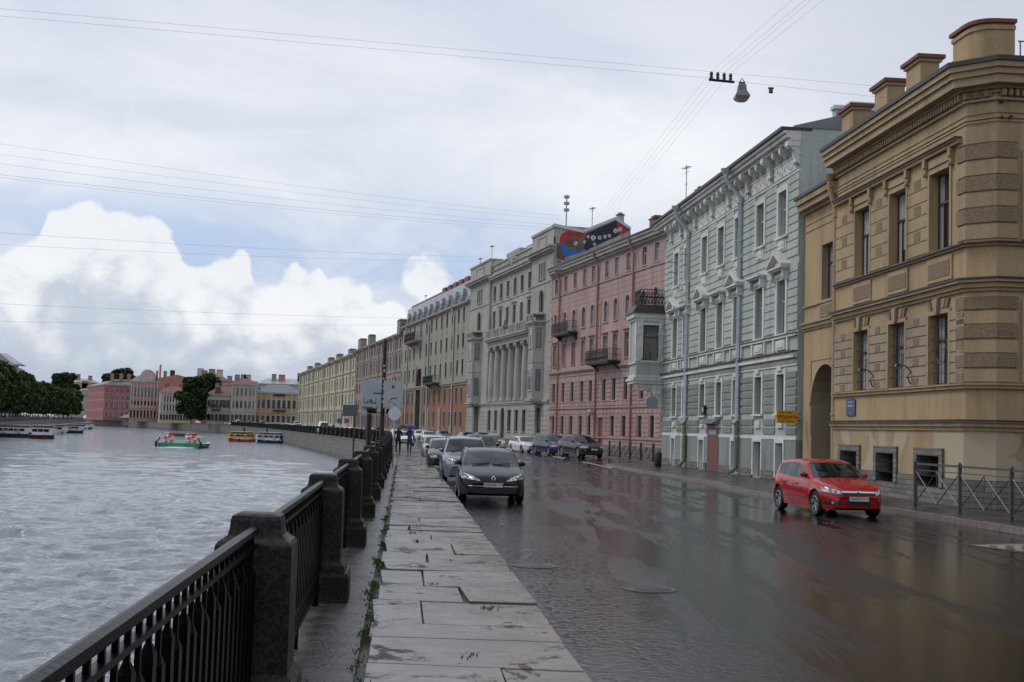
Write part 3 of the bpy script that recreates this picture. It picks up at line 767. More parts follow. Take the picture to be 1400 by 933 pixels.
def window(B,cx,z0,w,h,d=.25,arch=0,style='sash',sur=0.0,sp=.05,sill=.06,hood=None,fm=None,tm=None,gm=None,key='',y=0.0,apron=0,name='window',gr=False,transom=.68,label=None,rz=0,parent=None):
    """one window: surround + frame as one mesh, the pane as its child"""
    fm=fm or m_white; tm=tm or m_stone; gm=gm or m_glass
    kk=(round(w,2),round(h,2),d,arch,style,sur,sp,sill,hood,fm.name,tm.name,gm.name,apron,gr,transom)
    if kk not in B.cache:
        mb=MB(); x0,x1=-w/2,w/2; f=.06; yb=d-.01; yf=d-.08
        r=arch
        if not r:
            mb.box(x0,yf,0,x0+f,yb,h,0); mb.box(x1-f,yf,0,x1,yb,h,0); mb.box(x0+f,yf,0,x1-f,yb,f,0); mb.box(x0+f,yf,h-f,x1-f,yb,h,0)
        else:
            mb.box(x0,yf,0,x0+f,yb,h-r,0); mb.box(x1-f,yf,0,x1,yb,h-r,0); mb.box(x0+f,yf,0,x1-f,yb,f,0)
            ao=arc_pts(x0,x1,h,r); ai=arc_pts(x0+f,x1-f,h-f,r-f)
            for i in range(len(ao)-1): mb.face([(ao[i][0],yf,ao[i][1]),(ai[i][0],yf,ai[i][1]),(ai[i+1][0],yf,ai[i+1][1]),(ao[i+1][0],yf,ao[i+1][1])],0)
        zt=h*transom
        if style in('sash','casement'):
            mb.box(-.03,yf-.01,f,.03,yb,(zt if style=='casement' else h-f-(.0 if not r else r*.1)),0); mb.box(x0+f,yf-.012,zt-.035,x1-f,yb,zt+.035,0)
        elif style=='asym':
            mb.box(x0+w*.30-.025,yf-.01,f,x0+w*.30+.025,yb,zt,0); mb.box(x0+f,yf-.012,zt-.035,x1-f,yb,zt+.035,0)
        elif style=='single': mb.box(x0+f,yf-.012,zt-.03,x1-f,yb,zt+.03,0)
        if gr:     # iron grille
            for i in range(1,6): mb.tube([(x0+w*i/6,.07,.02),(x0+w*i/6,.07,h-.02)],.011,4,2)
            for i in range(1,6): mb.tube([(x0,.07,h*i/6),(x1,.07,h*i/6)],.010,4,2)
            mb.torus((0,.065,h*.45),w*.25,.012,'y',14,4,2)
        if sur:
            s_=sur
            mb.box(x0-s_,-sp,0,x0-.002,.02,h-r,1); mb.box(x1+.002,-sp,0,x1+s_,.02,h-r,1)
            if not r: mb.box(x0-s_,-sp,h,x1+s_,.02,h+s_,1)
            else:
                ao=arc_pts(x0-s_,x1+s_,h+s_,r+s_); ai=arc_pts(x0,x1,h,r)
                for i in range(len(ao)-1):
                    mb.face([(ao[i][0],-sp,ao[i][1]),(ai[i][0],-sp,ai[i][1]),(ai[i+1][0],-sp,ai[i+1][1]),(ao[i+1][0],-sp,ao[i+1][1])],1)
                    mb.face([(ao[i][0],-sp,ao[i][1]),(ao[i+1][0],-sp,ao[i+1][1]),(ao[i+1][0],.02,ao[i+1][1]),(ao[i][0],.02,ao[i][1])],1)
                    mb.face([(ai[i][0],-sp,ai[i][1]),(ai[i][0],.02,ai[i][1]),(ai[i+1][0],.02,ai[i+1][1]),(ai[i+1][0],-sp,ai[i+1][1])],1)
        if sill: mb.box(x0-sur-.05,-sp-sill,-.10,x1+sur+.05,d*.5,-.003,1)
        if apron:
            mb.box(x0-.02,-sp,-.12-apron,x1+.02,.02,-.12,1); mb.box(x0+.1,-sp-.04,-.12-apron+.08,x1-.1,-sp,-.20,1)
            for q in range(7):
                t=-1+2*q/6; mb.ball((t*w*.34,-sp-.05,-.14-apron*.75*(1-t*t)-.05),.05,5,1)
        if hood=='flat':
            zz=h+sur+.10; mb.box(x0-sur-.06,-sp-.10,zz,x1+sur+.06,.02,zz+.07,1); mb.box(x0-sur-.14,-sp-.2,zz+.07,x1+sur+.14,.02,zz+.15,1)
            mb.box(x0-sur,-sp,h+sur-.01,x1+sur,.02,zz,1)
        if hood in('tri','ent'):
            zz=h+sur+.12; W=w/2+sur+.12
            for sx in(-1,1):
                mb.box(sx*(W-.13)-.09,-sp-.22,zz-.42,sx*(W-.13)+.09,.02,zz,1); mb.ball((sx*(W-.13),-sp-.2,zz-.3),(.10,.08,.12),6,1)
            for q in range(5):
                t=-1+2*q/4; mb.ball((t*W*.5,-sp-.04,zz-.16-.05*abs(t)),(.12,.06,.12),6,1)
            mb.box(-W-.03,-sp-.26,zz,W+.03,.02,zz+.07,1); mb.box(-W-.10,-sp-.36,zz+.07,W+.10,.02,zz+.15,1)
            if hood=='tri':
                t0=zz+.15; mb.prism([(-W-.02,t0),(W+.02,t0),(0,t0+.52)],-sp-.12,.02,1)
                for sx in(-1,1):
                    mb.prism([(sx*(W+.12),t0),(sx*(W+.12),t0+.10),(0,t0+.70),(0,t0+.56)] if sx<0 else [(0,t0+.56),(0,t0+.70),(sx*(W+.12),t0+.10),(sx*(W+.12),t0)],-sp-.38,.02,1)
        if hood=='key':
            mb.prism([(-.10,h-.04),(.10,h-.04),(.17,h+.42),(-.17,h+.42)],-sp-.06,.02,1)
        pb=MB()
        if not r: pb.face([(x0+.02,yb-.03,.02),(x1-.02,yb-.03,.02),(x1-.02,yb-.03,h-.02),(x0+.02,yb-.03,h-.02)])
        else: pb.face([(x0+.02,yb-.03,.02),(x1-.02,yb-.03,.02)]+[(px_,yb-.03,pz) for px_,pz in arc_pts(x0+.02,x1-.02,h-.02,r-.02)[::-1]])
        bk=MB(); bk.face([(x0-.0,yb+.003,0),(x1,yb+.003,0),(x1,yb+.003,h),(x0,yb+.003,h)],3)
        mb.face([(x0-.01,yb,-.01),(x1+.01,yb,-.01),(x1+.01,yb,h+.01),(x0-.01,yb,h+.01)],3) if not r else None
        B.cache[kk]=(mb.mesh('window',[fm,tm,m_iron2,m_inner]),pb.mesh('pane',[gm]))
    a,b=B.cache[kk]
    o=link(name,a,parent or B.root,(cx,y,z0),rz); tag(o,label); link('pane',b,o)
    return o
def wins(B,holes,**kw):
    for h in holes:
        k=dict(kw); k.update(h.get('w',{}))
        window(B,(h['x0']+h['x1'])/2,h['z0'],h['x1']-h['x0'],h['z1']-h['z0'],d=h['d'],arch=h['arch'],**k)
def cols(B,pxs,py,w,z0,z1,arch=0,d=.25,**k):
    out=[]
    for p in pxs:
        c=B.x(p,py); out.append(hole(c-w/2,c+w/2,z0,z1,arch,d,**k))
    return out
def downpipe(B,x,ztop,proj=.5,r=.085,mt=None,zb=.35,y=0.0,mats=None,painted=None):
    mb=MB(); mt=mt or m_zinc
    mb.tube([(x,y-proj,ztop-.05),(x,y-proj,ztop-.45),(x,y-.16,ztop-1.35),(x,y-.16,zb+.2),(x,y-.38,zb)],r,8)
    mb.lathe([(r,ztop-.22),(r*2.1,ztop),(r*2.2,ztop+.06),(r*1.9,ztop+.06)],10,(x,y-proj,0))
    z=ztop-1.6
    while z>1: mb.lathe([(r,z),(r*1.25,z+.01),(r*1.25,z+.07),(r,z+.08)],8,(x,y-.16,0)); z-=1.9
    return mb.build('downpipe',mt,B.root,smooth=40)
def balcony(B,x0,x1,z,proj=1.0,h=1.0,y=0.0,style='bars',mt=None,slab=None):
    mb=MB(); mb.box(x0,y-proj,z-.14,x1,y+.05,z); mb.box(x0+.1,y-proj+.12,z-.24,x1-.1,y+.05,z-.14)
    for sx in (x0+.3,x1-.3): mb.prismx([(y,z-.24),(y-proj*.7,z-.24),(y-proj*.35,z-.45),(y,z-.85)],sx-.08,sx+.08)
    o=mb.build('balcony',slab or m_iron2,B.root)
    r=MB()
    for zz in (z+.06,z+h*.5,z+h): 
        r.box(x0,y-proj,zz-.02,x1,y-proj+.04,zz+.02); r.box(x0,y-proj,zz-.02,x0+.04,y,zz+.02); r.box(x1-.04,y-proj,zz-.02,x1,y,zz+.02)
    n=max(3,int((x1-x0)/.12))
    for i in range(n+1): 
        u=x0+(x1-x0-.02)*i/n; r.box(u,y-proj+.01,z,u+.022,y-proj+.03,z+h)
        if style=='orn' and i%3==1: r.torus((u,y-proj+.02,z+h*.7),.11,.018,'y',8,4); r.ball((u,y-proj+.0,z+h*.3),.12,6)
    for i in range(int(proj/.14)+1):
        for sx in (x0+.01,x1-.03): r.box(sx,y-i*.14,z,sx+.02,y-i*.14+.02,z+h)
    r.build('railing',mt or m_iron2,o); return o
def roof(B,x0,x1,z,depth,rise=2.5,over=.35,mt=None,y=0.0,eave=.08,hip=0):
    mb=MB(); n=[(y-over,z),(y-over,z+eave),(depth/2,z+rise),(depth+over,z+eave),(depth+over,z)]
    if not hip: mb.prismx(n,x0-.05,x1+.05)
    else:
        a,b,c,d=(x0-over,y-over),(x1+over,y-over),(x1+over,depth+over),(x0-over,depth+over)
        mb.slab([a,b,c,d],z,z+eave); e=[(x0+hip,depth/2,z+rise),(x1-hip,depth/2,z+rise)]; zz=z+eave
        mb.face([(*a,zz),(*b,zz),e[1],e[0]]); mb.face([(*b,zz),(*c,zz),e[1]]); mb.face([(*c,zz),(*d,zz),e[0],e[1]]); mb.face([(*d,zz),(*a,zz),e[0]])
    return mb.build('roof',mt or m_metalroof,B.root)
def chimney(B,x,y,z0,z1,w=.9,d=.7,mt=None,cap=None,parent=None):
    mb=MB(); mb.box(x-w/2,y-d/2,z0,x+w/2,y+d/2,z1,0); mb.box(x-w/2-.08,y-d/2-.08,z1,x+w/2+.08,y+d/2+.08,z1+.12,1)
    mb.box(x-w/2+.15,y-d/2+.1,z1+.12,x+w/2-.15,y+d/2-.1,z1+.35,0)
    return mb.build('chimney',[mt or m_stone,cap or m_darkroof],parent or B.root)
def antenna(B,x,y,z0,h,kind=0):
    mb=MB(); mb.tube([(x,y,z0),(x,y,z0+h)],.035,5)
    for i,zz in enumerate((.95,.85,.6)): mb.tube([(x-.7+.15*i,y,z0+h*zz),(x+.7-.15*i,y,z0+h*zz)],.022,4)
    for i in range(5): mb.tube([(x-.6+.3*i,y-.3,z0+h*.95),(x-.6+.3*i,y+.3,z0+h*.95)],.018,4)
    mb.build('antenna',m_iron2,B.root)
def text_mesh(s,size,mt,parent,loc,rot,name='lettering',ext=.004,align='CENTER'):
    cu=bpy.data.curves.new('t','FONT'); cu.body=s; cu.size=size; cu.extrude=ext; cu.align_x=align; cu.align_y='CENTER'
    ob=bpy.data.objects.new('t',cu); COL.objects.link(ob)
    me=bpy.data.meshes.new_from_object(ob.evaluated_get(bpy.context.evaluated_depsgraph_get()))
    bpy.data.objects.remove(ob); bpy.data.curves.remove(cu)
    me.materials.clear(); me.materials.append(mt)
    o=link(name,me,parent,loc); o.rotation_euler=rot; return o
m_glasst=glass_mat('curtained_window_glass',dark=(.02,.028,.034),curtain=(.42,.45,.47),amount=.97)
# ================================================================ tan corner house
T=Bld('tan_corner_house','two storey tan corner house with rusticated piers and an arched gateway at its left end',K=27348,VP=560,xa=1089.5,xb=1318)
m_tan=stucco('tan_stucco',(.47,.335,.18),.35,.10)
m_tan2=stucco('tan_trim',(.44,.325,.185),.35,.10)
m_rough,n=newmat('rough_cast_panel'); co=n.coord(); n.put(Base_Color=n.mix(n.ramp(n.noise(co,26,4,.75),.35,.65),(.20,.15,.095),(.40,.295,.18)),Roughness=.9,Normal=n.bump(n.noise(co,30,4,.7),1,.06))
m_tanlow=stucco('greyish_tan_stucco',(.40,.32,.225),.4,.10)
m_base=stucco('patched_basement_render',(.42,.31,.175),.3,.12,patch=((.42,.35,.24),.42,.55))
m_rub,n=newmat('grey_limestone_plinth'); br=n.new('ShaderNodeTexBrick')
sp=n.new('ShaderNodeSeparateXYZ'); n.l.new(n.new('ShaderNodeTexCoord').outputs['Object'],sp.inputs[0]); cb=n.new('ShaderNodeCombineXYZ'); n.l.new(n.math('ADD',sp.outputs[0],sp.outputs[1]),cb.inputs[0]); n.l.new(sp.outputs[2],cb.inputs[1]); n.l.new(cb.outputs[0],br.inputs['Vector'])
br.inputs['Scale'].default_value=1; br.inputs['Brick Width'].default_value=.62; br.inputs['Row Height'].default_value=.16; br.inputs['Mortar Size'].default_value=.012
br.inputs['Color1'].default_value=(.21,.19,.165,1); br.inputs['Color2'].default_value=(.13,.12,.105,1); br.inputs['Mortar'].default_value=(.05,.045,.04,1)
n.put(Base_Color=br.outputs[0],Roughness=.75,Normal=n.bump(n.math('ADD',br.outputs['Fac'],n.math('MULTIPLY',n.noise(n.coord(),14,4,.7),-1.4)),-.6,.03))
L=T.L; xm=T.x(1141); DEP=16
pts3=lambda a:[T.x(p,q) for p,q in a]
low=[hole(T.x(a),T.x(b),3.77,5.92,d=.32) for a,b in ((1167.5,1186.8),(1215,1237.2),(1270.3,1297.3))]
up=[hole(h['x0']-.02,h['x1']+.02,7.92,10.36,d=.34) for h in low]
bas=[hole(T.x(a),T.x(b),.66,1.62,d=.4) for a,b in ((1154,1176.5),(1203,1227),(1259,1289.5))]
for h in bas: h['z1']=1.6
# chamfer and side street face (plan, local): main facade ends at (L,0)
CH=.62; side_len=16
mb=MB()
wall_front(mb,xm,L,2.7,12.2,low+up,0,0,0)
wall_front(mb,xm,L,.97,2.7,bas,-.06,1,2)
mb.face([(xm,-.06,2.7),(L,-.06,2.7),(L,0,2.7),(xm,0,2.7)],1)
wall_front(mb,xm,L,0,.97,[hole(h['x0'],h['x1'],.66,.97,d=.4) for h in bas],-.10,2,2)
mb.face([(xm,-.10,.97),(L,-.10,.97),(L,-.06,.97),(xm,-.06,.97)],2)
def chain(mb,pts,z0,z1,m,off=0):
    for (a,b) in zip(pts[:-1],pts[1:]): mb.face([(a[0],a[1],z0),(b[0],b[1],z0),(b[0],b[1],z1),(a[0],a[1],z1)],m)
def corner(off,ext=side_len):       # plan of the corner with offset outwards
    k=off*math.tan(math.pi/8)
    return [(L+k,-off),(L+CH+off,CH-k),(L+CH+off,CH+ext)]
cp=corner(0); chain(mb,cp,2.7,12.2,0); cb_=corner(.06); chain(mb,[(L,-.06)]+cb_,.97,2.7,1); cc=corner(.10); chain(mb,[(L,-.10)]+cc,0,.97,2)
mb.face([(xm,0,2.7),(xm,0,13.1),(xm,DEP,13.1),(xm,DEP,2.7)],0)
T.part(mb,'wall',[m_tan,m_base,m_rub,m_tanlow])
# portal bay, set back
yb=.22; archh=hole(T.x(1102),T.x(1141)-.08,.0,4.95,arch=(T.x(1141)-.08-T.x(1104.5))/2,d=1.1)
upw=[hole(T.x(1116.5,360),T.x(1139.5,360),6.98+.55,9.75,d=.34)]
upw[0]['x1']=min(upw[0]['x1'],xm-.12)
mb=MB(); wall_front(mb,0,xm,0,11.7,[archh]+upw,yb,0,1)
mb.face([(0,yb,0),(0,yb,11.7),(0,DEP,11.7),(0,DEP,0)],0)
T.part(mb,'gateway_bay',[m_tan,m_tanlow])
window(T,(upw[0]['x0']+upw[0]['x1'])/2,upw[0]['z0'],upw[0]['x1']-upw[0]['x0'],upw[0]['z1']-upw[0]['z0'],d=.34,style='casement',fm=m_wood,tm=m_tan2,sill=0,y=yb,gm=m_glasst)
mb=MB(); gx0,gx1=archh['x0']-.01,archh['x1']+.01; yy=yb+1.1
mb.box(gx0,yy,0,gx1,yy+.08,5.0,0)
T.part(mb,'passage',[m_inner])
mb=MB()
for i in range(13):
    u=gx0+(gx1-gx0)*i/12; mb.box(u-.012,yy-.12,.2,u+.012,yy-.09,4.4)
for z in (.4,1.9,3.2): mb.box(gx0,yy-.13,z,gx1,yy-.09,z+.05)
T.part(mb,'gate',m_iron2)
# mouldings that turn the corner
def belt(name,steps,mt,xs=xm,wrap=True,m=0):
    mb=MB()
    for z0,z1,p in steps:
        a=corner(p); pl=[(xs,-p)]+a; q=corner(-.02); inner=[(xs,.02)]+q
        for (s,e),(si,ei) in zip(zip(pl[:-1],pl[1:]),zip(inner[:-1],inner[1:])):
            mb.face([(s[0],s[1],z0),(e[0],e[1],z0),(e[0],e[1],z1),(s[0],s[1],z1)],m)
            mb.face([(s[0],s[1],z1),(e[0],e[1],z1),(ei[0],ei[1],z1),(si[0],si[1],z1)],m)
            mb.face([(s[0],s[1],z0),(si[0],si[1],z0),(ei[0],ei[1],z0),(e[0],e[1],z0)],m)
        mb.face([(xs,-p,z0),(xs,-p,z1),(xs,.02,z1),(xs,.02,z0)],m)
    return T.part(mb,name,mt)
belt('plinth_ledge',[(2.38,2.50,.12),(2.50,2.62,.20),(2.62,2.66,.27)],[m_tan2]); belt('ledge_flashing',[(2.664,2.70,.31)],[m_darkroof])
belt('sill_course',[(3.60,3.70,.10),(3.70,3.745,.16)],[m_tan2])
belt('string_course',[(6.42,6.52,.08),(6.52,6.66,.17),(6.664,6.74,.28)],[m_tan2]); belt('ledge_flashing',[(6.744,6.80,.32)],[m_darkroof])
belt('sill_course',[(7.74,7.80,.10)],[m_tan2]); belt('ledge_flashing',[(7.804,7.85,.17)],[m_darkroof])
belt('string_course',[(11.36,11.42,.035),(11.46,11.52,.05),(11.62,11.66,.035)],[m_tan2])
belt('cornice',[(11.98,12.06,.10),(12.30,12.38,.22),(12.38,12.62,.50),(12.62,12.80,.58),(12.80,12.96,.66)],[m_tan2])
belt('eaves',[(12.964,13.10,.72)],[m_darkroof])
mb=MB(); u=xm+.1
while u<L-.05: mb.box(u,-.20,12.09,u+.10,.0,12.28); u+=.19
for k in range(3): 
    t=(k+.5)/3; mb.box(L+CH*t-.05-.10,CH*t-.16-.05,12.09,L+CH*t+.05,CH*t-.02,12.28)
v=CH+.1
while v<CH+side_len: mb.box(L+CH-.01,v,12.09,L+CH+.20,v+.10,12.28); v+=.19
T.part(mb,'dentils',[m_tan2])
mb=MB(); mb.box(xm,-.1,12.2,L,DEP,12.96); mb.slab([(L,-.1),(L+CH+.1,CH),(L+CH+.1,CH+side_len),(L,CH+side_len)],12.2,12.96); T.part(mb,'upper_wall',[m_tan])
# portal trim
mb=MB(); 
for z0,z1,p in ((6.42,6.52,.06),(6.52,6.66,.14),(6.664,6.74,.22),(7.40,7.46,.08),(10.55,10.60,.03),(10.85,10.90,.03),(11.3,11.42,.14),(11.42,11.66,.36),(11.66,11.9,.46)): band(mb,0.0,xm-.01,z0,z1,p,y=yb)
T.part(mb,'gateway_moulding',[m_tan2])
mb=MB(); mb.box(-.1,yb-.52,11.904,xm-.005,DEP*.5,12.02); T.part(mb,'gateway_eaves',[m_darkroof])
mb=MB()
mb.box(T.x(1101),yb-.03,5.15,xm-.05,yb+.01,5.18); mb.box(T.x(1101),yb-.03,2.2,T.x(1101)+.06,yb+.01,5.18)
ao=arc_pts(archh['x0']-.16,archh['x1']+.02,archh['z1']+.16,archh['arch']+.13,14); ai=arc_pts(archh['x0'],archh['x1'],archh['z1'],archh['arch'],14)
for i in range(14): mb.face([(ao[i][0],yb-.03,ao[i][1]),(ai[i][0],yb-.03,ai[i][1]),(ai[i+1][0],yb-.03,ai[i+1][1]),(ao[i+1][0],yb-.03,ao[i+1][1])]); mb.face([(ao[i][0],yb-.03,ao[i][1]),(ao[i+1][0],yb-.03,ao[i+1][1]),(ao[i+1][0],yb+.01,ao[i+1][1]),(ao[i][0],yb+.01,ao[i][1])])
mb.box(archh['x0']-.28,yb-.07,3.4,archh['x0']-.003,yb+.01,3.5)
T.part(mb,'arch_moulding',[m_tan2])
mb=MB(); mb.box(T.x(1112),yb-.05,6.86,xm-.12,yb+.01,7.36,0); mb.box(T.x(1114),yb-.06,6.93,xm-.22,yb-.049,7.29,1); T.part(mb,'panel',[m_tan2,m_rough])
# windows
wins(T,low,style='casement',fm=m_wood,tm=m_tan2,sill=0,gr=True,gm=m_glasst,sur=.13,sp=.05,transom=.64)
wins(T,up,style='asym',fm=m_wood,tm=m_tan2,sill=0,gm=m_glasst,sur=.13,sp=.04,transom=.62)
for h in bas:
    window(T,(h['x0']+h['x1'])/2,h['z0'],h['x1']-h['x0'],h['z1']-h['z0'],d=.4,style='single',fm=m_dframe,tm=m_rub,sill=0,sur=.24,sp=.14,y=0,gr=False,gm=m_glassd)
# rusticated blocks of the ground floor, with rough centre panels
mb=MB(); hh=[dict(h,pad=.15,padz=.14) for h in low]; xs=[xm]+[v for h in low for v in (h['x0']-.13,h['x1']+.13)]+[L]
z=3.78; k=0; PIT=.315
while z<6.35:
    z1=z+PIT-.035
    for i in range(0,8,2):
        a,b=xs[i],xs[i+1]
        if z1>6.05: continue
        mb.box(a+.01,-.045,z,b-.01,.004,z1,0)
        if k%2==0 and i<6:
            c=(a+b)/2; w=min(.22,(b-a)*.2); mb.box(c-w,-.058,z+.03,c+w,-.0449,z1-.03,1)
    z+=PIT; k+=1
for h in low:                # voussoirs and keystone
    c=(h['x0']+h['x1'])/2; zt=h['z1']+.02
    mb.prism([(c-.10,zt),(c+.10,zt),(c+.17,6.40),(c-.17,6.40)],-.16,.0,0)
    for sx in(-1,1):
        mb.prism(sorted_poly:=[(c+sx*.16,zt+.13),(c+sx*.36,zt+.13),(c+sx*.50,6.38),(c+sx*.22,6.38)] if sx>0 else [(c-.36,zt+.13),(c-.16,zt+.13),(c-.22,6.38),(c-.50,6.38)],-.05,.0,0)
        mb.prism([(c+sx*.46,zt+.13),(c+sx*.66,zt+.13),(c+sx*.80,6.36),(c+sx*.58,6.36)][::sx],-.06,.0,1)
for i in range(3):
    a=xs[2*i+1+1] if False else None
T.part(mb,'rusticated_blocks',[m_tanlow,m_rough])
# upper floor piers: blocks between the windows + hood with consoles
mb=MB(); xs=[xm]+[v for h in up for v in (h['x0']-.13,h['x1']+.13)]+[L]
z=7.95
for k in range(6):
    for i in range(0,8,2):
        a,b=xs[i],xs[i+1]
        if i in (2,4) or i==0:
            mb.box(a+.02,-.03,z,b-.02,.004,z+.385,0)
            if k%2==1: c=(a+b)/2; w=min(.25,(b-a)*.22); mb.box(c-w,-.042,z+.05,c+w,-.029,z+.34,1)
    z+=.42
T.part(mb,'pier_blocks',[m_tan2,m_rough])
mb=MB()
mb.box(xm+.1,-.22,10.98,L-.25,.02,11.03,0); mb.box(xm+.1,-.16,10.88,L-.25,.02,10.98,0); mb.box(xm+.1,-.28,11.034,L-.22,.02,11.07,1)
for h in up:
    for xx in (h['x0']-.20,h['x1']+.20):
        mb.box(xx-.09,-.16,10.62,xx+.09,.02,10.88,0); mb.box(xx-.07,-.11,10.36,xx+.07,.02,10.62,0); mb.ball((xx,-.13,10.40),(.07,.05,.09),6,0)
    mb.box(h['x0']-.02,-.06,10.56,h['x1']+.02,.01,10.82,0)
T.part(mb,'window_hood',[m_tan2,m_darkroof])
# corner pier bands on chamfer (alternating rough and smooth)
mb=MB()
def pier(z0,z1,m,off):
    a=[(L-.55,-off)]+[(p[0],p[1]) for p in corner(off,.62)]; inn=[(L-.55,.01)]+corner(-.01,.62)
    poly=a+inn[::-1]; n=len(mb.v); k=len(a)
    for i in range(k-1):
        mb.face([(*a[i],z0),(*a[i+1],z0),(*a[i+1],z1),(*a[i],z1)],m); mb.face([(*a[i],z1),(*a[i+1],z1),(*inn[i+1],z1),(*inn[i],z1)],m); mb.face([(*a[i],z0),(*inn[i],z0),(*inn[i+1],z0),(*a[i+1],z0)],m)
    mb.face([(*a[0],z0),(*a[0],z1),(*inn[0],z1),(*inn[0],z0)],m); mb.face([(*a[-1],z0),(*inn[-1],z0),(*inn[-1],z1),(*a[-1],z1)],m)
z=3.80; k=0
while z<6.3: pier(z,z+.36,1 if k%2 else 0,.07 if k%2 else .045); z+=.42; k+=1
z=7.95; k=0
while z<11.2: pier(z,z+.42,1 if k%2 else 0,.06 if k%2 else .04); z+=.47; k+=1
T.part(mb,'corner_pier',[m_tan2,m_rough])
# panels under upper windows
for h in up: mb=MB(); mb.box(h['x0']-.12,-.05,6.92,h['x1']+.22,.004,7.66,0); mb.box(h['x0']+.0,-.064,7.04,h['x1']+.10,-.049,7.52,1); T.part(mb,'panel',[m_tan2,m_rough])
# side street windows
SX=L+CH
def side_window(v,z0,w,h,**k):
    kk=dict(d=.02,style='casement',fm=m_wood,tm=m_tan2,sill=0,gm=m_glassd,sur=.16,sp=.05); kk.update(k)
    o=window(T,0,z0,w,h,**kk); o.location=(SX+.012,v,z0); o.rotation_euler=(0,0,math.pi/2)
for v in (CH+1.45,CH+4.6,CH+7.8,CH+11): side_window(v,3.77,1.1,2.2); side_window(v,7.92,1.1,2.45)
mb=MB(); mb.box(SX-.01,CH+.9,.15,SX+.05,CH+2.0,2.2,0); 
for i in range(8): mb.box(SX+.09,CH+.9+i*.155,.15,SX+.11,CH+.93+i*.155,2.25,1)
mb.box(SX+.05,CH+.8,2.2,SX+.34,CH+2.1,2.26,1); T.part(mb,'side_door',[m_inner,m_iron2])
# attic blocks, railings
def attic(xc,w,d,h,y0=.05,z=13.1):
    mb=MB(); mb.box(xc-w/2,y0,z,xc+w/2,y0+d,z+h,0); mb.box(xc-w/2-.07,y0-.07,z+h-.10,xc+w/2+.07,y0+d+.07,z+h,0); mb.box(xc-w/2-.15,y0-.15,z+h,xc+w/2+.15,y0+d+.15,z+h+.12,1)
    T.part(mb,'attic_pier',[m_tan,m_redcap])
for a,b in ((1160,1168),(1204,1216),(1247,1262)): attic((T.x(a,150)+T.x(b,150))/2,1.15,.62,1.16,y0=-.15)
mb=MB(); cx0=L-.95
pl=[(cx0,.0),(L-.1,.0)]+[(L+.05+.75*math.sin(t)*.75,.02+.72*(1-math.cos(t))*.85) for t in (.2,.5,.8,1.1,1.4)]+[(L+CH+.02,.95),(L+CH+.02,1.15),(cx0,1.15)]
mb.slab(pl,13.1,14.26,0)
c_=Vector((L-.2,.9)); 
def grow(pl,g): return [tuple(c_+(Vector(p)-c_)*(1+g)) for p in pl]
mb.slab(grow(pl,.05),14.08,14.2,0); mb.slab(grow(pl,.11),14.264,14.38,1); T.part(mb,'corner_attic',[m_tan,m_redcap],smooth=30)
def roofrail(x0,x1,y=.25,z=13.1,h=.62):
    mb=MB()
    for zz in (z+.08,z+h): mb.box(x0,y-.012,zz-.015,x1,y+.012,zz+.015)
    n=max(1,round((x1-x0)/.5)); w=(x1-x0)/n
    for i in range(n+1): mb.box(x0+i*w-.012,y-.012,z,x0+i*w+.012,y+.012,z+h)
    for i in range(n):
        c=x0+(i+.5)*w
        for sx,sz in ((1,1),(1,-1)): mb.tube([(c-sx*w/2,y,z+.08+(h-.08)*(0 if sz>0 else 1)),(c+sx*w/2,y,z+.08+(h-.08)*(1 if sz>0 else 0))],.010,4)
        mb.torus((c,y,z+h*.55),.10,.012,'y',10,4)
    T.part(mb,'roof_railing',m_iron2)
ax=[T.x((a+b)/2,150) for a,b in ((1160,1168),(1204,1216),(1247,1262))]
roofrail(xm,ax[0]-.6); roofrail(ax[0]+.6,ax[1]-.6); roofrail(ax[1]+.6,ax[2]-.6); roofrail(ax[2]+.6,cx0)
mb=MB()
for zz in (13.2,13.75): mb.box(L+CH+.0,1.25,zz-.015,L+CH+.03,8,zz+.015)
for i in range(12): mb.box(L+CH,1.3+i*.5,13.1,L+CH+.025,1.33+i*.5,13.75); mb.torus((L+CH+.01,1.55+i*.5,13.45),.10,.012,'x',10,4)
T.part(mb,'roof_railing',m_iron2)
mb=MB(); mb.box(xm-.05,-.1,12.99,L,DEP,13.09); T.part(mb,'roof',m_metalroof)
downpipe(T,xm-.12,12.1,proj=.42,r=.11,mt=mat('tan_painted_pipe',(.42,.29,.16),.5),y=yb-.05)
# wall lamps (scroll brackets) and hooks
for a in (1196,1247.5):
    u=T.x(a,515); mb=MB()
    mb.tube([(u,-.02,3.85),(u,-.10,3.9),(u,-.16,4.1),(u-.02,-.05,4.25),(u-.03,-.2,4.42),(u-.05,-.45,4.48)],.02,6); mb.lathe([(.01,4.50),(.05,4.48),(.10,4.40),(.09,4.39)],10,(u-.05,-.5,0))
    tag(T.part(mb,'wall_lamp',m_iron2),None)
for (a,q) in ((1337,128),(1362,151)):
    mb=MB(); zz=zpx(a,q,35.2); mb.tube([(SX-.05,.75+(a-1337)*.012,zz),(SX+.18,.62+(a-1337)*.012,zz),(SX+.30,.66+(a-1337)*.012,zz-.03)],.03,6); mb.ball((SX+.05,.75,zz),.05,6); T.part(mb,'wire_hook',m_iron)
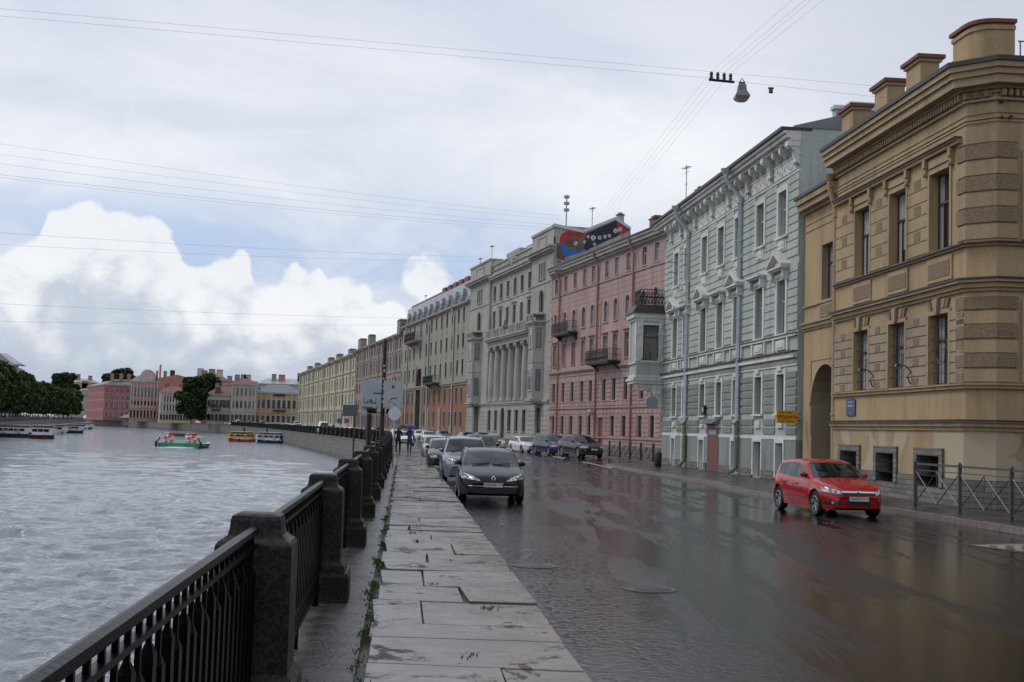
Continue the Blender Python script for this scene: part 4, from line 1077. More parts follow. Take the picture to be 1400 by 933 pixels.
# blue address plaque
u0,zt=T.pt(1158.5,548,-.01); u1,zb=T.pt(1170,568.5,-.01); m_blue=mat('blue_enamel',(.03,.06,.15),.35,.1)
pq=empty('address_plaque',(T.M@Vector(((u0+u1)/2,-.0,zb))),T.ang,'blue enamel street name plaque on the tan corner house, arched top','sign')
w=(u1-u0)/2; mb=MB(); mb.prism([(-w,0),(w,0),(w,zt-zb),(w*.6,zt-zb+.06),(0,zt-zb+.11),(-w*.6,zt-zb+.06),(-w,zt-zb)],-.05,-.005,0)
mb.build('plate',m_blue,pq); mw=mat('sign_white',(.7,.7,.7),.4,0)
text_mesh('НАБЕРЕЖНАЯ',.062,mw,pq,(0,-.055,(zt-zb)*.86),(R(90),0,0)); text_mesh('ФОНТАНКИ',.09,mw,pq,(0,-.055,(zt-zb)*.62),(R(90),0,0)); text_mesh('6',.15,mw,pq,(0,-.055,(zt-zb)*.18),(R(90),0,0))

# ================================================================ green house
G=Bld('green_house','pale green three storey house with white pediments, corner oriel and bright metal downpipes',K=29200,VP=525,xa=905,xb=1088)
m_green=stucco('pale_green_stucco',(.49,.545,.50),.34,.08)
m_gbase=stucco('green_roughcast',(.27,.31,.28),.45,.12)
m_gtrim=stucco('dirty_white_trim',(.74,.74,.70),.35,.08,streak=(.4,.38,.34))
m_gdark=stucco('grey_green_block',(.25,.285,.255),.4,.15)
L=G.L; DEP=15; gx=[G.x(p,300) for p in (923,938.3,962,984.5,1008,1038.5,1070)]
gx=[G.x(p) for p in (922,936.5,960.5,983,1006.5,1037,1067.5)]
topf=[hole(c-.55,c+.55,10.78,12.78,d=.24) for c in gx]; midf=[hole(c-.55,c+.55,6.5,8.85,d=.26) for c in gx]
grf=[hole(c-.50,c+.50,3.05,4.74,d=.30) for c in gx]
basd=[]
for i,c in enumerate(gx):
    w,z0,z1={0:(.42,.75,1.75),1:(.42,.62,1.75),2:(.5,.55,1.75),3:(.55,.18,2.0),4:(.6,.25,1.76),5:(.58,.17,1.78),6:(.5,.25,1.76)}[i]
    basd.append(hole(c-w+(.35 if i==3 else 0),c+w+(.35 if i==3 else 0),z0,z1,d=.35))
doorx=[G.x(969),G.x(984)]   # red door occupies px 968.5-984
basd[3]=hole(doorx[0],doorx[1],.17,2.55,d=.12)
mb=MB(); wall_box(mb,L,1.92,14.6,DEP,topf+midf+grf+[basd[3]],0,0); wall_front(mb,0,L,0,1.92,basd,-.03,1,2); mb.face([(L,-.03,0),(L,DEP,0),(L,DEP,1.92),(L,-.03,1.92)],1); mb.face([(0,-.03,0),(0,DEP,0),(0,DEP,1.92),(0,-.03,1.92)],1)
# firewall over the neighbour
mb.prismx([(.03,14.6),(.03,15.13),(.6,15.3),(1.5,15.45),(1.5,16.0),(6.5,16.0),(DEP/2,17.75),(DEP,15.4),(DEP,14.6)],L-.35,L+.006,0)
G.part(mb,'wall',[m_green,m_gbase,m_gtrim])
mb=MB(); mb.box(L-.40,1.42,16.0,L+.08,6.6,16.16); G.part(mb,'firewall_coping',m_zinc)
mb=MB(); cornice(mb,0,L,[(14.55,14.68,.42),(14.68,14.84,.62),(14.844,14.98,.74)],e0=1); G.part(mb,'cornice',m_gtrim)
mb=MB(); mb.box(-.85,-.86,14.984,L+.03,.5,15.12); G.part(mb,'eaves',m_darkroof)
roof(G,0,L,15.1,DEP,2.2,over=.3)
mb=MB(); u=.25
xsb=[gx[0]-1.2]+[(gx[i]+gx[i+1])/2 for i in range(6)]+[L-.22]
def bracket(mb,u,w,z0,z1,p):
    mb.box(u-w/2,-p,z1-.22,u+w/2,.01,z1,0); mb.prismx([(0,z1-.22),(-p*.85,z1-.22),(-p*.45,z1-.42),(-p*.30,z0+.12),(0,z0)],u-w*.42,u+w*.42)
    mb.ball((u,-p*.8,z1-.24),(w*.45,.10,.10),6); mb.ball((u,-p*.32,z0+.10),(w*.42,.09,.12),6)
for u in xsb: bracket(mb,u,.42,13.55,14.54,.55)
for a,b in zip(xsb[:-1],xsb[1:]):
    for t in (.36,.64): bracket(mb,a+(b-a)*t,.30,14.08,14.54,.45)
    mb.box(a+.3,-.035,13.42,b-.3,.004,13.98); 
    rr=random.Random(int(a*10))
    for q in range(9): mb.ball((a+.45+(b-a-.9)*q/8,-.04,13.70+.13*math.sin(q*1.6)),(.10,.05,.11),6)
band(mb,0,L,13.98,14.06,.06); band(mb,0,L,13.26,13.34,.06)
G.part(mb,'frieze',m_gtrim)
mb=MB(); courses(mb,0,L,9.7,13.25,.355,.055,.05,[dict(h,pad=.26,padz=.45) for h in topf],block=None)
courses(mb,0,L,6.55,9.4,.355,.055,.05,[dict(h,pad=.30,padz=.9) for h in midf]); G.part(mb,'boarded_rustication',m_green)
mb=MB(); courses(mb,0,L,3.05,4.95,.36,.10,.06,[dict(h,pad=.24,padz=.3) for h in grf],m=0); courses(mb,0,L,2.1,2.9,.38,.10,.05,[hole(c-.75,c+.75,2.0,3.0) for c in gx]+[basd[3]],m=0); G.part(mb,'rusticated_blocks',m_gdark)
wins(G,topf,style='casement',fm=m_white,tm=m_gtrim,sur=.24,sp=.08,sill=.08,apron=.55,transom=.62)
for i,h in enumerate(midf): wins(G,[h],style='casement',fm=(m_white if i in(3,5,6) else m_wood),tm=m_gtrim,sur=.26,sp=.08,sill=.05,hood='tri' if i in(0,2,4,6) else 'ent',transom=.62)
wins(G,grf,style='single',fm=m_wood,tm=m_gtrim,sur=.22,sp=.06,sill=.08,gm=m_glassd,hood=None)
mb=MB()
for h in grf: c=(h['x0']+h['x1'])/2; mb.box(c-.30,-.14,h['z1']+.14,c+.30,.0,h['z1']+.34); mb.box(c-.38,-.09,2.42,c+.38,.0,2.50); mb.box(c-.34,-.07,2.52,c+.34,0,2.72)
for h in midf: c=(h['x0']+h['x1'])/2; mb.box(c-.62,-.09,5.80,c+.62,0,6.22); mb.box(c-.42,-.12,5.90,c+.42,-.08,6.12); [mb.box(c+s*.95-.10,-.1,5.75,c+s*.95+.10,0,6.3) for s in(-1,1)]
G.part(mb,'panel',m_gtrim)
mb=MB(); 
for z0,z1,p in ((6.30,6.40,.12),(5.50,5.62,.10),(5.38,5.50,.20),(5.06,5.12,.05)): band(mb,0,L,z0,z1,p)
u=.1
while u<L-.1: mb.ball((u,-.02,5.25),(.10,.05,.09),6); u+=.24
G.part(mb,'string_course',m_gtrim)
mb=MB(); band(mb,0,L,5.624,5.68,.24); band(mb,0,L,6.404,6.44,.16); G.part(mb,'ledge_flashing',m_darkroof)
mb=MB(); band(mb,0,L,1.92,2.06,.05,y=-.0)
for i,h in enumerate(basd):
    if i==3: continue
    for a,b in ((h['x0']-.16,h['x0']-.003),(h['x1']+.003,h['x1']+.16)): mb.box(a,-.075,.25,b,-.028,1.92)
    mb.box(h['x0']-.003,-.075,h['z1']+.003,h['x1']+.003,-.028,1.92)
G.part(mb,'basement_surround',mat('fresh_white_paint',(.62,.63,.63),.6,.15,4))
mb=MB(); xs=[0]+[v for h in basd for v in (h['x0']-.17,h['x1']+.17)]+[L]
for i in range(0,len(xs),2): mb.box(xs[i],-.10,0,xs[i+1],-.031,.55)
G.part(mb,'stone_plinth',m_rub)
m_bdoor=mat('blue_painted_door',(.02,.05,.14),.35,.5,6); m_reddoor=mat('brown_red_steel_door',(.17,.05,.04),.5,.2,3)
for i,h in enumerate(basd):
    c=(h['x0']+h['x1'])/2; w=h['x1']-h['x0']; hh=h['z1']-h['z0']
    if i in(0,1,2): window(G,c,h['z0'],w,hh,d=.35,style='single',fm=m_white,tm=m_gtrim,sill=0,gm=m_glassd,y=-.03)
    else:
        mb=MB(); yy=.22 if i!=3 else -.06; mt={3:m_reddoor,4:m_bdoor,5:m_dframe,6:m_bdoor}[i]
        mb.box(h['x0']+.01,yy,h['z0'],h['x1']-.01,yy+.06,h['z1']-.01,0)
        if i==6: 
            rr=random.Random(2); [mb.tube([(c-.3+.12*k,yy-.005,.5+rr.random()*.9),(c-.1+.1*k,yy-.005,.4+rr.random()*1.2)],.02,4,1) for k in range(5)]
        if i==3: mb.box(h['x0']+.35,yy-.01,h['z1']-.5,h['x1']-.35,yy,h['z1']-.25,1)
        d=G.part(mb,'door',[mt,mat('pale_door_mark',(.35,.38,.42),.5)])
        hb=MB(); hb.box(h['x1']-.16,yy-.06,1.0,h['x1']-.12,yy-.002,1.2); G.part(hb,'handle',m_zinc,d)
        if i==3:
            mb=MB(); mb.box(h['x0']-.25,-.45,2.60,h['x1']+.2,.0,2.66); mb.prismx([(-.45,2.66),(0,2.66),(0,2.86)],h['x0']-.25,h['x1']+.2); G.part(mb,'door_canopy',m_metalroof)
for p in (940.3,1012.2): 
    downpipe(G,G.x(p,560),14.95,proj=.92,r=.12,mt=m_zinc,zb=2.6)
    mb=MB(); u=G.x(p,560); mb.tube([(u,-.18,2.75),(u,-.18,.55),(u,-.42,.28)],.13,8); G.part(mb,'pipe_foot',mat('green_painted_pipe',(.16,.22,.14),.6,.3,5),smooth=40)
# snow guard / balusters in front of basement windows
# oriel at the far corner
mb=MB(); ox0,ox1,oy0=-2.1,.0,-1.72
mb.box(ox0,oy0,5.6,ox1,1.2,9.1,0)
G.part(mb,'oriel_wall',m_green)
mb=MB()
for z0,z1,e in ((5.05,5.22,.12),(5.22,5.40,.20),(5.44,5.6,.06),(6.28,6.38,.10),(8.95,9.12,.10),(9.12,9.42,.24)): mb.box(ox0-e,oy0-e,z0,ox1+e*.55,1.0,z1)
for yy_ in (oy0+.18,-.22):
    mb.box(ox1-.1,yy_-.14,6.42,ox1+.07,yy_+.14,8.95); mb.box(ox1-.1,yy_-.19,6.42,ox1+.11,yy_+.19,6.62); mb.box(ox1-.1,yy_-.19,8.1,ox1+.12,yy_+.19,8.22)
    mb.ball((ox1+.08,yy_,8.6),(.07,.12,.16),8); mb.ball((ox1+.08,yy_,7.25),(.05,.10,.14),6)
for xx in (ox0+.15,ox1-.15): mb.box(xx-.14,oy0-.07,6.42,xx+.14,oy0+.1,8.95)
G.part(mb,'oriel_trim',m_gtrim)
mb=MB(); mb.box(ox0,oy0,5.22,ox1+.10,1,5.44); G.part(mb,'oriel_base',m_green)
o=window(G,0,6.48,.98,2.2,d=.10,style='single',fm=m_wood,tm=m_gtrim,sur=.12,sp=.05,sill=.05,transom=.66); o.location=(ox1+.06,(oy0+0)/2,6.48); o.rotation_euler=(0,0,R(90))
mb=MB(); n0=len(mb.v); mb.taper((ox0+ox1)/2,(oy0+.3)/2-.1,9.42,9.95,1.35,1.25,1.05,.95); G.part(mb,'oriel_roof',m_darkroof)
mb=MB()
for zz in (10.02,10.9): mb.box(ox0+.1,oy0+.2,zz,ox1-.1,oy0+.24,zz+.04); mb.box(ox1-.14,oy0+.2,zz,ox1-.1,.0,zz+.04); mb.box(ox0+.1,oy0+.2,zz,ox0+.14,0,zz+.04)
for i in range(16):
    u=oy0+.2+i*.105; mb.box(ox1-.14,u,9.9,ox1-.11,u+.03,10.95); mb.torus((ox1-.12,u+.03,10.35+.2*(i%2)),.10,.022,'x',8,4); mb.ball((ox1-.12,u,10.15+.3*((i+1)%2)),(.04,.08,.10),6)
    if i<15: v=ox0+.15+i*.125; mb.box(v,oy0+.2,9.9,v+.03,oy0+.23,10.95); mb.torus((v,oy0+.22,10.35+.2*(i%2)),.10,.022,'y',8,4)
G.part(mb,'roof_terrace_railing',m_iron2)
mb=MB()          # scrolled bracket under the oriel (on its near side)
cur=[(-.02,3.35),(-.16,3.38),(-.30,3.9),(-.55,4.35),(-.95,4.62),(-1.35,4.68),(-1.62,4.60),(-1.72,4.85),(-1.72,5.05),(0,5.05)]
mb.prismx([(y,z) for y,z in cur],-.32,-.04)
mb.torus((-.02,-1.42,4.80),.17,.05,'x',14,6); mb.torus((-.02,-.35,4.62),.22,.05,'x',14,6); mb.torus((-.02,-.85,4.86),.12,.035,'x',12,6)
for q in range(8): mb.ball((-.03,-.15-.18*q,4.75+.12*math.sin(q*2)),(.05,.10,.08),6)
G.part(mb,'oriel_bracket',m_gtrim)
for (xx,yy_) in ((-.2,-.6),(-1.6,-1.0)): pass
# utilities: meter box, small cameras, antenna
mb=MB(); u,z=G.pt(965,561,-.03); mb.box(u-.22,-.2,z-.25,u+.22,-.06,z+.25,0); mb.box(u-.12,-.215,z-.1,u+.12,-.2,z+.15,1); G.part(mb,'wall_box',[m_iron2,m_white])
mb=MB()
for a in (926,945): 
    u=G.x(a,350); mb.tube([(u,0,12.2),(u,-.5,12.25)],.02,5); mb.tube([(u,0,11.6),(u,-.5,11.65)],.02,5)
G.part(mb,'wire_brackets',m_iron2)
antenna(G,gx[3],7,16.5,3.0)
# shop sign
u0,zt=G.pt(1052,564,-.9); mb=MB()
m_yel=mat('yellow_sign',(.75,.38,.02),.4,.05); m_sred=mat('sign_dark_red',(.25,.02,.01),.4,0)
u1,zb=G.pt(1074.5,578.6,-.9)
uc=(u0+u1)/2+.25; 
sg=empty('shop_sign',G.M@Vector((uc,-.0,zb)),G.ang,'yellow projecting grocery sign with red letters on the green house','sign')
mb=MB(); mb.box(-.06,-1.02,.0,.06,-.16,.52,0); mb.box(-.03,-.16,.1,.03,.0,.14,1); mb.box(-.03,-.16,.38,.03,.0,.42,1); mb.build('panel',[m_yel,m_iron2],sg)
text_mesh('ПРОДУКТЫ',.165,m_sred,sg,(.068,-.59,.25),(R(90),0,R(90)))
mb=MB()
for y0,w,z in ((-.92,.24,.43),(-.62,.30,.43),(-.90,.22,.08),(-.6,.34,.08)):
    for k in range(int(w/.05)): mb.box(.0601,y0+k*.05,z-.02,.064,y0+k*.05+.035,z+.02)
mb.build('fine_print',m_sred,sg)

cx_,cy_=[v for v in (G.Mi@Vector(((1163-696)/1700*55,55,0))).xy]
mb=MB(); mb.box(cx_-.6,cy_-.5,12.5,cx_+.6,cy_+.5,16.0,0); mb.box(cx_-.72,cy_-.62,16.0,cx_+.72,cy_+.62,16.45,1); mb.box(cx_-.62,cy_-.52,16.45,cx_+.62,cy_+.52,16.75,0); mb.box(cx_-.74,cy_-.64,16.75,cx_+.74,cy_+.64,16.95,2)
G.part(mb,'chimney',[m_tan2,m_redcap,m_zinc])
# ================================================================ pink house
KF,VF=69940,250
P=Bld('pink_house','five storey dusty pink house with arched third floor windows and two iron balconies',K=KF,VP=VF,xa=750,xb=925)
m_pink=stucco('dusty_pink_stucco',(.48,.315,.29),.40,.10); m_pinktrim=stucco('pink_trim',(.40,.28,.25),.3,.1)
m_pinkg=stucco('greyish_frame',(.46,.41,.38),.3,.1)
L=P.L; DEP=14
mid=lambda a:a
c1=[P.x(p,355) for p in (762.4,775.3,787.9,801.4,813.3,830.3,845.2,861.8,883.4,900.3,915)]
c5=[P.x(p,583) for p in (755.8,768.2,780.4,793.3,805,820.5,836.6,852.3,874.2,891,907)]
c1=[(a+b)/2 if i not in(5,) else a for i,(a,b) in enumerate(zip(c1,c5))]
def row(cs,w,z0,z1,**k): return [hole(c-w/2,c+w/2,z0,z1,**k) for c in cs]
r1=row(c1,1.05,17.15,18.8); r2=row(c1,1.05,12.75,14.85,arch=.5); r3=row(c1,1.1,9.0,11.35); r4=row(c1,1.0,5.05,7.15)
r5=row([c for i,c in enumerate(c5) if i!=5],1.0,1.6,3.55); dr=[hole(c5[5]-.75,c5[5]+.75,.15,3.4,d=.3)]
mb=MB(); wall_box(mb,L,0,19.4,DEP,r1+r2+r3+r4+r5+dr,0,0); P.part(mb,'wall',m_pink)
wins(P,r1,style='casement',fm=m_white,tm=m_pinkg,sill=.05,sur=.09,sp=.03); wins(P,r2,style='casement',fm=m_white,tm=m_pinkg,sill=.05,sur=.18,sp=.06)
for i,h in enumerate(r3): wins(P,[h],style='casement',fm=m_white,tm=m_pinktrim,sill=.06,sur=.12,hood='flat' if i%2 or 1 else None)
wins(P,r4,style='casement',fm=m_dframe,tm=m_pinkg,sill=.05,sur=.12,sp=.04,gm=m_glassd); wins(P,r5,style='single',fm=m_dframe,tm=m_pinkg,sill=.05,gm=m_glassd)
mb=MB(); h=dr[0]; mb.box(h['x0'],.2,.15,h['x1'],.28,3.4); P.part(mb,'door',mat('faded_red_door',(.20,.065,.055),.6,.3,3))
mb=MB(); cornice(mb,0,L,[(19.0,19.15,.10),(19.15,19.4,.28),(19.4,19.75,.5),(19.75,20.0,.62)]); P.part(mb,'cornice',stucco('grey_cornice',(.36,.33,.31),.3))
mb=MB(); mb.box(-.1,-.7,20.004,L+.1,.6,20.12); P.part(mb,'eaves',m_darkroof)
mb=MB()
for z0,z1,p in ((16.75,16.95,.10),(8.1,8.25,.12),(8.25,8.45,.25),(7.75,7.85,.06),(4.3,4.42,.14),(1.38,1.5,.12)): band(mb,0,L,z0,z1,p)
P.part(mb,'string_course',m_pinktrim)
mb=MB(); courses(mb,0,L,4.5,7.7,.42,.12,.06,[dict(h,pad=.16,padz=.2) for h in r4],block=1.1); courses(mb,0,L,1.6,4.2,.42,.12,.06,[dict(h,pad=.12,padz=.1) for h in r5+dr],block=1.1)
for h in r2+r3: pass
for k in range(12):          # long and short quoins beside the pipes
    for xq in (P.x(817,500)+.5,P.x(765,500)+.4,.3): mb.box(xq-.3 if k%2 else xq-.18,-.06,8.6+k*.55,xq+.3 if k%2 else xq+.18,.0,8.6+k*.55+.42)
courses(mb,0,L,15.2,16.7,.5,.05,.02,[]); P.part(mb,'rusticated_blocks',m_pink)
mb=MB(); mb.box(-.02,-.08,0,L,-.001,.75); P.part(mb,'stone_plinth',m_rub)
m_pinkpipe=mat('pink_brown_pipe',(.33,.16,.13),.5,.2,2)
for p in (765.5,817.5,866): downpipe(P,P.x(p,460),19.9,proj=.6,r=.10,mt=m_pinkpipe)
balcony(P,P.x(767,450),P.x(790,450),12.4,1.1,1.15,mt=m_iron2); balcony(P,P.x(817,495),P.x(848,495),8.75,1.3,1.15,style='orn')
roof(P,0,L,20.05,DEP,2.0)
chimney(P,P.x(868,300),2.2,20.3,21.9,1.3,1.0,mt=mat('brick_chimney',(.22,.11,.085),.8,.3,9)); chimney(P,P.x(888,290),5,20.5,24.2,.9,.8,mt=mat('brick_chimney',(.22,.11,.085),.8,.3,9)); 
mb=MB(); mb.box(P.x(893,290)-1,4.2,20.5,P.x(893,290)+2.4,8,24); P.part(mb,'roof_shelter',mat('green_netting',(.06,.22,.10),.6,.4,3))
antenna(P,P.x(888,290),3.5,22,4.4); 
u,z=P.pt(810,565,-.3); mb=MB(); mb.lathe([(.0,.05),(.30,.05),(.34,.15),(.36,.0),(.30,-.12),(0,-.14)],14,(u,-.65,z),'y',0); mb.lathe([(0,-.15),(.14,-.15)],10,(u,-.65,z),'y',1); mb.box(u-.7,-.4,z-.12,u+.1,-.001,z+.12,0)
P.part(mb,'wall_loudspeaker',[mat('speaker_grey',(.4,.4,.4),.5,.1),m_iron2],smooth=40)
mb=MB(); u,z=P.pt(751,572,-.02); mb.lathe([(0,0),(.28,0),(.28,.03)],14,(u+.5,-.07,z),'y'); P.part(mb,'round_plaque',m_blue)

# ================================================================ grey bank building
B=Bld('grey_bank','grey stone neoclassical building with six engaged columns, two bay wings and a heavy attic',K=KF,VP=VF,xa=637.5,xb=750)
m_bank=stucco('bank_stone',(.43,.41,.375),.42,.12,streak=(.35,.34,.32)); m_bankl=stucco('bank_column_stone',(.46,.44,.40),.3,.10)
L=B.L; DEP=16; xl=B.x(668,470); xr=B.x(724.5,470)
cc=[B.x(p,400) for p in (675,683.7,692,700.7,710,719)]
c0=[xl+(xr-xl)*(i+.5)/6 for i in range(6)]
hs=row(c0,1.25,19.1,21.1)+row(c0,1.25,15.3,17.7)+row(c0,1.5,1.7,4.35); col_w=row(c0,1.3,6.6,11.6,d=.2)
hs[14]=hole(c0[2]-.95,c0[2]+.95,.3,4.7,arch=.95)
wl,wr=xl,xr; lc=(0+xl)/2; rc=(xr+L)/2; WL=xl; WR=L-xr
wing=[]
for c,s in ((lc,1.15),(rc,1.0)):
    for k in(-1,0,1): wing.append(hole(c+k*.95*s-.3*s,c+k*.95*s+.3*s,19.5,21.4,d=.3))
    wing.append(hole(c-.9*s,c+.9*s,15.6,18.25,arch=.9*s,d=.3))
wing.append(hole(lc-1.5,lc+1.5,.15,5.0,arch=1.5,d=.9)); wing.append(hole(rc-1.15,rc+1.15,1.6,4.6,arch=.6,d=.3))
mb=MB(); wall_front(mb,0,xl,0,23.9,wing); wall_front(mb,xr,L,0,23.9,wing)
rec=.5
wall_front(mb,xl,xr,0,5.4,hs,0); wall_front(mb,xl,xr,5.4,13.0,col_w,1.3); wall_front(mb,xl,xr,13.0,23.2,hs,.25)
mb.face([(xl,0,5.4),(xr,0,5.4),(xr,1.3,5.4),(xl,1.3,5.4)]); mb.face([(xl,0,5.4),(xl,1.3,5.4),(xl,1.3,24),(xl,0,24)]); mb.face([(xr,0,5.4),(xr,0,24),(xr,1.3,24),(xr,1.3,5.4)]); mb.face([(xl,.25,13),(xr,.25,13),(xr,1.3,13),(xl,1.3,13)])
mb.box(0,.02+1.4,0,L,DEP,23.2)
mb.face([(L,0,0),(L,2,0),(L,2,23.9),(L,0,23.9)]); mb.face([(0,0,0),(0,0,23.9),(0,2,23.9),(0,2,0)]); B.part(mb,'wall',m_bank)
for i,h in enumerate(hs):
    if i==14: continue
    yy=.25 if i<12 else 0
    wins(B,[h],style='casement',fm=m_dframe,tm=m_bank,sur=.14,sill=.08,hood='flat' if 6<=i<12 and i%2 else None,gm=m_glassd,y=yy)
wins(B,col_w,style='casement',fm=m_dframe,tm=m_bank,sill=0,gm=m_glassd,y=1.3)
for i,h in enumerate(wing):
    if h['z0']<1: continue
    wins(B,[h],style='casement' if h['x1']-h['x0']>1 else 'single',fm=m_dframe,tm=m_bank,sur=.16,sp=.06,sill=.08,gm=m_glassd)
mb=MB(); mb.box(hs[14]['x0'],.2,.2,hs[14]['x1'],.24,4.7); mb.box(wing[-2]['x0'],.85,.15,wing[-2]['x1'],.89,5.0); B.part(mb,'door',m_inner)
for i in range(7):
    u=xl+(xr-xl)*i/6; 
    if i==0: u+=.55
    if i==6: u-=.55
    mb=MB(); mb.lathe([(.72,5.5),(.72,5.7),(.66,5.75),(.66,5.95),(.60,6.0),(.61,8.5),(.56,11.0),(.50,12.3),(.56,12.35),(.56,12.45),(.62,12.5)],16,(u,.62,0)); mb.box(u-.7,-.08,12.5,u+.7,1.2,12.8)
    for s in(-1,1): mb.lathe([(0,-.1),(.20,-.1),(.20,.9),(0,.9)],10,(u+s*.5,.1,12.42),'y')
    B.part(mb,'column',m_bankl,smooth=40)
mb=MB()
for z0,z1,p in ((12.8,13.2,.15),(13.2,13.5,.22),(13.5,13.75,.55),(13.75,13.95,.7)): band(mb,xl,xr,z0,z1,p,e=-.01)
B.part(mb,'entablature',m_bank)
mb=MB(); mb.box(xl,-.6,14.9,xr,-.4,15.1)
for i in range(27):
    u=xl+.2+(xr-xl-.4)*i/26; mb.box(u-.16 if i%5 else u-.35,-.58,13.95,u+.16 if i%5 else u+.35,-.42,14.9)
B.part(mb,'balustrade',m_bank)
mb=MB()
for xa_,xb_,pr in ((0,xl,1),(xr,L,1)):
    for z0,z1,p in ((5.0,5.2,.12),(5.2,5.45,.25),(14.4,14.6,.1),(18.9,19.1,.1)): band(mb,xa_,xb_,z0,z1,p)
    cornice(mb,xa_,xb_,[(22.2,22.4,.25),(22.4,22.7,.6),(22.7,22.9,.8)],e0=1 if xa_==0 else 0,e1=1 if xb_==L else 0)
band(mb,xl,xr,5.0,5.2,.12,e=-.01); band(mb,xl,xr,5.2,5.42,.2,e=-.01); band(mb,xl,xr,18.6,18.75,.08,y=.25,e=-.01)
for z0,z1,p in ((21.8,22.0,.2),(22.0,22.3,.5),(22.3,22.5,.65)): band(mb,xl,xr,z0,z1,p,y=.25,e=-.01)
B.part(mb,'cornice',m_bank)
mb=MB(); mb.box(0,-.05,22.9,xl,1.5,24.9); mb.box(xr,-.05,22.9,L,4,24.9); mb.box(xl,.35,22.5,xr,1.5,24.0); mb.box(-.1,-.2,24.9,xl+.1,1.7,25.15); mb.box(xr-.1,-.2,24.9,L+.1,4.2,25.2); mb.box(xl+.05,.2,24.0,xr-.05,1.6,24.2)
mb.box((xl+xr)/2-3,.25,24.2,(xl+xr)/2+3.5,1.5,24.8)
for c,w in ((lc,2.2),(rc,1.6),(xl+2.4,1.4),(xr-2.4,1.4)):
    mb.box(c-w,-.0 if c in(lc,rc) else .3,23.3,c+w,.05 if c in (lc,rc) else .36,23.5); yy=-.12 if c in(lc,rc) else .28
    for z0,z1 in ((23.25,23.4),(24.35,24.5)): mb.box(c-w,yy,z0,c+w,yy+.1,z1)
    for s in(-1,1): mb.box(c+s*w-.08,yy,23.25,c+s*w+.08,yy+.1,24.5)
cx=(xl+xr)/2
for i in range(11):
    t=i/10*2-1; mb.ball((cx+t*2.6,.28,23.3+.5*(1-t*t)*abs(math.sin(i*1.9))+.2),(.3,.12,.25),6)
mb.ball((cx,.25,23.4),(.6,.2,.65),8)
B.part(mb,'attic',m_bank)
for c,W in ((lc,2.3),(rc,1.75)):      # polygonal two storey bays
    mb=MB(); pl=[(c-W,0),(c-W*.62,-1.15),(c+W*.62,-1.15),(c+W,0)]
    mb.slab([(p[0],p[1]*1.0) for p in pl],5.45,14.4); g=lambda k:[(c+(p[0]-c)*k,p[1]*k) for p in pl]
    for z0,z1,k in ((5.0,5.25,1.08),(5.25,5.5,1.2),(9.7,9.9,1.05),(14.1,14.3,1.12),(14.3,14.5,1.25),(15.2,15.35,1.2)): mb.slab(g(k),z0,z1)
    for p in pl+[((pl[1][0]+pl[2][0])/2,-1.15),((pl[1][0]*.7+pl[2][0]*.3),-1.15),((pl[1][0]*.3+pl[2][0]*.7),-1.15)]: mb.box(c+(p[0]-c)*1.12-.12,p[1]*1.12-.1,14.5,c+(p[0]-c)*1.12+.12,p[1]*1.12+.1,15.2)
    for z in (10.6,): mb.box(c-.5,-1.2,9.95,c+.5,-1.15,10.9)
    bay=B.part(mb,'bay',m_bank)
    for z0,z1 in ((6.5,8.95),(11.4,13.7)):
        o=window(B,c,z0,W*.8,z1-z0,d=.02,style='casement',fm=m_white,tm=m_bank,sur=.1,sp=.03,sill=.05,y=-1.17,gm=m_glassd,parent=bay)
        for s in(-1,1):
            ang=math.atan2(1.15,W*.38)
            o=window(B,0,z0,W*.28,z1-z0,d=.02,style='single',fm=m_dframe,tm=m_bank,sur=.06,sp=.03,sill=0,gm=m_glassd,parent=bay)
            o.location=(c+s*W*.81+s*.012,-.575-.012,z0); o.rotation_euler=(0,0,s*ang)
mb=MB(); courses(mb,0,xl,.8,4.9,.55,.10,.05,[dict(h,pad=.25,padz=.3) for h in wing]); courses(mb,xl,xr,.8,4.9,.55,.05,.03,[dict(h,pad=.16,padz=.2) for h in hs]); courses(mb,xr,L,.8,4.9,.55,.10,.05,[dict(h,pad=.25,padz=.3) for h in wing]); courses(mb,L-1.0,L,5.6,22,.9,.08,.05,[]); courses(mb,xl-.9,xl,5.6,22,.9,.08,.05,[])
B.part(mb,'rusticated_blocks',m_bank)
mb=MB(); mb.box(0,-.12,0,L,-.001,.75); B.part(mb,'stone_plinth',m_rub)
mb=MB(); mb.box(0,0.1,23.2,L,DEP,23.4); B.part(mb,'roof',m_metalroof)
# firewall with its coping and mural, rising over the pink roof
px=lambda a,b:(a,b)
# built in the plane of the bank's side wall (local x=L): outline in (y,z)
def side(pxx,pyy):
    o=B.Mi@Vector((0,0,CAMZ)); d=B.Mi.to_3x3()@ray(pxx,pyy); t=(L+.05-o.x)/d.x; p=o+d*t; return p.y,p.z
sp_=[side(*q) for q in ((757,310),(797,319),(799,318),(841,301),(862,315))]
out=[(0.2,19.5)]+[(max(.2,a),b) for a,b in sp_]+[(sp_[-1][0]+.5,19.5)]
mb=MB(); mb.prismx(out,L-.5,L+.05); fwl=B.part(mb,'firewall',m_bank)
mb=MB()
for (a,b),(c,d) in zip(sp_[:-1],sp_[1:]): mb.prismx([(a,b),(c,d),(c,d+.35),(a,b+.35)],L-.6,L+.22)
B.part(mb,'firewall_coping',m_zinc)
ys=[p[0] for p in sp_]; Y0,Y1=ys[0],ys[-1]
def mural(poly,mt,k):
    mb=MB(); q=[side(*p) for p in poly]; mb.prismx([(y,z) for y,z in q],L+.05,L+.06+.004*k); return mt,mb
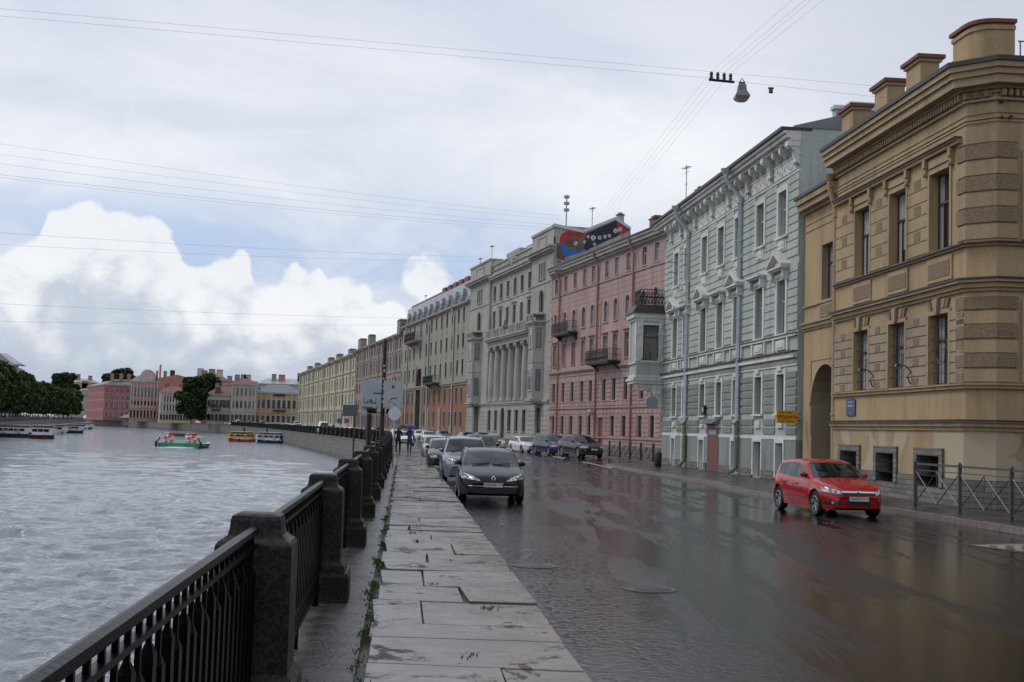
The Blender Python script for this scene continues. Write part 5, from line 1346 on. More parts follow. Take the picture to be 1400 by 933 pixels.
m_mr=mat('mural_red',(.42,.02,.03),.6,.2,1.5); m_mb=mat('mural_blue',(.02,.12,.40),.6,.2,1.5); m_mk=mat('mural_black',(.012,.014,.022),.6,.2,2); m_mo=mat('mural_ochre',(.14,.095,.055),.7,.4,1.2); m_mw=mat('mural_white',(.5,.52,.55),.6,.2,2); m_mbr=mat('mural_brown',(.17,.08,.045),.7,.4,1)
def ell(cx,cy,rx,ry,n=20,a0=0,a1=360): return [(cx+rx*math.cos(R(a0+(a1-a0)*i/n)),cy-ry*math.sin(R(a0+(a1-a0)*i/n))) for i in range(n+(0 if a1-a0==360 else 1))]
S=[([(761,333),(766,333),(773,352),(772,356),(761,354)],m_mbr,0),
 ([(766,333)]+[(765,327),(768,320),(775,316),(800,319.5),(801,335)],m_mr,1),([(765.5,333),(801,333),(801,343),(773,352),(767,343)],m_mb,2),
 (ell(790,333,18,9.5,24)[0:24],m_mo,3),
 ([(801,319.5),(841,302.5),(861,315),(858,317),(806,340),(803,343),(798,340)],m_mk,4),([(843,304),(861,315),(857,318),(846,322)],m_mr,5)]
for k,(pl,mt,kk) in enumerate(S):
    a,b=mural(pl,mt,kk); b.build('mural_patch',a,fwl)
rr=random.Random(5); mb=MB()
for (x,y,s) in ((787,333,3.2),(799,331,2.6),(811,325,4.0),(820,325,3.2),(827,324,3.2),(833,322.5,2.8),(842,316,3.6),(848,314,3.0),(813,334,2.5),(804,324,2.6)):
    n=rr.randint(5,8); q=[side(x+s*rr.uniform(.6,1.1)*math.cos(6.28*i/n),y-s*1.15*rr.uniform(.6,1.1)*math.sin(6.28*i/n)) for i in range(n)]; mb.prismx(q,L+.05,L+.09)
    if s>2.7: q=[side(x+.3*s*math.cos(6.28*i/5),y-.35*s*math.sin(6.28*i/5)) for i in range(5)]; mb.prismx(q,L+.05,L+.10,1)
mb.build('mural_shapes',[m_mw,m_mk],fwl)
chimney(B,L-1.0,side(852,305)[0],21,side(851,293)[1],.7,.7,mt=mat('pale_grey_chimney',(.34,.35,.36),.7))
antenna(B,L-1.5,5,24.5,3.4)
mb=MB(); y_,z_=side(775,312); mb.tube([(L-.3,y_,z_),(L-.3,y_,z_+3.8)],.06,5,0)
for k in range(3): mb.lathe([(.34,0),(.34,.28)],8,(L-.3,y_,z_+2.0+k*.75),'z',1)
B.part(mb,'mast',[m_iron2,mat('mast_rings',(.38,.33,.33),.5)])

# ================================================================ khaki house with brick-red base
Kh=Bld('khaki_house','long khaki grey house with brick red ground floors, tall arched gateway and metal mansard',K=KF,VP=VF,xa=546,xb=637.5)
m_khaki=stucco('khaki_stucco',(.36,.335,.27),.3,.10); m_khl=stucco('khaki_trim',(.33,.31,.255),.3,.1); m_brick=stucco('brick_red_stucco',(.33,.15,.085),.25,.15)
m_khb=stucco('grey_band',(.30,.27,.225),.3)
L=Kh.L; DEP=14; cs=[Kh.x(p,440) for p in (551,556.3,562,567.5,576,584,590.5,597,604,611.5,619,627,634)]
xg=(Kh.x(566.5,540)+Kh.x(577.5,540))/2; gate=hole(xg-2.3,xg+2.3,.15,12.0,arch=2.3,d=1.2)
up3=[c for c in cs if abs(c-xg)>3.3]
R1=row(cs,1.25,17.8,19.9,d=.2); R2=row(cs,1.25,13.9,16.0,d=.2); R3=row(up3,1.25,9.9,12.1,d=.2); R4=row(up3,1.15,5.75,7.9,d=.2); R5=row(up3,1.1,2.1,4.3,d=.2)
xo0,xo1=xg+4.4,L-1
mb=MB(); wall_front(mb,0,L,8.6,20.5,R1+R2+R3+[gate]); wall_front(mb,0,L,0,8.6,R4+R5+[gate],0,1,3); mb.face([(L,0,0),(L,DEP,0),(L,DEP,20.5),(L,0,20.5)],0); mb.face([(0,0,0),(0,0,20.5),(0,DEP,20.5),(0,DEP,0)],0)
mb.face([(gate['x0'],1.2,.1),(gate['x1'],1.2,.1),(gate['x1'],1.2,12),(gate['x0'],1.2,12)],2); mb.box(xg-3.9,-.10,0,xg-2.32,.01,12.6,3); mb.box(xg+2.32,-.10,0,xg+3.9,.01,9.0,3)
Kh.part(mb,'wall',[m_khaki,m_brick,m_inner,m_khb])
for r_ in (R1,R2,R3): wins(Kh,r_,style='casement',fm=m_dframe,tm=m_khaki,sill=.05,gm=m_glassd)
wins(Kh,R4,style='casement',fm=m_dframe,tm=m_khl,sur=.16,sill=.06,gm=m_glassd); wins(Kh,R5,style='casement',fm=m_dframe,tm=m_khl,sur=.12,sill=.06,gm=m_glassd)
mb=MB()
for z0,z1,p in ((8.3,8.6,.15),(8.6,8.9,.3),(20.1,20.3,.2),(20.3,20.6,.45)): band(mb,0,L,z0,z1,p)
for h in R5: mb.box(h['x0'],-.05,.9,h['x1'],.0,2.0)
mb.box(xg+3.9,-.06,0,L,-.001,.9)
for h in R2+R3: c=(h['x0']+h['x1'])/2; mb.box(c-.35,-.05,h['z1']+.5,c+.35,0,h['z1']+1.1)
for xq in (xg+9,xg+19): mb.box(xq-1.2,-.1,.2,xq+1.2,.02,5.1)
Kh.part(mb,'trim',m_khl)
m_mans=mat('mansard_zinc',(.36,.38,.40),.4,.2,.6,.1,5,metal=.3)
mb=MB(); 
for i in range(26):
    a=L*i/26+.05; b=L*(i+1)/26-.05; mb.prismx([(.5,20.6),(1.3,24.2),(DEP,24.2),(DEP,20.6)],a,b)
mb.box(0,.9,20.6,L,DEP,24.0); Kh.part(mb,'mansard',m_mans)
for i in range(11):
    c=L*(i+.5)/11; mb=MB(); mb.box(c-.75,.45,20.9,c+.75,1.6,23.0,0); mb.box(c-.5,.43,21.2,c+.5,.46,22.7,1); Kh.part(mb,'dormer',[m_mans,m_glassd])
mb=MB()
for zz in (21.2,21.7): mb.box(0,-.35,zz-.03,L,-.31,zz+.03)
for i in range(90): mb.box(L*i/90,-.35,20.6,L*i/90+.05,-.3,21.7)
Kh.part(mb,'roof_railing',m_iron2)
m_redroof=mat('red_oxide_metal',(.17,.045,.035),.55,.3,1)
mb=MB(); mb.box(0,1.6,24.2,L*.55,6,24.7)
for i in range(5): mb.box(L*.38+i*4.4,3,24.5,L*.38+i*4.4+2.6,6,26.0)
Kh.part(mb,'red_roof_boxes',m_redroof)
for p in (557.5,586,620): downpipe(Kh,Kh.x(p,500),20.3,proj=.5,r=.15,mt=m_zinc)
balcony(Kh,Kh.x(563,460),Kh.x(577,460),16.9,1.4,1.5,slab=m_khl); balcony(Kh,Kh.x(589,515),Kh.x(603,515),9.0,1.4,1.2)
antenna(Kh,L*.8,4,24,4.5); antenna(Kh,L*.93,4,24,5.5); antenna(Kh,1.5,4,22,5)
mb=MB()
for z in (8.2,): 
    for p in (546,592): pass

# ================================================================ brown and yellow terraces
Br=Bld('brown_house','long brownish pink five storey house between the khaki and the yellow ones',K=KF,VP=VF,xa=483,xb=546)
m_br=stucco('brown_pink_stucco',(.36,.28,.225),.3,.1); L=Br.L; DEP=14; n_=18; cs=[L*(i+.5)/n_ for i in range(n_)]
rows=[(16.9,18.6,0),(13.0,15.3,.0),(9.2,11.4,.6),(5.6,7.6,0),(1.6,3.9,0)]
H_=[row(cs,1.25,a,b,arch=c,d=.2) for a,b,c in rows]
mb=MB(); wall_box(mb,L,0,19.4,DEP,sum(H_,[]),0,0); Br.part(mb,'wall',m_br)
for i,r_ in enumerate(H_): wins(Br,r_,style='casement',fm=m_dframe,tm=m_khl,sur=.18 if i in(1,2) else .10,sill=.06,hood='flat' if i==1 else None,gm=m_glassd)
mb=MB()
for z0,z1,p in ((4.6,4.8,.2),(12.2,12.4,.15),(16.2,16.4,.12),(19.0,19.3,.3),(19.3,19.7,.55)): band(mb,0,L,z0,z1,p)
Br.part(mb,'cornice',stucco('brown_trim',(.30,.25,.21),.3)); roof(Br,0,L,19.7,DEP,2.2,mt=m_darkroof)
mb=MB(); courses(mb,0,L,.8,4.5,.5,.12,.06,[dict(h,pad=.2,padz=.2) for h in H_[4]]); Br.part(mb,'rusticated_blocks',stucco('reddish_base',(.27,.16,.125),.3))
for i in range(6): downpipe(Br,L*(i+.35)/6,19.5,proj=.6,r=.14,mt=m_zinc)
chimney(Br,L*.72,3,20,23.4,3.2,1.5,mt=m_khl); chimney(Br,L*.08,3,20,23.0,3.0,1.5,mt=m_khl)
Ye=Bld('yellow_house','very long pale yellow house with many zinc downpipes at the end of the street row',K=KF,VP=VF,xa=407,xb=483)
m_ye=stucco('pale_yellow_stucco',(.60,.53,.34),.22,.08); L=Ye.L; n_=24; cs=[L*(i+.5)/n_ for i in range(n_)]
H_=[row(cs,1.7,a,b,d=.2) for a,b in ((15.6,17.6),(11.2,13.6),(6.9,9.3),(2.2,4.6))]
mb=MB(); wall_box(mb,L,0,18.9,DEP,sum(H_,[]),0,0); Ye.part(mb,'wall',m_ye)
for i,r_ in enumerate(H_): wins(Ye,r_,style='casement',fm=m_white,tm=m_khl,sur=.25,sill=.08,gm=m_glassb if i<2 else m_glassd)
mb=MB()
for z0,z1,p in ((5.4,5.8,.25),(10.1,10.4,.2),(14.6,14.9,.2),(18.4,18.8,.4),(18.8,19.2,.7)): band(mb,0,L,z0,z1,p)
Ye.part(mb,'cornice',stucco('yellow_trim',(.45,.40,.28),.25)); roof(Ye,0,L,19.2,DEP,2.2,mt=m_darkroof)
for i in range(10): downpipe(Ye,L*(i+.5)/10,19.0,proj=.8,r=.19,mt=m_zinc)
for t in (.05,.22,.48,.62,.80,.93): chimney(Ye,L*t,3,19.6,21.5 if t<.9 else 23,4.5,1.6,mt=m_khl)

# ================================================================ houses round the bend
def far_house(name,label,a,b,H,wall,trim,rows,n,roofm=None,rise=2.5,hip=3,pil=False,depth=16,arch=0,w=1.2,z=.15,gm=None,cats='building',corn=.6,bal=None):
    X=Bld(name,label,cats,P0=at(*a).xy,P1=at(*b).xy); L=X.L; cs=[L*(i+.5)/n for i in range(n)]
    hs=[row(cs,w,z0,z1,arch=arch if k==1 else 0,d=.3) for k,(z0,z1) in enumerate(rows)]
    mb=MB(); wall_box(mb,L,0,H,depth,sum(hs,[]),0,0); X.part(mb,'wall',wall)
    for k,r_ in enumerate(hs): wins(X,r_,style='single',fm=m_dframe,tm=trim,sur=.3 if k else .2,sp=.08,sill=.1,gm=gm or m_glassd)
    mb=MB(); cornice(mb,0,L,[(H-.8,H-.4,corn*.5),(H-.4,H,corn)],e0=1,e1=1)
    for (z0,_),(_,z1) in zip(rows[:-1],rows[1:]): band(mb,0,L,(z1+z0)/2-.15,(z1+z0)/2+.15,.18)
    if pil:
        for i in range(n+1): u=min(max(L*i/n,.4),L-.4); mb.box(u-.35,-.25,rows[-1][1]+.8,u+.35,.0,H-.8)
    X.part(mb,'trim',trim); roof(X,0,L,H,depth,rise,mt=roofm or m_metalroof,hip=hip); return X
m_or=stucco('orange_stucco',(.66,.40,.19),.2); m_orw=stucco('cream_trim',(.55,.50,.42),.2); m_mn=stucco('mansion_grey_cream',(.60,.55,.47),.25)
O=far_house('orange_house','small orange yellow classical house with grey roof left of the yellow terrace',(349,486),(412,490),13.3,m_or,m_orw,[(7.2,10.4),(1.6,4.2)],9,rise=3.4,hip=5,pil=True)
balcony(O,O.L*.38,O.L*.66,6.4,1.5,1.2); 
text=MB(); text.box(O.L*.38,-.75,12.0,O.L*.62,-.6,12.8); O.part(text,'shop_lettering_board',m_iron2)
Mn=far_house('pale_mansion','ornate grey cream mansion with arched windows, left wing lower under a red roof',(315,478),(349.5,480),16.2,m_mn,m_orw,[(11.6,14.4),(6.8,9.6),(1.6,4.2)],6,roofm=m_redroof,rise=2.2,pil=True,arch=.6)
Ml=far_house('pale_mansion_wing','low pale wing beside the big dark tree, red dormer on its roof',(283,480),(314.5,481.5),12.0,m_mn,m_orw,[(6.8,9.6),(1.6,4.2)],6,roofm=m_redroof,rise=2.6,arch=.6)
balcony(Ml,2,5,6.0,1.6,1.4); chimney(Ml,3,8,13,16,1.6,1.2); chimney(Mn,2,8,17,19.5,2,1.2)
mb=MB(); mb.prism([(Ml.L*.3,12),(Ml.L*.62,12),(Ml.L*.52,14.6),(Ml.L*.36,14.6)],-.2,3); Ml.part(mb,'dormer',m_redroof)
m_cr=stucco('cream_yellow',(.62,.52,.34),.25); 
Cr=far_house('cream_house','cream yellow house with white pilasters half hidden by the big dark tree',(219,530),(262,534),13.2,m_cr,m_orw,[(9.0,11.6),(5.2,7.8),(1.4,3.6)],11,roofm=m_redroof,rise=2.5,pil=True,w=1.0)
m_sal=stucco('salmon_brick',(.50,.22,.15),.3); Sa=Bld('salmon_gable','bare salmon brick gable with two dark windows above the cream house',P0=at(217,575).xy,P1=at(272,580).xy)
L=Sa.L; hs=[hole(L*.13,L*.13+1.9,15.2,18.0),hole(L*.47,L*.47+1.9,15.0,17.8)]; mb=MB(); wall_box(mb,L,0,19.2,18,hs); mb.prism([(0,19.2),(L,19.2),(L*.98,19.9),(L*.42,22.3),(0,20.6)],0,18); Sa.part(mb,'wall',m_sal); wins(Sa,hs,style='casement',fm=m_dframe,tm=m_sal,sill=0,gm=m_glassd)
chimney(Sa,L*.12,2,20,23.5,1.6,1); chimney(Sa,L*.3,2,21,24,2.2,1,mt=m_iron2)
m_pk=stucco('far_pink',(.60,.31,.27),.25); m_pkt=stucco('far_pink_grey',(.58,.47,.43),.25)
Pk=far_house('ornate_pink_house','ornate pink and grey house with curved central gable in the distance',(177,598),(219,601),19.5,m_pk,m_pkt,[(12.0,16.5),(8.0,10.0),(1.8,5.5)],9,rise=3.0,pil=True,w=.9)
L=Pk.L; mb=MB(); mb.prism([(L*.30,19.5),(L*.78,19.5),(L*.78,22)]+[(L*.54+L*.23*math.cos(R(t)),22+3.2*math.sin(R(t))) for t in range(10,180,17)]+[(L*.30,22)],-.3,10); Pk.part(mb,'gable',m_pkt); chimney(Pk,L*.93,3,20,27.5,.8,.8,mt=m_sal); chimney(Pk,L*.83,3,20,24.5,1,1,mt=m_sal)
m_rd=stucco('far_red',(.38,.12,.115),.2); m_rdt=stucco('far_red_trim',(.50,.38,.36),.2); 
Rd=far_house('red_corner_house','deep red four storey corner house with white window frames on the opposite river bend',(142,640),(177.5,641),18.6,m_rd,m_rdt,[(15.2,16.6),(11.4,12.9),(6.4,9.6),(1.6,4.4)],5,rise=2.8,hip=2,w=1.35)
R2_=far_house('red_side_house','lighter pinkish red street front adjoining the deep red corner house',(119,700),(141.8,640.5),18.6,stucco('far_red_light',(.45,.15,.14),.2),m_rdt,[(15.2,16.6),(11.4,12.9),(6.4,9.6),(1.6,4.4)],11,rise=2.8,hip=0,w=1.5)
for t in (.15,.5,.8): chimney(Rd,Rd.L*t,6,20,24,1.5,1.2,mt=m_sal,cap=m_white)
# pale roofs in the far distance, one block each
def far_roof(px0,px1,D,H,label,wall,rf,rise=3):
    X=Bld('distant_house',label,P0=at(px0,D).xy,P1=at(px1,D).xy); mb=MB(); wall_box(mb,X.L,0,H,20,[hole(X.L*(i+.3)/8,X.L*(i+.6)/8,H-4.2,H-2.2,d=.3) for i in range(8)]); X.part(mb,'wall',wall); roof(X,0,X.L,H,20,rise,mt=rf,hip=3)
    rr=random.Random(px0); 
    for k in range(4): chimney(X,X.L*rr.random(),6,H+1,H+4+rr.random()*2,rr.uniform(1.5,3.5),1.5,mt=rr.choice((m_khl,m_sal,m_orw)))
m_pale=stucco('distant_pale',(.45,.43,.40),.15)
far_roof(70,122,860,25,'pale distant block with clustered roofs between the tree row and the red house',m_pale,m_mans)
far_roof(108,121,740,17,'narrow pale house end just left of the red street front',m_pale,m_mans)
far_roof(262,300,640,22,'distant red roofed block rising behind the big dark tree',m_sal,m_redroof,4)
far_roof(300,352,620,19,'distant red roofs behind the pale mansion',m_pale,m_redroof,3)
far_roof(350,412,600,20,'cluttered distant grey roofs behind the orange house',m_pale,m_mans,3)
# corner of a palace behind the left tree row
Lp=Bld('left_palace','pale building at the far left edge with a pedimented grey metal roof above the trees',P0=at(-130,452).xy,P1=at(21,462).xy)
L=Lp.L; mb=MB(); wall_box(mb,L,0,19.2,18,[hole(L*(i+.3)/8,L*(i+.62)/8,13.2,16.2,d=.3) for i in range(8)]); Lp.part(mb,'wall',m_pale)
mb=MB(); cornice(mb,0,L,[(19.2,19.8,.5),(19.8,20.4,1.3)],e0=1,e1=1); Lp.part(mb,'cornice',m_pale); roof(Lp,0,L,20.4,18,4.2,over=1.2,mt=m_mans,hip=5)
mb=MB(); mb.prism([(L*.70,20.5),(L*.96,20.5),(L*.83,24.2)],-.9,8); Lp.part(mb,'pediment',m_pale); chimney(Lp,L*.62,4,20,28,2,1.5,mt=m_orw)
# ================================================================ cars
def paint(name,col,metal=.3,rough=.25):
    if name in _M: return _M[name]
    m,n=newmat(name); co=n.coord('Object')
    d=n.ramp(n.noise(co,60,3,.7),.60,.72)
    n.put(Base_Color=n.mix(n.math('MULTIPLY',d,.25),col,[min(1,c*1.6+.03) for c in col]),Metallic=metal,Roughness=n.math('ADD',n.math('MULTIPLY',d,.12),rough),Specular_IOR_Level=.2,Coat_Weight=(.32 if name=='gloss_black_paint' else .6),Coat_Roughness=.04,
          Normal=n.bump(n.noise(co,85,2,.5),.05,.004)); return m
m_cglass,n=newmat('car_glass'); co=n.coord('Object')
n.put(Base_Color=n.mix(n.ramp(n.noise(co,2.2,3,.5),.42,.6),(.006,.009,.009),(.035,.048,.044)),Roughness=.03,Specular_IOR_Level=.45)
m_cglassd=mat('tinted_car_glass',(.006,.007,.008),.03,0)
m_tyre=mat('tyre_rubber',(.018,.018,.018),.7,.2,8); m_rim=mat('alloy_rim',(.42,.43,.44),.28,.1,5,metal=.8)
m_plast=mat('black_trim_plastic',(.016,.016,.017),.45,.15,6); m_chrome=mat('chrome_trim',(.7,.7,.72),.15,0,metal=1)
m_lamp,n=newmat('headlamp_glass'); co=n.coord('Object'); n.put(Base_Color=n.mix(n.ramp(n.noise(co,14,3,.6),.38,.62),(.10,.11,.12),(.62,.65,.68)),Roughness=.06,Metallic=.45,Coat_Weight=1.0)
m_plate=mat('number_plate_white',(.62,.62,.62),.35,.03); m_ink=mat('plate_black',(.01,.01,.01),.5,0)
def interp(P,t):
    if t<=P[0][0]: return P[0][1]
    for (a,va),(b,vb) in zip(P[:-1],P[1:]):
        if t<=b:
            f=(t-a)/(b-a); return va+(vb-va)*f
    return P[-1][1]
def smoothi(P,t,s=.05): return (interp(P,t-s)+2*interp(P,t)+interp(P,t+s))/4
SPEC={
 'hatch': dict(L=4.25,W=1.75,top=[(0,.52),(.03,.66),(.12,.74),(.35,.815),(.75,.90),(1.08,.97),(1.16,.99),(1.50,1.17),(1.88,1.36),(2.1,1.42),(2.5,1.46),(3.1,1.45),(3.55,1.40),(3.75,1.34),(3.98,1.12),(4.10,.95),(4.2,.88),(4.25,.60)],cowl=1.16,head=1.92,rear=(3.62,4.05),side=(1.45,3.62),belt=[(0,.72),(1.2,.90),(3.6,1.0),(4.25,.98)],wb=(.84,3.45),wr=.315,pil=[(2.28,2.38),(3.12,3.20)]),
 'wagon': dict(L=4.75,W=1.82,top=[(0,.52),(.03,.64),(.15,.73),(.4,.81),(.8,.90),(1.15,.965),(1.25,.99),(1.65,1.19),(2.05,1.37),(2.3,1.42),(2.7,1.46),(3.9,1.44),(4.3,1.38),(4.5,1.2),(4.62,.95),(4.7,.8),(4.75,.55)],cowl=1.24,head=2.08,rear=(4.33,4.62),side=(1.55,4.3),belt=[(0,.72),(1.2,.90),(4.3,1.0),(4.75,.98)],wb=(.95,3.70),wr=.325,pil=[(2.55,2.65),(3.5,3.6)]),
 'suv': dict(L=4.35,W=1.80,top=[(0,.60),(.03,.80),(.12,.90),(.35,.97),(.75,1.04),(1.0,1.09),(1.10,1.12),(1.45,1.36),(1.75,1.58),(1.95,1.65),(2.4,1.69),(3.6,1.67),(4.0,1.60),(4.18,1.35),(4.28,1.1),(4.35,.65)],cowl=1.10,head=1.80,rear=(4.02,4.25),side=(1.35,4.0),belt=[(0,.85),(1.2,1.03),(4.0,1.10),(4.35,1.05)],wb=(.82,3.40),wr=.345,pil=[(2.15,2.25),(3.05,3.15)]),
 'coupesuv': dict(L=4.90,W=2.0,top=[(0,.62),(.03,.84),(.15,.94),(.5,1.02),(1.0,1.09),(1.3,1.13),(1.40,1.16),(1.85,1.42),(2.2,1.60),(2.5,1.67),(3.0,1.70),(3.6,1.64),(4.2,1.45),(4.6,1.26),(4.8,1.18),(4.9,.8)],cowl=1.40,head=2.25,rear=(3.9,4.6),side=(1.7,4.2),belt=[(0,.90),(1.4,1.08),(4.2,1.2),(4.9,1.15)],wb=(.92,3.83),wr=.38,pil=[(2.75,2.85),(3.7,3.8)]),
 'mpv': dict(L=4.65,W=1.83,top=[(0,.58),(.03,.76),(.12,.85),(.4,.95),(.75,1.04),(.95,1.12),(1.3,1.32),(1.7,1.55),(1.95,1.62),(2.4,1.66),(3.9,1.64),(4.3,1.56),(4.5,1.3),(4.6,1.05),(4.65,.6)],cowl=.92,head=1.78,rear=(4.32,4.55),side=(1.2,4.3),belt=[(0,.8),(1.2,.98),(4.3,1.06),(4.65,1.0)],wb=(.9,3.62),wr=.33,pil=[(2.3,2.4),(3.3,3.4)]),
 'sedan': dict(L=4.75,W=1.80,top=[(0,.50),(.03,.62),(.15,.70),(.5,.80),(1.0,.89),(1.25,.94),(1.35,.96),(1.75,1.15),(2.15,1.33),(2.4,1.39),(2.8,1.42),(3.3,1.40),(3.6,1.32),(4.05,1.06),(4.2,1.01),(4.6,.98),(4.7,.9),(4.75,.55)],cowl=1.34,head=2.2,rear=(3.5,4.08),side=(1.65,3.85),belt=[(0,.7),(1.3,.88),(4.1,.98),(4.75,.95)],wb=(.9,3.65),wr=.32,pil=[(2.6,2.7)]),
 'van': dict(L=5.3,W=1.95,top=[(0,.60),(.03,.85),(.12,.95),(.5,1.12),(.8,1.24),(1.1,1.50),(1.5,1.95),(1.7,2.15),(2.0,2.25),(4.9,2.28),(5.15,2.22),(5.25,1.6),(5.3,.6)],cowl=.78,head=1.62,rear=(5.2,5.28),side=(1.1,2.1),belt=[(0,.9),(1.0,1.15),(5.3,1.2)],wb=(.95,4.1),wr=.35,pil=[]),
}
def car_mesh(kind):
    S=SPEC[kind]; L,W=S['L'],S['W']/2; st=set([0,.012,.03,.07,.12,L,L-.03,L-.08])
    t=.15
    while t<L: st.add(round(t,3)); t+=.075
    for c in S['wb']:
        for q in range(-9,10): st.add(round(c+S['wr']*1.17*math.sin(q/9*math.pi/2),3))
    for a in (S['cowl'],S['head'],*S['rear'],*S['side'],*[v for p in S['pil'] for v in p]): st.add(a)
    st=sorted(x for x in st if 0<=x<=L); st=[x for i,x in enumerate(st) if i==0 or x-st[i-1]>.004]
    zb=.20 if kind not in('suv','coupesuv') else .24; ar=S['wr']*1.17
    rings=[]
    for t in st:
        e=min(t,L-t); w=W-(.26 if t<L/2 else .16)*max(0,1-min(1,e/.75))**2.2-(.04*max(0,1-e/1.6))
        zt=smoothi(S['top'],t,.03); b=min(smoothi(S['belt'],t),zt-.05); lo=zb+(.06 if t<.1 else 0)+(.1*max(0,1-(L-t)/.35))
        arch=lo
        for c in S['wb']:
            if abs(t-c)<ar: arch=max(arch,S['wr']+math.sqrt(ar*ar-(t-c)**2))
        cab=max(0,zt-b-.08); wr=w-.04-.36*cab; gt=max(b+.018,zt-.10); 
        m=max(arch+.03,.55*b)
        rings.append([(0,lo),(w-.14,lo),(w-.035,arch),(w+.012*(1 if arch<m else 1),m),(w,max(m+.01,b-.13)),(w-.035,max(m+.015,b-.02)),(w-.055,max(m+.02,b+.012)),(wr+.012,max(m+.025,gt)),(wr-.02,max(m+.03,zt-.055)),(wr-.075,max(m+.035,zt-.022)),(wr*.6,zt-.004+.004),(0,zt+.012)])
    n=len(rings[0]); V=[];body=MB(); gw=MB(); gs=MB(); gr=MB()
    def P(i,j,s): y,z=rings[i][j]; return (s*y,st[i]-L/2,z)
    for i in range(len(st)-1):
        tm=(st[i]+st[i+1])/2
        for j in range(n-1):
            tgt=body; m=0
            if j>=9 and S['cowl']<tm<S['head']: tgt=gw
            elif j>=9 and S['rear'][0]<tm<S['rear'][1]: tgt=gr
            elif j==6 and S['side'][0]<tm<S['side'][1] and rings[i][7][1]-rings[i][6][1]>.05 and not any(a<tm<b for a,b in S['pil']): tgt=gs
            elif j<=2 and j!=2: m=1
            elif j==6 and S['side'][0]<tm<S['side'][1]: m=1
            for s in(1,-1):
                q=[P(i,j,s),P(i+1,j,s),P(i+1,j+1,s),P(i,j+1,s)]
                tgt.face(q if s>0 else q[::-1],m)
    for i,rev in ((0,1),(len(st)-1,0)):
        q=[P(i,j,1) for j in range(n)]+[P(i,j,-1) for j in range(n-2,0,-1)]
        body.face(q[::-1] if rev else q,0)
    # wheel housings
    for c in S['wb']:
        for s in(1,-1):
            k=10; 
            for q in range(k):
                a0,a1=math.pi*q/k,math.pi*(q+1)/k; r=ar
                p=lambda a,x:(s*x,c-L/2+r*math.cos(a),S['wr']+r*math.sin(a))
                body.face([p(a0,W-.03),p(a1,W-.03),p(a1,W-.35),p(a0,W-.35)],1)
            body.face([(s*(W-.35),c-L/2-ar,.2),(s*(W-.35),c-L/2+ar,.2),(s*(W-.35),c-L/2+ar,.75),(s*(W-.35),c-L/2-ar,.75)],1)
    return S,body,gw,gs,gr
_wheel={}
def wheel_meshes(r,spokes=5):
    k=(r,spokes)
    if k in _wheel: return _wheel[k]
    a=MB(); a.lathe([(r*.62,-.10),(r*.93,-.105),(r,-.07),(r,.07),(r*.93,.105),(r*.70,.10),(r*.66,.09)],28,(0,0,0),'x')
    b=MB(); b.lathe([(r*.67,.095),(r*.62,.10),(r*.60,.05),(r*.60,-.02)],24,(0,0,0),'x'); b.lathe([(0,.075),(r*.16,.075),(r*.17,.05)],12,(0,0,0),'x')
    for i in range(spokes):
        an=2*math.pi*i/spokes
        for da in (-.12,.12):
            c1,s1=math.cos(an+da),math.sin(an+da); 
            b.tube([(.06,r*.12*c1,r*.12*s1),(.07,r*.62*math.cos(an+da*.8),r*.62*math.sin(an+da*.8))],r*.055,5)
    b.lathe([(0,.0),(r*.6,.0)],20,(0,0,0),'x',1)
    _wheel[k]=(a.mesh('tyre',[m_tyre],35),b.mesh('rim',[m_rim,m_plast],35)); return _wheel[k]
def patch(bvh,poly,dirn,axis,thick=.012,sub=8,off=.006):
    """shape drawn as rows (lower edge points, upper edge points) laid onto the body surface"""
    lo,hi=poly; mb=MB(); m_=len(lo); rows=[]
    for k in range(sub+1):
        f=k/sub; rows.append([(lo[i][0]+(hi[i][0]-lo[i][0])*f,lo[i][1]+(hi[i][1]-lo[i][1])*f) for i in range(m_)])
    grid=[]
    for r_ in rows:
        g=[]
        for a,z in r_:
            o=Vector((a,-6,z)) if axis=='y' else Vector((dirn*6,a,z))
            d=Vector((0,1,0)) if axis=='y' else Vector((-dirn,0,0))
            hit=bvh.ray_cast(o,d)
            p=hit[0] if hit[0] is not None else None
            g.append(p)
        grid.append(g)
    for k in range(sub):
        for i in range(m_-1):
            q=[grid[k][i],grid[k][i+1],grid[k+1][i+1],grid[k+1][i]]
            if any(p is None for p in q): continue
            d=Vector((0,-1,0)) if axis=='y' else Vector((dirn,0,0))
            if max((q[a]-q[b]).length for a in range(4) for b in range(a))>.45: continue
            mb.face([p+d*(off+thick) for p in q])
            for a in range(4):
                b=(a+1)%4; edge=(a==0 and k==0) or (a==2 and k==sub-1) or (a==1 and i==m_-2) or (a==3 and i==0)
                if edge: mb.face([q[a]-d*.01,q[b]-d*.01,q[b]+d*(off+thick),q[a]+d*(off+thick)])
    return mb
def lin(a,b,n): return [a+(b-a)*i/n for i in range(n+1)]
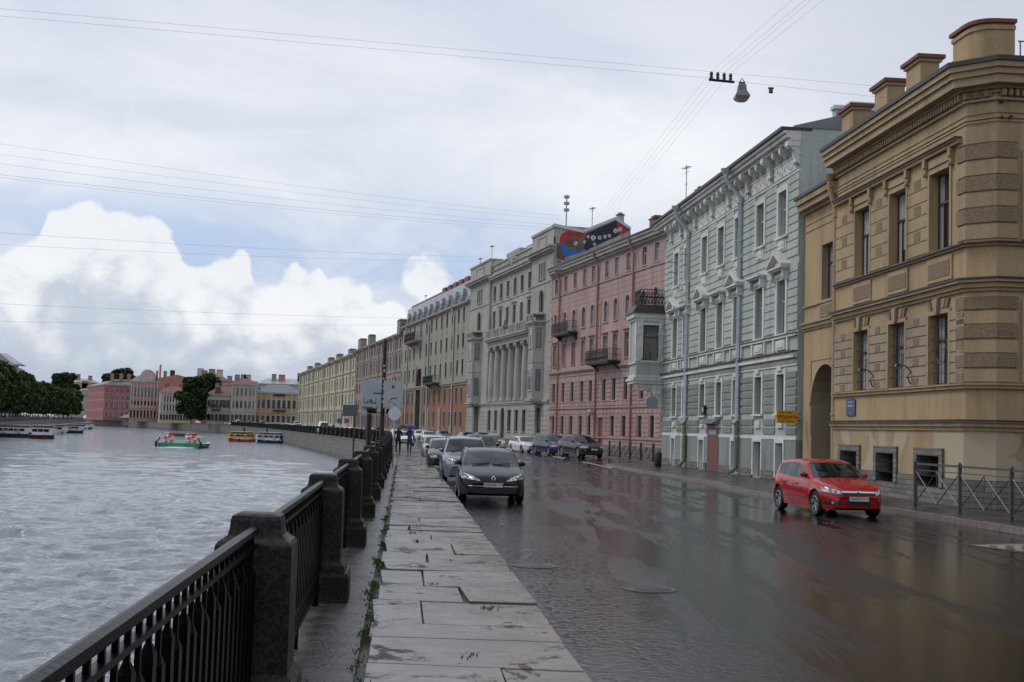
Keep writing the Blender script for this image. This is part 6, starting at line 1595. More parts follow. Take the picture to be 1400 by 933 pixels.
def make_car(kind,name,label,loc,rz,pm,plate=None,glass=None,detail=2,front='generic',cat='car',group=None,lowtrim=False,rails=False):
    S,body,gw,gs,gr=car_mesh(kind); L=S['L']; W=S['W']/2; glass=glass or m_cglass
    root=empty(name,loc,rz,label,cat,group)
    bo=body.build('body',[pm,m_plast],root,smooth=38)
    bvh=BVHTree.FromPolygons([Vector(v) for v in body.v],body.f)
    gw.build('windscreen',glass,root,smooth=60); 
    gs.build('side_windows',glass,root,smooth=30) if gs.f else None
    if gr.f: gr.build('rear_window',m_cglassd,root,smooth=60)
    ty,ri=wheel_meshes(S['wr'],5 if kind!='suv' else 7)
    for c in S['wb']:
        for s in(1,-1):
            w=empty('wheel',(s*(W-.115),c-L/2,S['wr'])); w.parent=root
            if s<0: w.rotation_euler=(0,0,math.pi)
            link('tyre',ty,w); link('rim',ri,w)
    c=S['cowl']-L/2; zc=interp(S['top'],S['cowl'])
    for s in(1,-1):
        mb=MB(); mb.ball((s*(W-.0),c+.42,zc+.06),(.10,.06,.075),10); mb.tube([(s*(W-.10),c+.45,zc-.02),(s*(W-.03),c+.43,zc+.02)],.025,5); mb.build('mirror',pm if front!='lag' else m_plast,root,smooth=60)
    def pt_(name,poly,mt,dirn=1,axis='y',**k):
        mb=patch(bvh,poly,dirn,axis,**k)
        return mb.build(name,mt,root) if mb.f else None
    def rect(x0,x1,z0,z1,n=6): 
        xs=lin(x0,x1,n); return ([(x,z0) for x in xs],[(x,z1) for x in xs])
    nz=interp(S['top'],.12)
    if front=='lag':
        for s in(1,-1):
            xs=lin(.36,.86,8); pt_('headlight',([(s*x,.600+.06*((x-.36)/.5)) for x in xs],[(s*x,.625+.20*((x-.36)/.5)**.75) for x in xs]),m_lamp,sub=6)
        pt_('grille',rect(-.34,.34,.545,.575),m_plast); pt_('bumper_strip',rect(-.68,-.28,.455,.478),m_chrome); pt_('bumper_strip',rect(.28,.68,.455,.478),m_chrome)
        pt_('air_intake',rect(-.60,.60,.27,.42),m_plast,thick=.004)
        for s in(1,-1): mb=MB(); mb.lathe([(0,-.02),(.035,-.02),(.04,.02)],10,(s*.60,-L/2-.02+.07,.40),'y'); mb.build('fog_light',m_lamp,root)
        p=bvh.ray_cast(Vector((0,-6,.665)),Vector((0,1,0)))[0]
        if p:
            mb=MB(); a,b=.052,.075
            for k in range(4):
                q=[(0,b),(a,0),(0,-b),(-a,0)]; (x0,z0),(x1,z1)=q[k],q[(k+1)%4]; mb.tube([(x0,p.y-.02,.665+z0),(x1,p.y-.02,.665+z1)],.014,5)
            mb.build('badge',m_chrome,root)
        pz=.495
    elif front=='astra':
        for s in(1,-1):
            xs=lin(.46,.86,8); pt_('headlight',([(s*x,.595+.07*((x-.46)/.4)) for x in xs],[(s*x,.68+.125*((x-.46)/.4)**.8) for x in xs]),m_lamp,sub=6)
            pt_('fog_recess',rect(s*.50,s*.80,.33,.43),m_plast,thick=.003); p=bvh.ray_cast(Vector((s*.66,-6,.38)),Vector((0,1,0)))[0]
            if p: mb=MB(); mb.lathe([(0,-.02),(.035,-.02),(.04,.02)],10,(s*.66,p.y-.01,.38),'y'); mb.build('fog_light',m_lamp,root)
        pt_('grille',rect(-.45,.45,.595,.655),m_plast,thick=.006); pt_('grille_bar',rect(-.45,.45,.655,.69),m_chrome,thick=.014)
        p=bvh.ray_cast(Vector((0,-6,.655)),Vector((0,1,0)))[0]
        if p: mb=MB(); mb.torus((0,p.y-.03,.655),.05,.010,'y',16,6); mb.box(-.07,p.y-.035,.65,.07,p.y-.025,.66); mb.build('badge',m_chrome,root)
        pt_('air_intake',rect(-.33,.33,.32,.44),m_plast,thick=.004); pz=.495
    elif front=='yeti':
        for s in(1,-1):
            for xc,zc_,r_ in ((.62,.80,.13),(.50,.64,.065)):
                xs=lin(-r_,r_,8); pt_('headlight' if r_>.1 else 'fog_light',([(s*(xc+x),zc_-math.sqrt(max(0,r_*r_-x*x))*.85) for x in xs],[(s*(xc+x),zc_+math.sqrt(max(0,r_*r_-x*x))*.85) for x in xs]),m_lamp,sub=5)
        pt_('grille',rect(-.45,.45,.70,.82),m_plast); pt_('grille_bar',rect(-.47,.47,.82,.85),m_chrome); pt_('air_intake',rect(-.30,.30,.40,.50),m_plast); pt_('skid_plate',rect(-.45,.45,.29,.39),m_rim); pz=.58
    else:
        for s in(1,-1):
            xs=lin(W*.52,W*.95,6); pt_('headlight',([(s*x,nz-.15) for x in xs],[(s*x,nz-.03) for x in xs]),m_lamp,sub=4)
        if kind=='sedan' and front=='single_frame': pt_('grille',rect(-.36,.36,.30,.62),m_plast)
        else: pt_('grille',rect(-.42,.42,nz-.19,nz-.06),m_plast)
        pt_('air_intake',rect(-.5,.5,.28,.40),m_plast,thick=.004); pz=nz-.26
    p=bvh.ray_cast(Vector((0,-6,pz)),Vector((0,1,0)))[0]
    yp=(p.y if p else -L/2)-.035
    mb=MB(); mb.box(-.26,yp,pz-.056,.26,yp+.03,pz+.056); pl=mb.build('number_plate',m_plate,root)
    if plate:
        text_mesh(plate[0],.092,m_ink,pl,(-.065,yp-.002,pz),(R(90),0,0),ext=.002); text_mesh(plate[1],.060,m_ink,pl,(.205,yp-.002,pz+.012),(R(90),0,0),ext=.002)
        mb=MB(); mb.box(.135,yp-.003,pz-.05,.139,yp+.001,pz+.05); mb.build('divider',m_ink,pl)
    if detail>=2:
        xs=lin(S['cowl']-L/2,S['cowl']-L/2,1)
        zlo=.30
        for s in(1,-1):
            for (tt,z1) in ((S['side'][0]-.20,interp(S['belt'],1.5)-.01),((S['pil'][0][0]+.05 if S['pil'] else 2.3),.95),((S['pil'][-1][0]+.05 if len(S['pil'])>1 else S['side'][1]-.35),.95)):
                y=tt-L/2; pt_('door_gap',([(y-.006,zlo),(y+.006,zlo)],[(y-.006,z1),(y+.006,z1)]),m_plast,dirn=s,axis='x',thick=.0015,off=.001,sub=10)
            for tt in ((S['pil'][0][0]-.22 if S['pil'] else 2.2),(S['pil'][-1][0]-.12 if len(S['pil'])>1 else 3.3)):
                y=tt-L/2; z=.80 if kind in('hatch','wagon','sedan') else .93
                o=patch(bvh,([(y-.10,z-.014),(y+.10,z-.014)],[(y-.10,z+.014),(y+.10,z+.014)]),s,'x',thick=.03,sub=2); o.build('door_handle',pm,root) if o.f else None
            if kind in('hatch',):
                y0,y1=S['wb'][0]-L/2+.45,S['wb'][1]-L/2-.45; ys=lin(y0,y1,12); o=patch(bvh,([(y,.47) for y in ys],[(y,.51) for y in ys]),s,'x',thick=.012,sub=2); o.build('side_moulding',pm,root)
        # windscreen wipers
        mb=MB(); z=zc+.03
        for x in(-.55,.05): mb.tube([(x,S['cowl']-L/2+.02,z),(x+.5,S['cowl']-L/2+.10,z+.045)],.012,4)
        mb.build('wiper',m_plast,root)
    if rails:
        for s in(1,-1):
            t0,t1=S['head']+.15,S['side'][1]-.1; zz=interp(S['top'],t0); mb=MB(); x=s*(W-.27); mb.tube([(x,t0-L/2,zz-.02),(x,t0-L/2+.08,zz+.035),(x,t1-L/2-.08,interp(S['top'],t1)+.035),(x,t1-L/2,interp(S['top'],t1)-.02)],.018,6); mb.build('roof_rail',m_rim,root,smooth=40)
    if lowtrim:
        for s in(1,-1):
            ys=lin(S['wb'][0]-L/2+.42,S['wb'][1]-L/2-.42,12); o=patch(bvh,([(y,.26) for y in ys],[(y,.42) for y in ys]),s,'x',thick=.01,sub=3); o.build('sill_cladding',m_plast,root)
        xs=lin(-W+.12,W-.12,10); o=patch(bvh,([(x,.30) for x in xs],[(x,.38) for x in xs]),1,'y',sub=3); o.build('bumper_cladding',m_plast,root) if kind=='suv' and front=='generic' else None
    return root
def simple_car(kind,cols):
    """distant car: one mesh"""
    S,body,gw,gs,gr=car_mesh(kind); mb=body
    for g in (gw,gs,gr):
        n=len(mb.v); mb.v+=g.v; mb.f+=[tuple(i+n for i in f) for f in g.f]; mb.m+=[2]*len(g.f)
    for c in S['wb']:
        for s in(1,-1): mb.lathe([(0,s*.1),(S['wr']*.6,s*.1),(S['wr'],s*.1),(S['wr'],-s*.1)],12,(s*(S['W']/2-.12),c-S['L']/2,S['wr']),'x',3)
    mb.weld(); me=mb.mesh('parked_car',[cols,m_plast,m_cglass,m_tyre],38); return me
pb=paint('gloss_black_paint',(.006,.006,.007),.0,.3); pr=paint('red_paint',(.36,.006,.010),.1,.22); psv=paint('silver_paint',(.20,.235,.28),.6,.28); pw=paint('white_paint',(.66,.67,.68),.05,.22)
pdb=paint('dark_blue_paint',(.018,.024,.07),.35,.22); pdg=paint('dark_grey_paint',(.035,.034,.033),.4,.22); plb=paint('light_grey_blue_paint',(.35,.40,.44),.5,.25)
def on_road(px,D,z=0.0): return at(px,D,z)
# front of car sits at depth D; origin is the middle
def place(kind,name,label,px,D,pm,ang=-4.94,**k):
    L=SPEC[kind]['L']; a=R(ang); p=at(px,D); c=Vector((p.x-math.sin(-a)*-0,p.y,0))
    d=Vector((math.sin(a),math.cos(a),0)); c=Vector((p.x,p.y,0))+d*(L/2)
    return make_car(kind,name,label,c,-a,pm,**k)
place('wagon','parked_car','glossy black car nearest the viewer on the left lane, clear headlights, facing us',677,34.0,pb,ang=-4.4,front='lag',plate=('Н055РР','178'),rails=True)
place('hatch','parked_car','bright red hatchback parked by the kerb in front of the tan corner house',1174,32.3,pr,ang=-9,front='astra',plate=('С059ТН','178'))
place('suv','parked_car','silver blue crossover with round lamps parked right behind the black car',640.5,45.0,psv,ang=-5,front='yeti',rails=True,lowtrim=True,plate=('О123','98'))
place('wagon','parked_car','dark car with pale bonnet, third in the left row behind the silver crossover',613,59,pdg,ang=-5.5,rails=True)
place('hatch','parked_car','small light car fourth in the left row, only its left side visible',599,76,plb,ang=-6)
place('suv','parked_car','black crossover just behind the silver one, only its roof showing',660,63,pb,ang=-5)
place('wagon','parked_car','dark car half hidden beside the white sedan in mid street',672,88,pdg,ang=-9)
place('sedan','parked_car','white sedan with a big dark grille in front of the grey columned building',681,117,pw,ang=-13,front='single_frame')
place('sedan','parked_car','white coupe with black bonnet stripe parked left of the blue minivan',731.5,106,pw,ang=-19)
place('mpv','parked_car','dark blue minivan parked between the white coupe and the dark grey one',770,100,pdb,ang=-22)
place('coupesuv','parked_car','dark grey sloping roof crossover parked by the low barrier, rightmost of the far row',813,93.5,pdg,ang=-22,glass=m_cglassd)
place('hatch','parked_car','small white car driving away left part of the street end',577,170,pw,ang=-10); place('wagon','parked_car','second white car beyond the pedestrians, right of the first',590,150,pw,ang=-10)
place('sedan','parked_car','white car directly behind the two umbrellas',556,128,pw,ang=-8)
# far quay traffic
protos={k:simple_car(k,pw) for k in('hatch','sedan','suv','van')}
GL={'w':('small white car parked beyond the railing of the far bend',pw),'d':('small dark car parked beyond the railing of the far bend',pdg),'s':('small silver car parked beyond the railing of the far bend',psv)}
protod={}
def mini(kind,c,x,y,rz,z=0,label=None,group=None):
    key=(kind,c)
    if key not in protod:
        me=protos[kind].copy(); me.materials[0]=GL[c][1]; protod[key]=me
    o=link('parked_car' if kind!='van' else 'parked_van',protod[key],None,(x,y,z),rz)
    return tag(o,label or (GL[c][0] if kind!='van' else {'w':'white delivery van beyond the railing of the far bend','s':'silver van beyond the railing of the far bend','d':'dark van beyond the railing of the far bend'}[c]),'car' if kind!='van' else 'van',group or 'cars parked beyond the far railing')
rr=random.Random(21)
D=150
while D<430:
    c=rr.choice('wwdds'); kd=rr.choice(('hatch','sedan','suv','hatch'))
    if rr.random()<.85: mini(kd,c,(qx(D) if D<300 else -.2647*D+23.46)+3.6+rr.uniform(-.2,.2),D,R(14.8))
    if rr.random()<.5: mini(rr.choice(('hatch','sedan')),rr.choice('wds'),fx(D)-5.0,D+3,R(14.8),label='small car parked against the long far facades',group='cars along the far facades')
    D+=rr.uniform(6.2,9)
mini('van','w',at(443,215).x+0,215,R(14.8),label='white van with a big windscreen above the far railing',group=None)
mini('van','s',at(406,330).x,330,R(14.8),label='grey box van at the foot of the yellow house',group=None)
bl=[Vector(p) for p in quay if p[1]>=400]
for a,b in zip(bl[:-1],bl[1:]):
    d=b-a; Ls=d.length; d/=Ls; nn=Vector((d.y,-d.x)); ang=math.atan2(-d.x,d.y)
    t=3
    while t<Ls:
        if rr.random()<.8:
            p=a+d*t+nn*5; mini(rr.choice(('hatch','sedan','suv','van')) if rr.random()<.9 else 'van',rr.choice('wwdds'),p.x,p.y,ang,label=None if 1 else None)
        t+=rr.uniform(6.5,11)
for k in range(16):
    D=290+k*15; x=(-66-47*(D-130)/144 if D<274 else -113-65*(D-274)/206 if D<480 else -178-15*(D-480)/82)-10
    mini(rr.choice(('hatch','sedan','suv')),rr.choice('wwd'),x,D,R(16),z=-.2,label='small car parked under the trees of the opposite bank',group='cars under the left tree row')
# ================================================================ poles, signs, wires
m_pole=mat('black_pole_paint',(.018,.018,.018),.4,.3,6); m_sback=mat('sign_back_grey',(.40,.43,.45),.5,.12,2); m_tag=mat('marker_black',(.04,.04,.05),.6,0); m_stick=mat('red_sticker',(.35,.02,.02),.5,0)
base=at(522.5,60,.18)
pl=empty('signal_pole',base,0,'tall black pole rising above the near railing, carrying dark traffic lights','pole')
top=space(526.8,464,60); mb=MB(); mb.tube([(0,0,0),(0,0,2.0),((top.x-base.x)*.5,0,3.4),(top.x-base.x,0,top.z-.18)],[.13,.10,.10,.085],10); mb.lathe([(.2,0),(.2,.15),(.13,.22)],10)
mb.build('shaft',m_pole,pl,smooth=40)
mb=MB(); rr=random.Random(4)
for k in range(7): z=2.9+k*.28+rr.random()*.1; mb.box(-.04+.05*rr.random(),-.115,z,.06,-.10,z+rr.uniform(.05,.16))
mb.build('sticker_scraps',mat('paper_scrap',(.5,.5,.48),.7),pl)
def tl(name,parent,x,z,horizontal=False):
    mb=MB(); w,h=(.22,.13) if horizontal else (.13,.3)
    mb.box(x-w,-.14,z-h,x+w,.14,z+h); 
    for k in(-1,0,1):
        c=(x+k*w*.62,-.14,z) if horizontal else (x,-.14,z+k*h*.62); mb.lathe([(.08,-.14),(.08,.0)],10,c,'y')
    return mb.build(name,m_pole,parent)
tl('traffic_light',pl,-.50,z=zpx(508,562,60)-.18,horizontal=True); tl('traffic_light',pl,.42,z=zpx(537,563,60)-.18,horizontal=True)
def board(label,px0,px1,py0,py1,D,poleD=None,marks=None):
    a=space(px0,py0,D); b=space(px1,py1,D); c=(a+b)/2
    o=empty('sign_board',(c.x,D,b.z),R(-1),label,'sign'); w=abs(b.x-a.x)/2; h=a.z-b.z
    mb=MB(); mb.box(-w,-.02,0,w,.02,h); mb.build('panel',m_sback,o)
    mb=MB(); mb.box(-w-.015,.021,-.015,w+.015,.05,h+.015); mb.box(-w-.015,-.028,-.015,-w+.02,.02,h+.015); mb.box(w-.02,-.028,-.015,w+.015,.02,h+.015); mb.build('frame',m_zinc,o); return o,w,h
o,w,h=board('blank grey back of a sign board left of the pole with a black graffiti tag',496.3,520.3,519.5,556.5,62)
mb=MB(); rr=random.Random(9); x=-w*.9
while x<w*.5:
    p=[(x+rr.uniform(0,.10)+.02*k,-.03,h*.12+rr.uniform(-.05,.30)*(1 if k%2 else .4)) for k in range(5)]; mb.tube(p,.014,4); x+=.13
mb.build('graffiti',m_tag,o)
mb=MB(); mb.box(-.03,.06,-3.0,.03,.12,h); mb.box(w*.4,.06,h*.5,w+.6,.10,h*.5+.06); mb.build('bracket',m_pole,o)
o,w,h=board('grey sign board right of the pole with a round red sticker',525.6,549.6,520.8,558.3,58)
mb=MB(); mb.lathe([(0,-.03),(.075,-.03),(.075,0)],14,(-.02,0,h*.78),'y'); mb.build('sticker',m_stick,o)
mb=MB(); mb.tube([(-.12,-.03,h*.30),(0,-.03,h*.37),(.12,-.03,h*.36),(.2,-.03,h*.40)],.02,4); mb.ball((-.15,-.03,h*.22),.03,6); mb.ball((.1,-.03,h*.12),.04,6); mb.build('graffiti',m_tag,o)
mb=MB(); mb.box(-w-.5,.03,h*.5,w*.3,.07,h*.5+.06); mb.build('bracket',m_pole,o)
# round sign on its own post
p0=space(538.5,598,56); p1=space(538.5,566,56); rs=empty('round_road_sign',(p0.x,56,.15),0,'pale back of a round road sign on a thin grey post behind the railing','sign')
mb=MB(); mb.tube([(0,0,0),(0,0,p1.z+.25)],.035,8); mb.build('post',m_zinc,rs); mb=MB(); mb.lathe([(0,-.06),(.285,-.06),(.29,-.045),(.285,-.04),(0,-.04)],24,(0,0,p1.z-.15),'y'); mb.build('disc',mat('pale_blue_sign_back',(.60,.66,.72),.4,.05),rs,smooth=30)
# triangle sign back with its pole and lights, further left
p=at(504.5,66,.1); ts=empty('triangle_sign',p,0,'grey back of a triangular road sign on a thick pole left of the black pole','sign')
zz=zpx(505,560,66); mb=MB(); mb.tube([(0,0,0),(0,0,zz+.2)],.14,8); mb.build('post',m_pole,ts); mb=MB(); mb.prism([(-.48,zz-.35),(.48,zz-.35),(.0,zz+.48)],-.2,-.17); mb.build('plate',m_sback,ts)
tl('traffic_light',ts,-.05,zz,True); 
a=space(469,557,75); b=space(489,573,75); o=empty('direction_board',(a.x,75,.15),0,'dark grey back of a small direction board left of the signals','sign'); w=(b.x-a.x)/2
mb=MB(); mb.box(0,-.03,b.z,2*w,.03,a.z); mb.build('panel',mat('dark_sign_back',(.09,.10,.11),.5,.1),o); mb=MB(); mb.tube([(2*w-.2,.05,-.15),(2*w-.2,.05,a.z)],.05,6); mb.build('post',m_pole,o)
# round sign at the oriel
gq=ground(890,640,.15); p=Vector((gq.x,73,.15)); zz=zpx(890,548,73)-.15
p=at(890,73,.15); o=empty('round_road_sign',p,R(8),'grey back of a round road sign hanging under the green oriel','sign')
mb=MB(); mb.lathe([(0,-.02),(.36,-.02),(.37,0),(0,.02)],24,(0,0,zz-.1),'y'); mb.build('disc',mat('grey_green_sign',(.27,.31,.31),.5,.05),o,smooth=30); mb=MB(); mb.tube([(0,.04,zz-.1),(.2,.04,zz+.6),(.75,.5,zz+.85)],.03,6); mb.build('bracket',m_zinc,o)
# bin / bollard at the green house corner
p=ground(899.5,638,.15); o=empty('waste_bin',p,0,'dark waste bin on the sidewalk at the left corner of the green house','bin'); mb=MB(); mb.lathe([(0,0),(.17,0),(.20,.05),(.22,.75),(.18,.8),(0,.82)],12); mb.build('drum',m_iron2,o,smooth=40)
# tall thin street-side posts by the blue plaques of the far bend: small road signs
for px,c,l in ((464.5,(.06,.10,.35),'small blue road sign in front of the long far facades'),(474.5,(.35,.05,.10),'small red road sign in front of the long far facades')):
    p=at(px,190,.1); o=empty('road_sign',p,0,l,'sign'); zz=zpx(px,577,190); mb=MB(); mb.tube([(0,0,0),(0,0,zz)],.06,6); mb.build('post',m_zinc,o); mb=MB(); mb.box(-.38,-.1,zz-.3,.38,-.05,zz+.4); mb.build('plate',mat('sign_%d'%px,c,.5,0),o)
# ---------------------------------------------------------------- overhead wires
m_wire=mat('wire_dark',(.20,.20,.21),.6,0)
def wire(label,pts,r,group,sag=0,name='overhead_wire'):
    mb=MB()
    P=[]
    for a,b in zip(pts[:-1],pts[1:]):
        for k in range(13 if sag else 2):
            f=k/(12 if sag else 1); q=a.lerp(b,f); q.z-=sag*4*f*(1-f); 
            if not P or (q-P[-1]).length>.01: P.append(q)
    o0=P[0]; r*=.30; mb.tube([q-o0 for q in P],r,5)
    return mb.build(name,m_wire,None,o0,label=label,cat='wire',group=group)
lampD=39.0
A1=space(970,98,39.5); A2=space(970,107,39.5)
hook1=space(1345,131,36); hook2=space(1372,152,35)
E1=space(0,12,34); E2=space(0,22,34)
def ext(a,b,f): return a+(b-a)*f
wire('upper of two thin span wires crossing the sky from the tan house over the river',[hook1,A1,ext(A1,E1,2.6)],.011,'span wires of the near crossing')
wire('lower span wire carrying the nearest hanging street lamp and insulator bar',[hook2,space(1002,111,39),A2,ext(A2,E2,2.6)],.011,'span wires of the near crossing')
# insulator bar and trolley wires
b0,b1=space(969,109,39.4),space(1004,112.5,39.4)
bar=empty('insulator_bar',b0,0,'black bar with four insulators hanging from the span wires left of the lamp','insulator bar')
d=b1-b0; mb=MB(); mb.tube([(0,0,0),d],.045,6); mb.build('bar',m_iron2,bar)
for k in range(4):
    q=d*((k+.4)/4); mb=MB(); mb.lathe([(.0,0),(.045,.0),(.06,.06),(.04,.09),(.06,.13),(.045,.2),(0,.22)],8,(q.x,q.y,q.z+.05)); mb.build('insulator',m_iron,bar)
far=[(757,372),(764,369),(771,366),(778,363)]; top=[(1083,0),(1101,0),(1110,0),(1126,0)]
for k in range(4):
    m_=b0+d*((k+.4)/4)+Vector((0,0,.28)); f_=space(far[k][0]+6,far[k][1]-4,96); t_=space(top[k][0],top[k][1],31.5)
    wire(['leftmost','second','third','rightmost'][k]+' of the four trolley wires running along the street',[ext(m_,t_,3.0),m_,f_,f_+Vector((-17,70,.5))],.009,'trolley wires')
def street_lamp(px,py,D,s,label):
    p=space(px,py,D); o=empty('hanging_lamp',p,0,label,'street lamp')
    mb=MB(); 
    for (a,z0,b,z1) in ((.26,0,.29,.10),(.29,.10,.17,.34),(.17,.34,.15,.56),(.15,.56,.11,.62)): mb.taper(0,0,z0*s,z1*s,a*s,a*s,b*s,b*s)
    mb.build('housing',mat('lamp_grey',(.17,.175,.18),.45,.2,6),o); mb=MB(); mb.taper(0,0,-.10*s,0,.13*s,.13*s,.25*s,.25*s); mb.build('diffuser',mat('lamp_diffuser',(.45,.43,.38),.3,.1),o)
    mb=MB(); mb.box(-.12*s,-.04,.62*s,.12*s,.04,.70*s); mb.tube([(-.1*s,0,.7*s),(0,0,.85*s),(.1*s,0,.7*s)],.02*s,5); mb.build('hanger',m_iron2,o)
street_lamp(1014,136,39,.8,'large grey hanging street lamp nearest the viewer, right of the insulator bar')
street_lamp(764,372,96,1.15,'hanging street lamp between the grey columned and the pink building')
street_lamp(691,449,150,1.3,'small hanging lamp in front of the grey building columns')
p=space(1054,123,38); o=empty('wire_clamp',p,0,'small dark clamp hanging on the span wire right of the nearest lamp','clamp'); mb=MB(); mb.lathe([(0,-.12),(.07,-.1),(.06,.05),(0,.1)],8); mb.box(-.09,-.03,.03,.09,.03,.07); mb.build('body',m_iron,o)
# mid and far span wires over the river
for k,(y0,x1,y1,D0,D1,r) in enumerate(((172,766,295,60,98,.016),(186,764,300,60,98,.014),(199,760,308,60,98,.016),(214,758,312,60,98,.020),(218,756,316,60,98,.014),(302,668,352,90,165,.026),(318,655,358,90,165,.022),(404,600,436,130,225,.035),(428,560,444,130,240,.030))):
    a=space(x1,y1,D1); b=space(0,y0,D0); wire(['topmost','second','third','fourth','fifth','sixth','seventh','eighth','lowest'][k]+' wire of the bundle sagging across the river sky',[a,ext(a,b,1.9)],r,'wires across the river',sag=.9)
wire('span wire tying the second hanging lamp to the pink house',[space(753,366,96),space(764,366,96),space(905,352,80)],.015,'short span wires')
wire('span wire from the green house front to the left',[space(908,355,76),space(766,322,98)],.010,'short span wires')

# ---------------------------------------------------------------- two unseen houses added beside and behind the viewer for shade and reflections
def added_house(label,P0,P1,H,wall,nx):
    X=Bld('added_street_house',label,P0=Vector(P0),P1=Vector(P1)); cs=[X.L*(i+.5)/nx for i in range(nx)]; hs=[row(cs,1.3,a,a+2.3) for a in (1.8,5.8,9.8)]
    mb=MB(); wall_box(mb,X.L,0,H,12,sum(hs,[])); X.part(mb,'wall',wall)
    for r_ in hs: wins(X,r_,style='casement',fm=m_dframe,tm=m_khl,sur=.15,sill=.08)
    mb=MB(); cornice(mb,0,X.L,[(H-.5,H-.2,.3),(H-.2,H,.6)],e0=1,e1=1); X.part(mb,'cornice',m_khl); roof(X,0,X.L,H,12,2)
added_house('brownish house across the side street, beyond the right edge of the picture',(17.5,15),(21,-45),15,m_khaki,16)
added_house('dark house row closing the crossing behind the viewer',(14,-62),(-62,-56),17,m_br,20)
# ================================================================ trees
def leaf_mat(name,a,b):
    m,n=newmat(name); geo=n.new('ShaderNodeNewGeometry'); r_=geo.outputs['Random Per Island']
    n.put(Base_Color=n.mix(n.ramp(r_,0,1,0,1,smooth=False),a,b),Roughness=.6,Specular_IOR_Level=.25); return m
m_leaf=leaf_mat('lime_tree_leaves',(.022,.045,.012),(.065,.105,.028)); m_leafd=leaf_mat('dark_tree_leaves',(.014,.03,.011),(.04,.07,.024)); m_bark=mat('tree_bark',(.045,.035,.028),.9,.3,5)
def tree_mesh(seed,H,Wd,base,n=2600,ls=.34,top=.55,lm=None,nl=16):
    rr=random.Random(seed); t=MB(); c=MB()
    t.tube([(0,0,0),(.1,.05,base*.6),(.0,.1,base+1.0),(rr.uniform(-.4,.4),0,H*.6)],[.26,.2,.16,.07],8)
    lobes=[]
    for k in range(nl):
        a=rr.uniform(0,6.28); h=base+(H-base)*rr.uniform(.12,.88); q=Wd*.5*math.sqrt(max(.05,1-(((h-base)/(H-base)-.45)/.62)**2))*rr.uniform(.3,.75)
        cpt=Vector((q*math.cos(a),q*math.sin(a),h)); lobes.append((cpt,rr.uniform(.22,.34)*Wd*.55)); t.tube([(0,0,base+.5+rr.random()*(H-base)*.3),cpt*.6+Vector((0,0,h*.35)),cpt],[.09,.06,.03],5)
    lobes.append((Vector((0,0,H*.82)),Wd*.22)); lobes.append((Vector((0,0,base+(H-base)*.4)),Wd*.33))
    for i in range(n):
        cp,r_=rr.choice(lobes); d=Vector((rr.gauss(0,1),rr.gauss(0,1),rr.gauss(0,1))).normalized(); p=cp+Vector((d.x,d.y,d.z*.85))*r_*(rr.random()**.35)*1.08
        s=ls*rr.uniform(.6,1.25); u=Vector((rr.gauss(0,1),rr.gauss(0,1),rr.gauss(0,.6))).normalized(); v=u.cross(Vector((rr.gauss(0,1),rr.gauss(0,1),rr.gauss(0,1)))).normalized()
        c.face([p-u*s-v*s*.4,p+u*s*.2-v*s*.7,p+u*s+v*s*.3,p-u*s*.1+v*s*.7])
    return t.mesh('trunk',[m_bark],60),c.mesh('crown',[lm or m_leaf])
TM=[tree_mesh(k,14.0,11.0,2.2,6500,.50,nl=26) for k in (1,2,3)]
def tree(x,y,z,k,s,label,group=None,sz=1.0,rz=0,meshes=None):
    a,b=(meshes or TM)[k%len(meshes or TM)]; o=empty('deciduous_tree',(x,y,z),rz,label,'tree',group); o.scale=(s,s,s*sz); link('trunk',a,o); link('crown',b,o); return o
def lqx(D): return (-113-65*(D-274)/206 if D<480 else -178-15*(D-480)/82) if D>274 else -66-47*(D-130)/144
TL={0:'leftmost clipped lime tree of the opposite bank, tallest in the row',1:'second lime tree of the dense left row'}
for i in range(28):
    D=262+i*11.1; tree(lqx(D)-5.5,D,-.2,i,(1.08-.003*i)*(1,.96,1.04)[i%3],TL.get(i,'lime tree in the dense green row of the opposite bank' if i<27 else 'last small lime tree at the right end of the left row'),'lime trees of the left row',1.0,i*1.3)
for i in range(4):
    D=290+i*36; tree(lqx(D)-14,D,-.2,i+1,1.0,'lime tree standing behind the front row of the opposite bank','lime trees behind the left row',1.0,i)
big=[tree_mesh(31,19.0,12.5,.6,12000,.60,lm=m_leafd,nl=44)]
p=at(262,470); tree(p.x,p.y,.1,0,1.0,'big dark free standing tree between the cream house and the pale mansion',None,1.0,0,big)
p=at(268,490); tree(p.x+3,p.y+8,.1,0,.95,'second dark crown rising behind the big tree',None,1.18,2,big)
for k,(px,D,s) in enumerate(((150,900,1.75),(163,905,1.95),(176,900,1.7))): p=at(px,D); tree(p.x,p.y,2,0,s,['left','middle','right'][k]+' crown of the distant tree clump behind the red house','distant tree clump',1.0,k,big)
for k,(px,D) in enumerate(((80,760),(90,770))): p=at(px,D); tree(p.x,p.y,2,0,1.3,['left','right'][k]+' of two small distant crowns above the tree row',None,1.1,k,big)

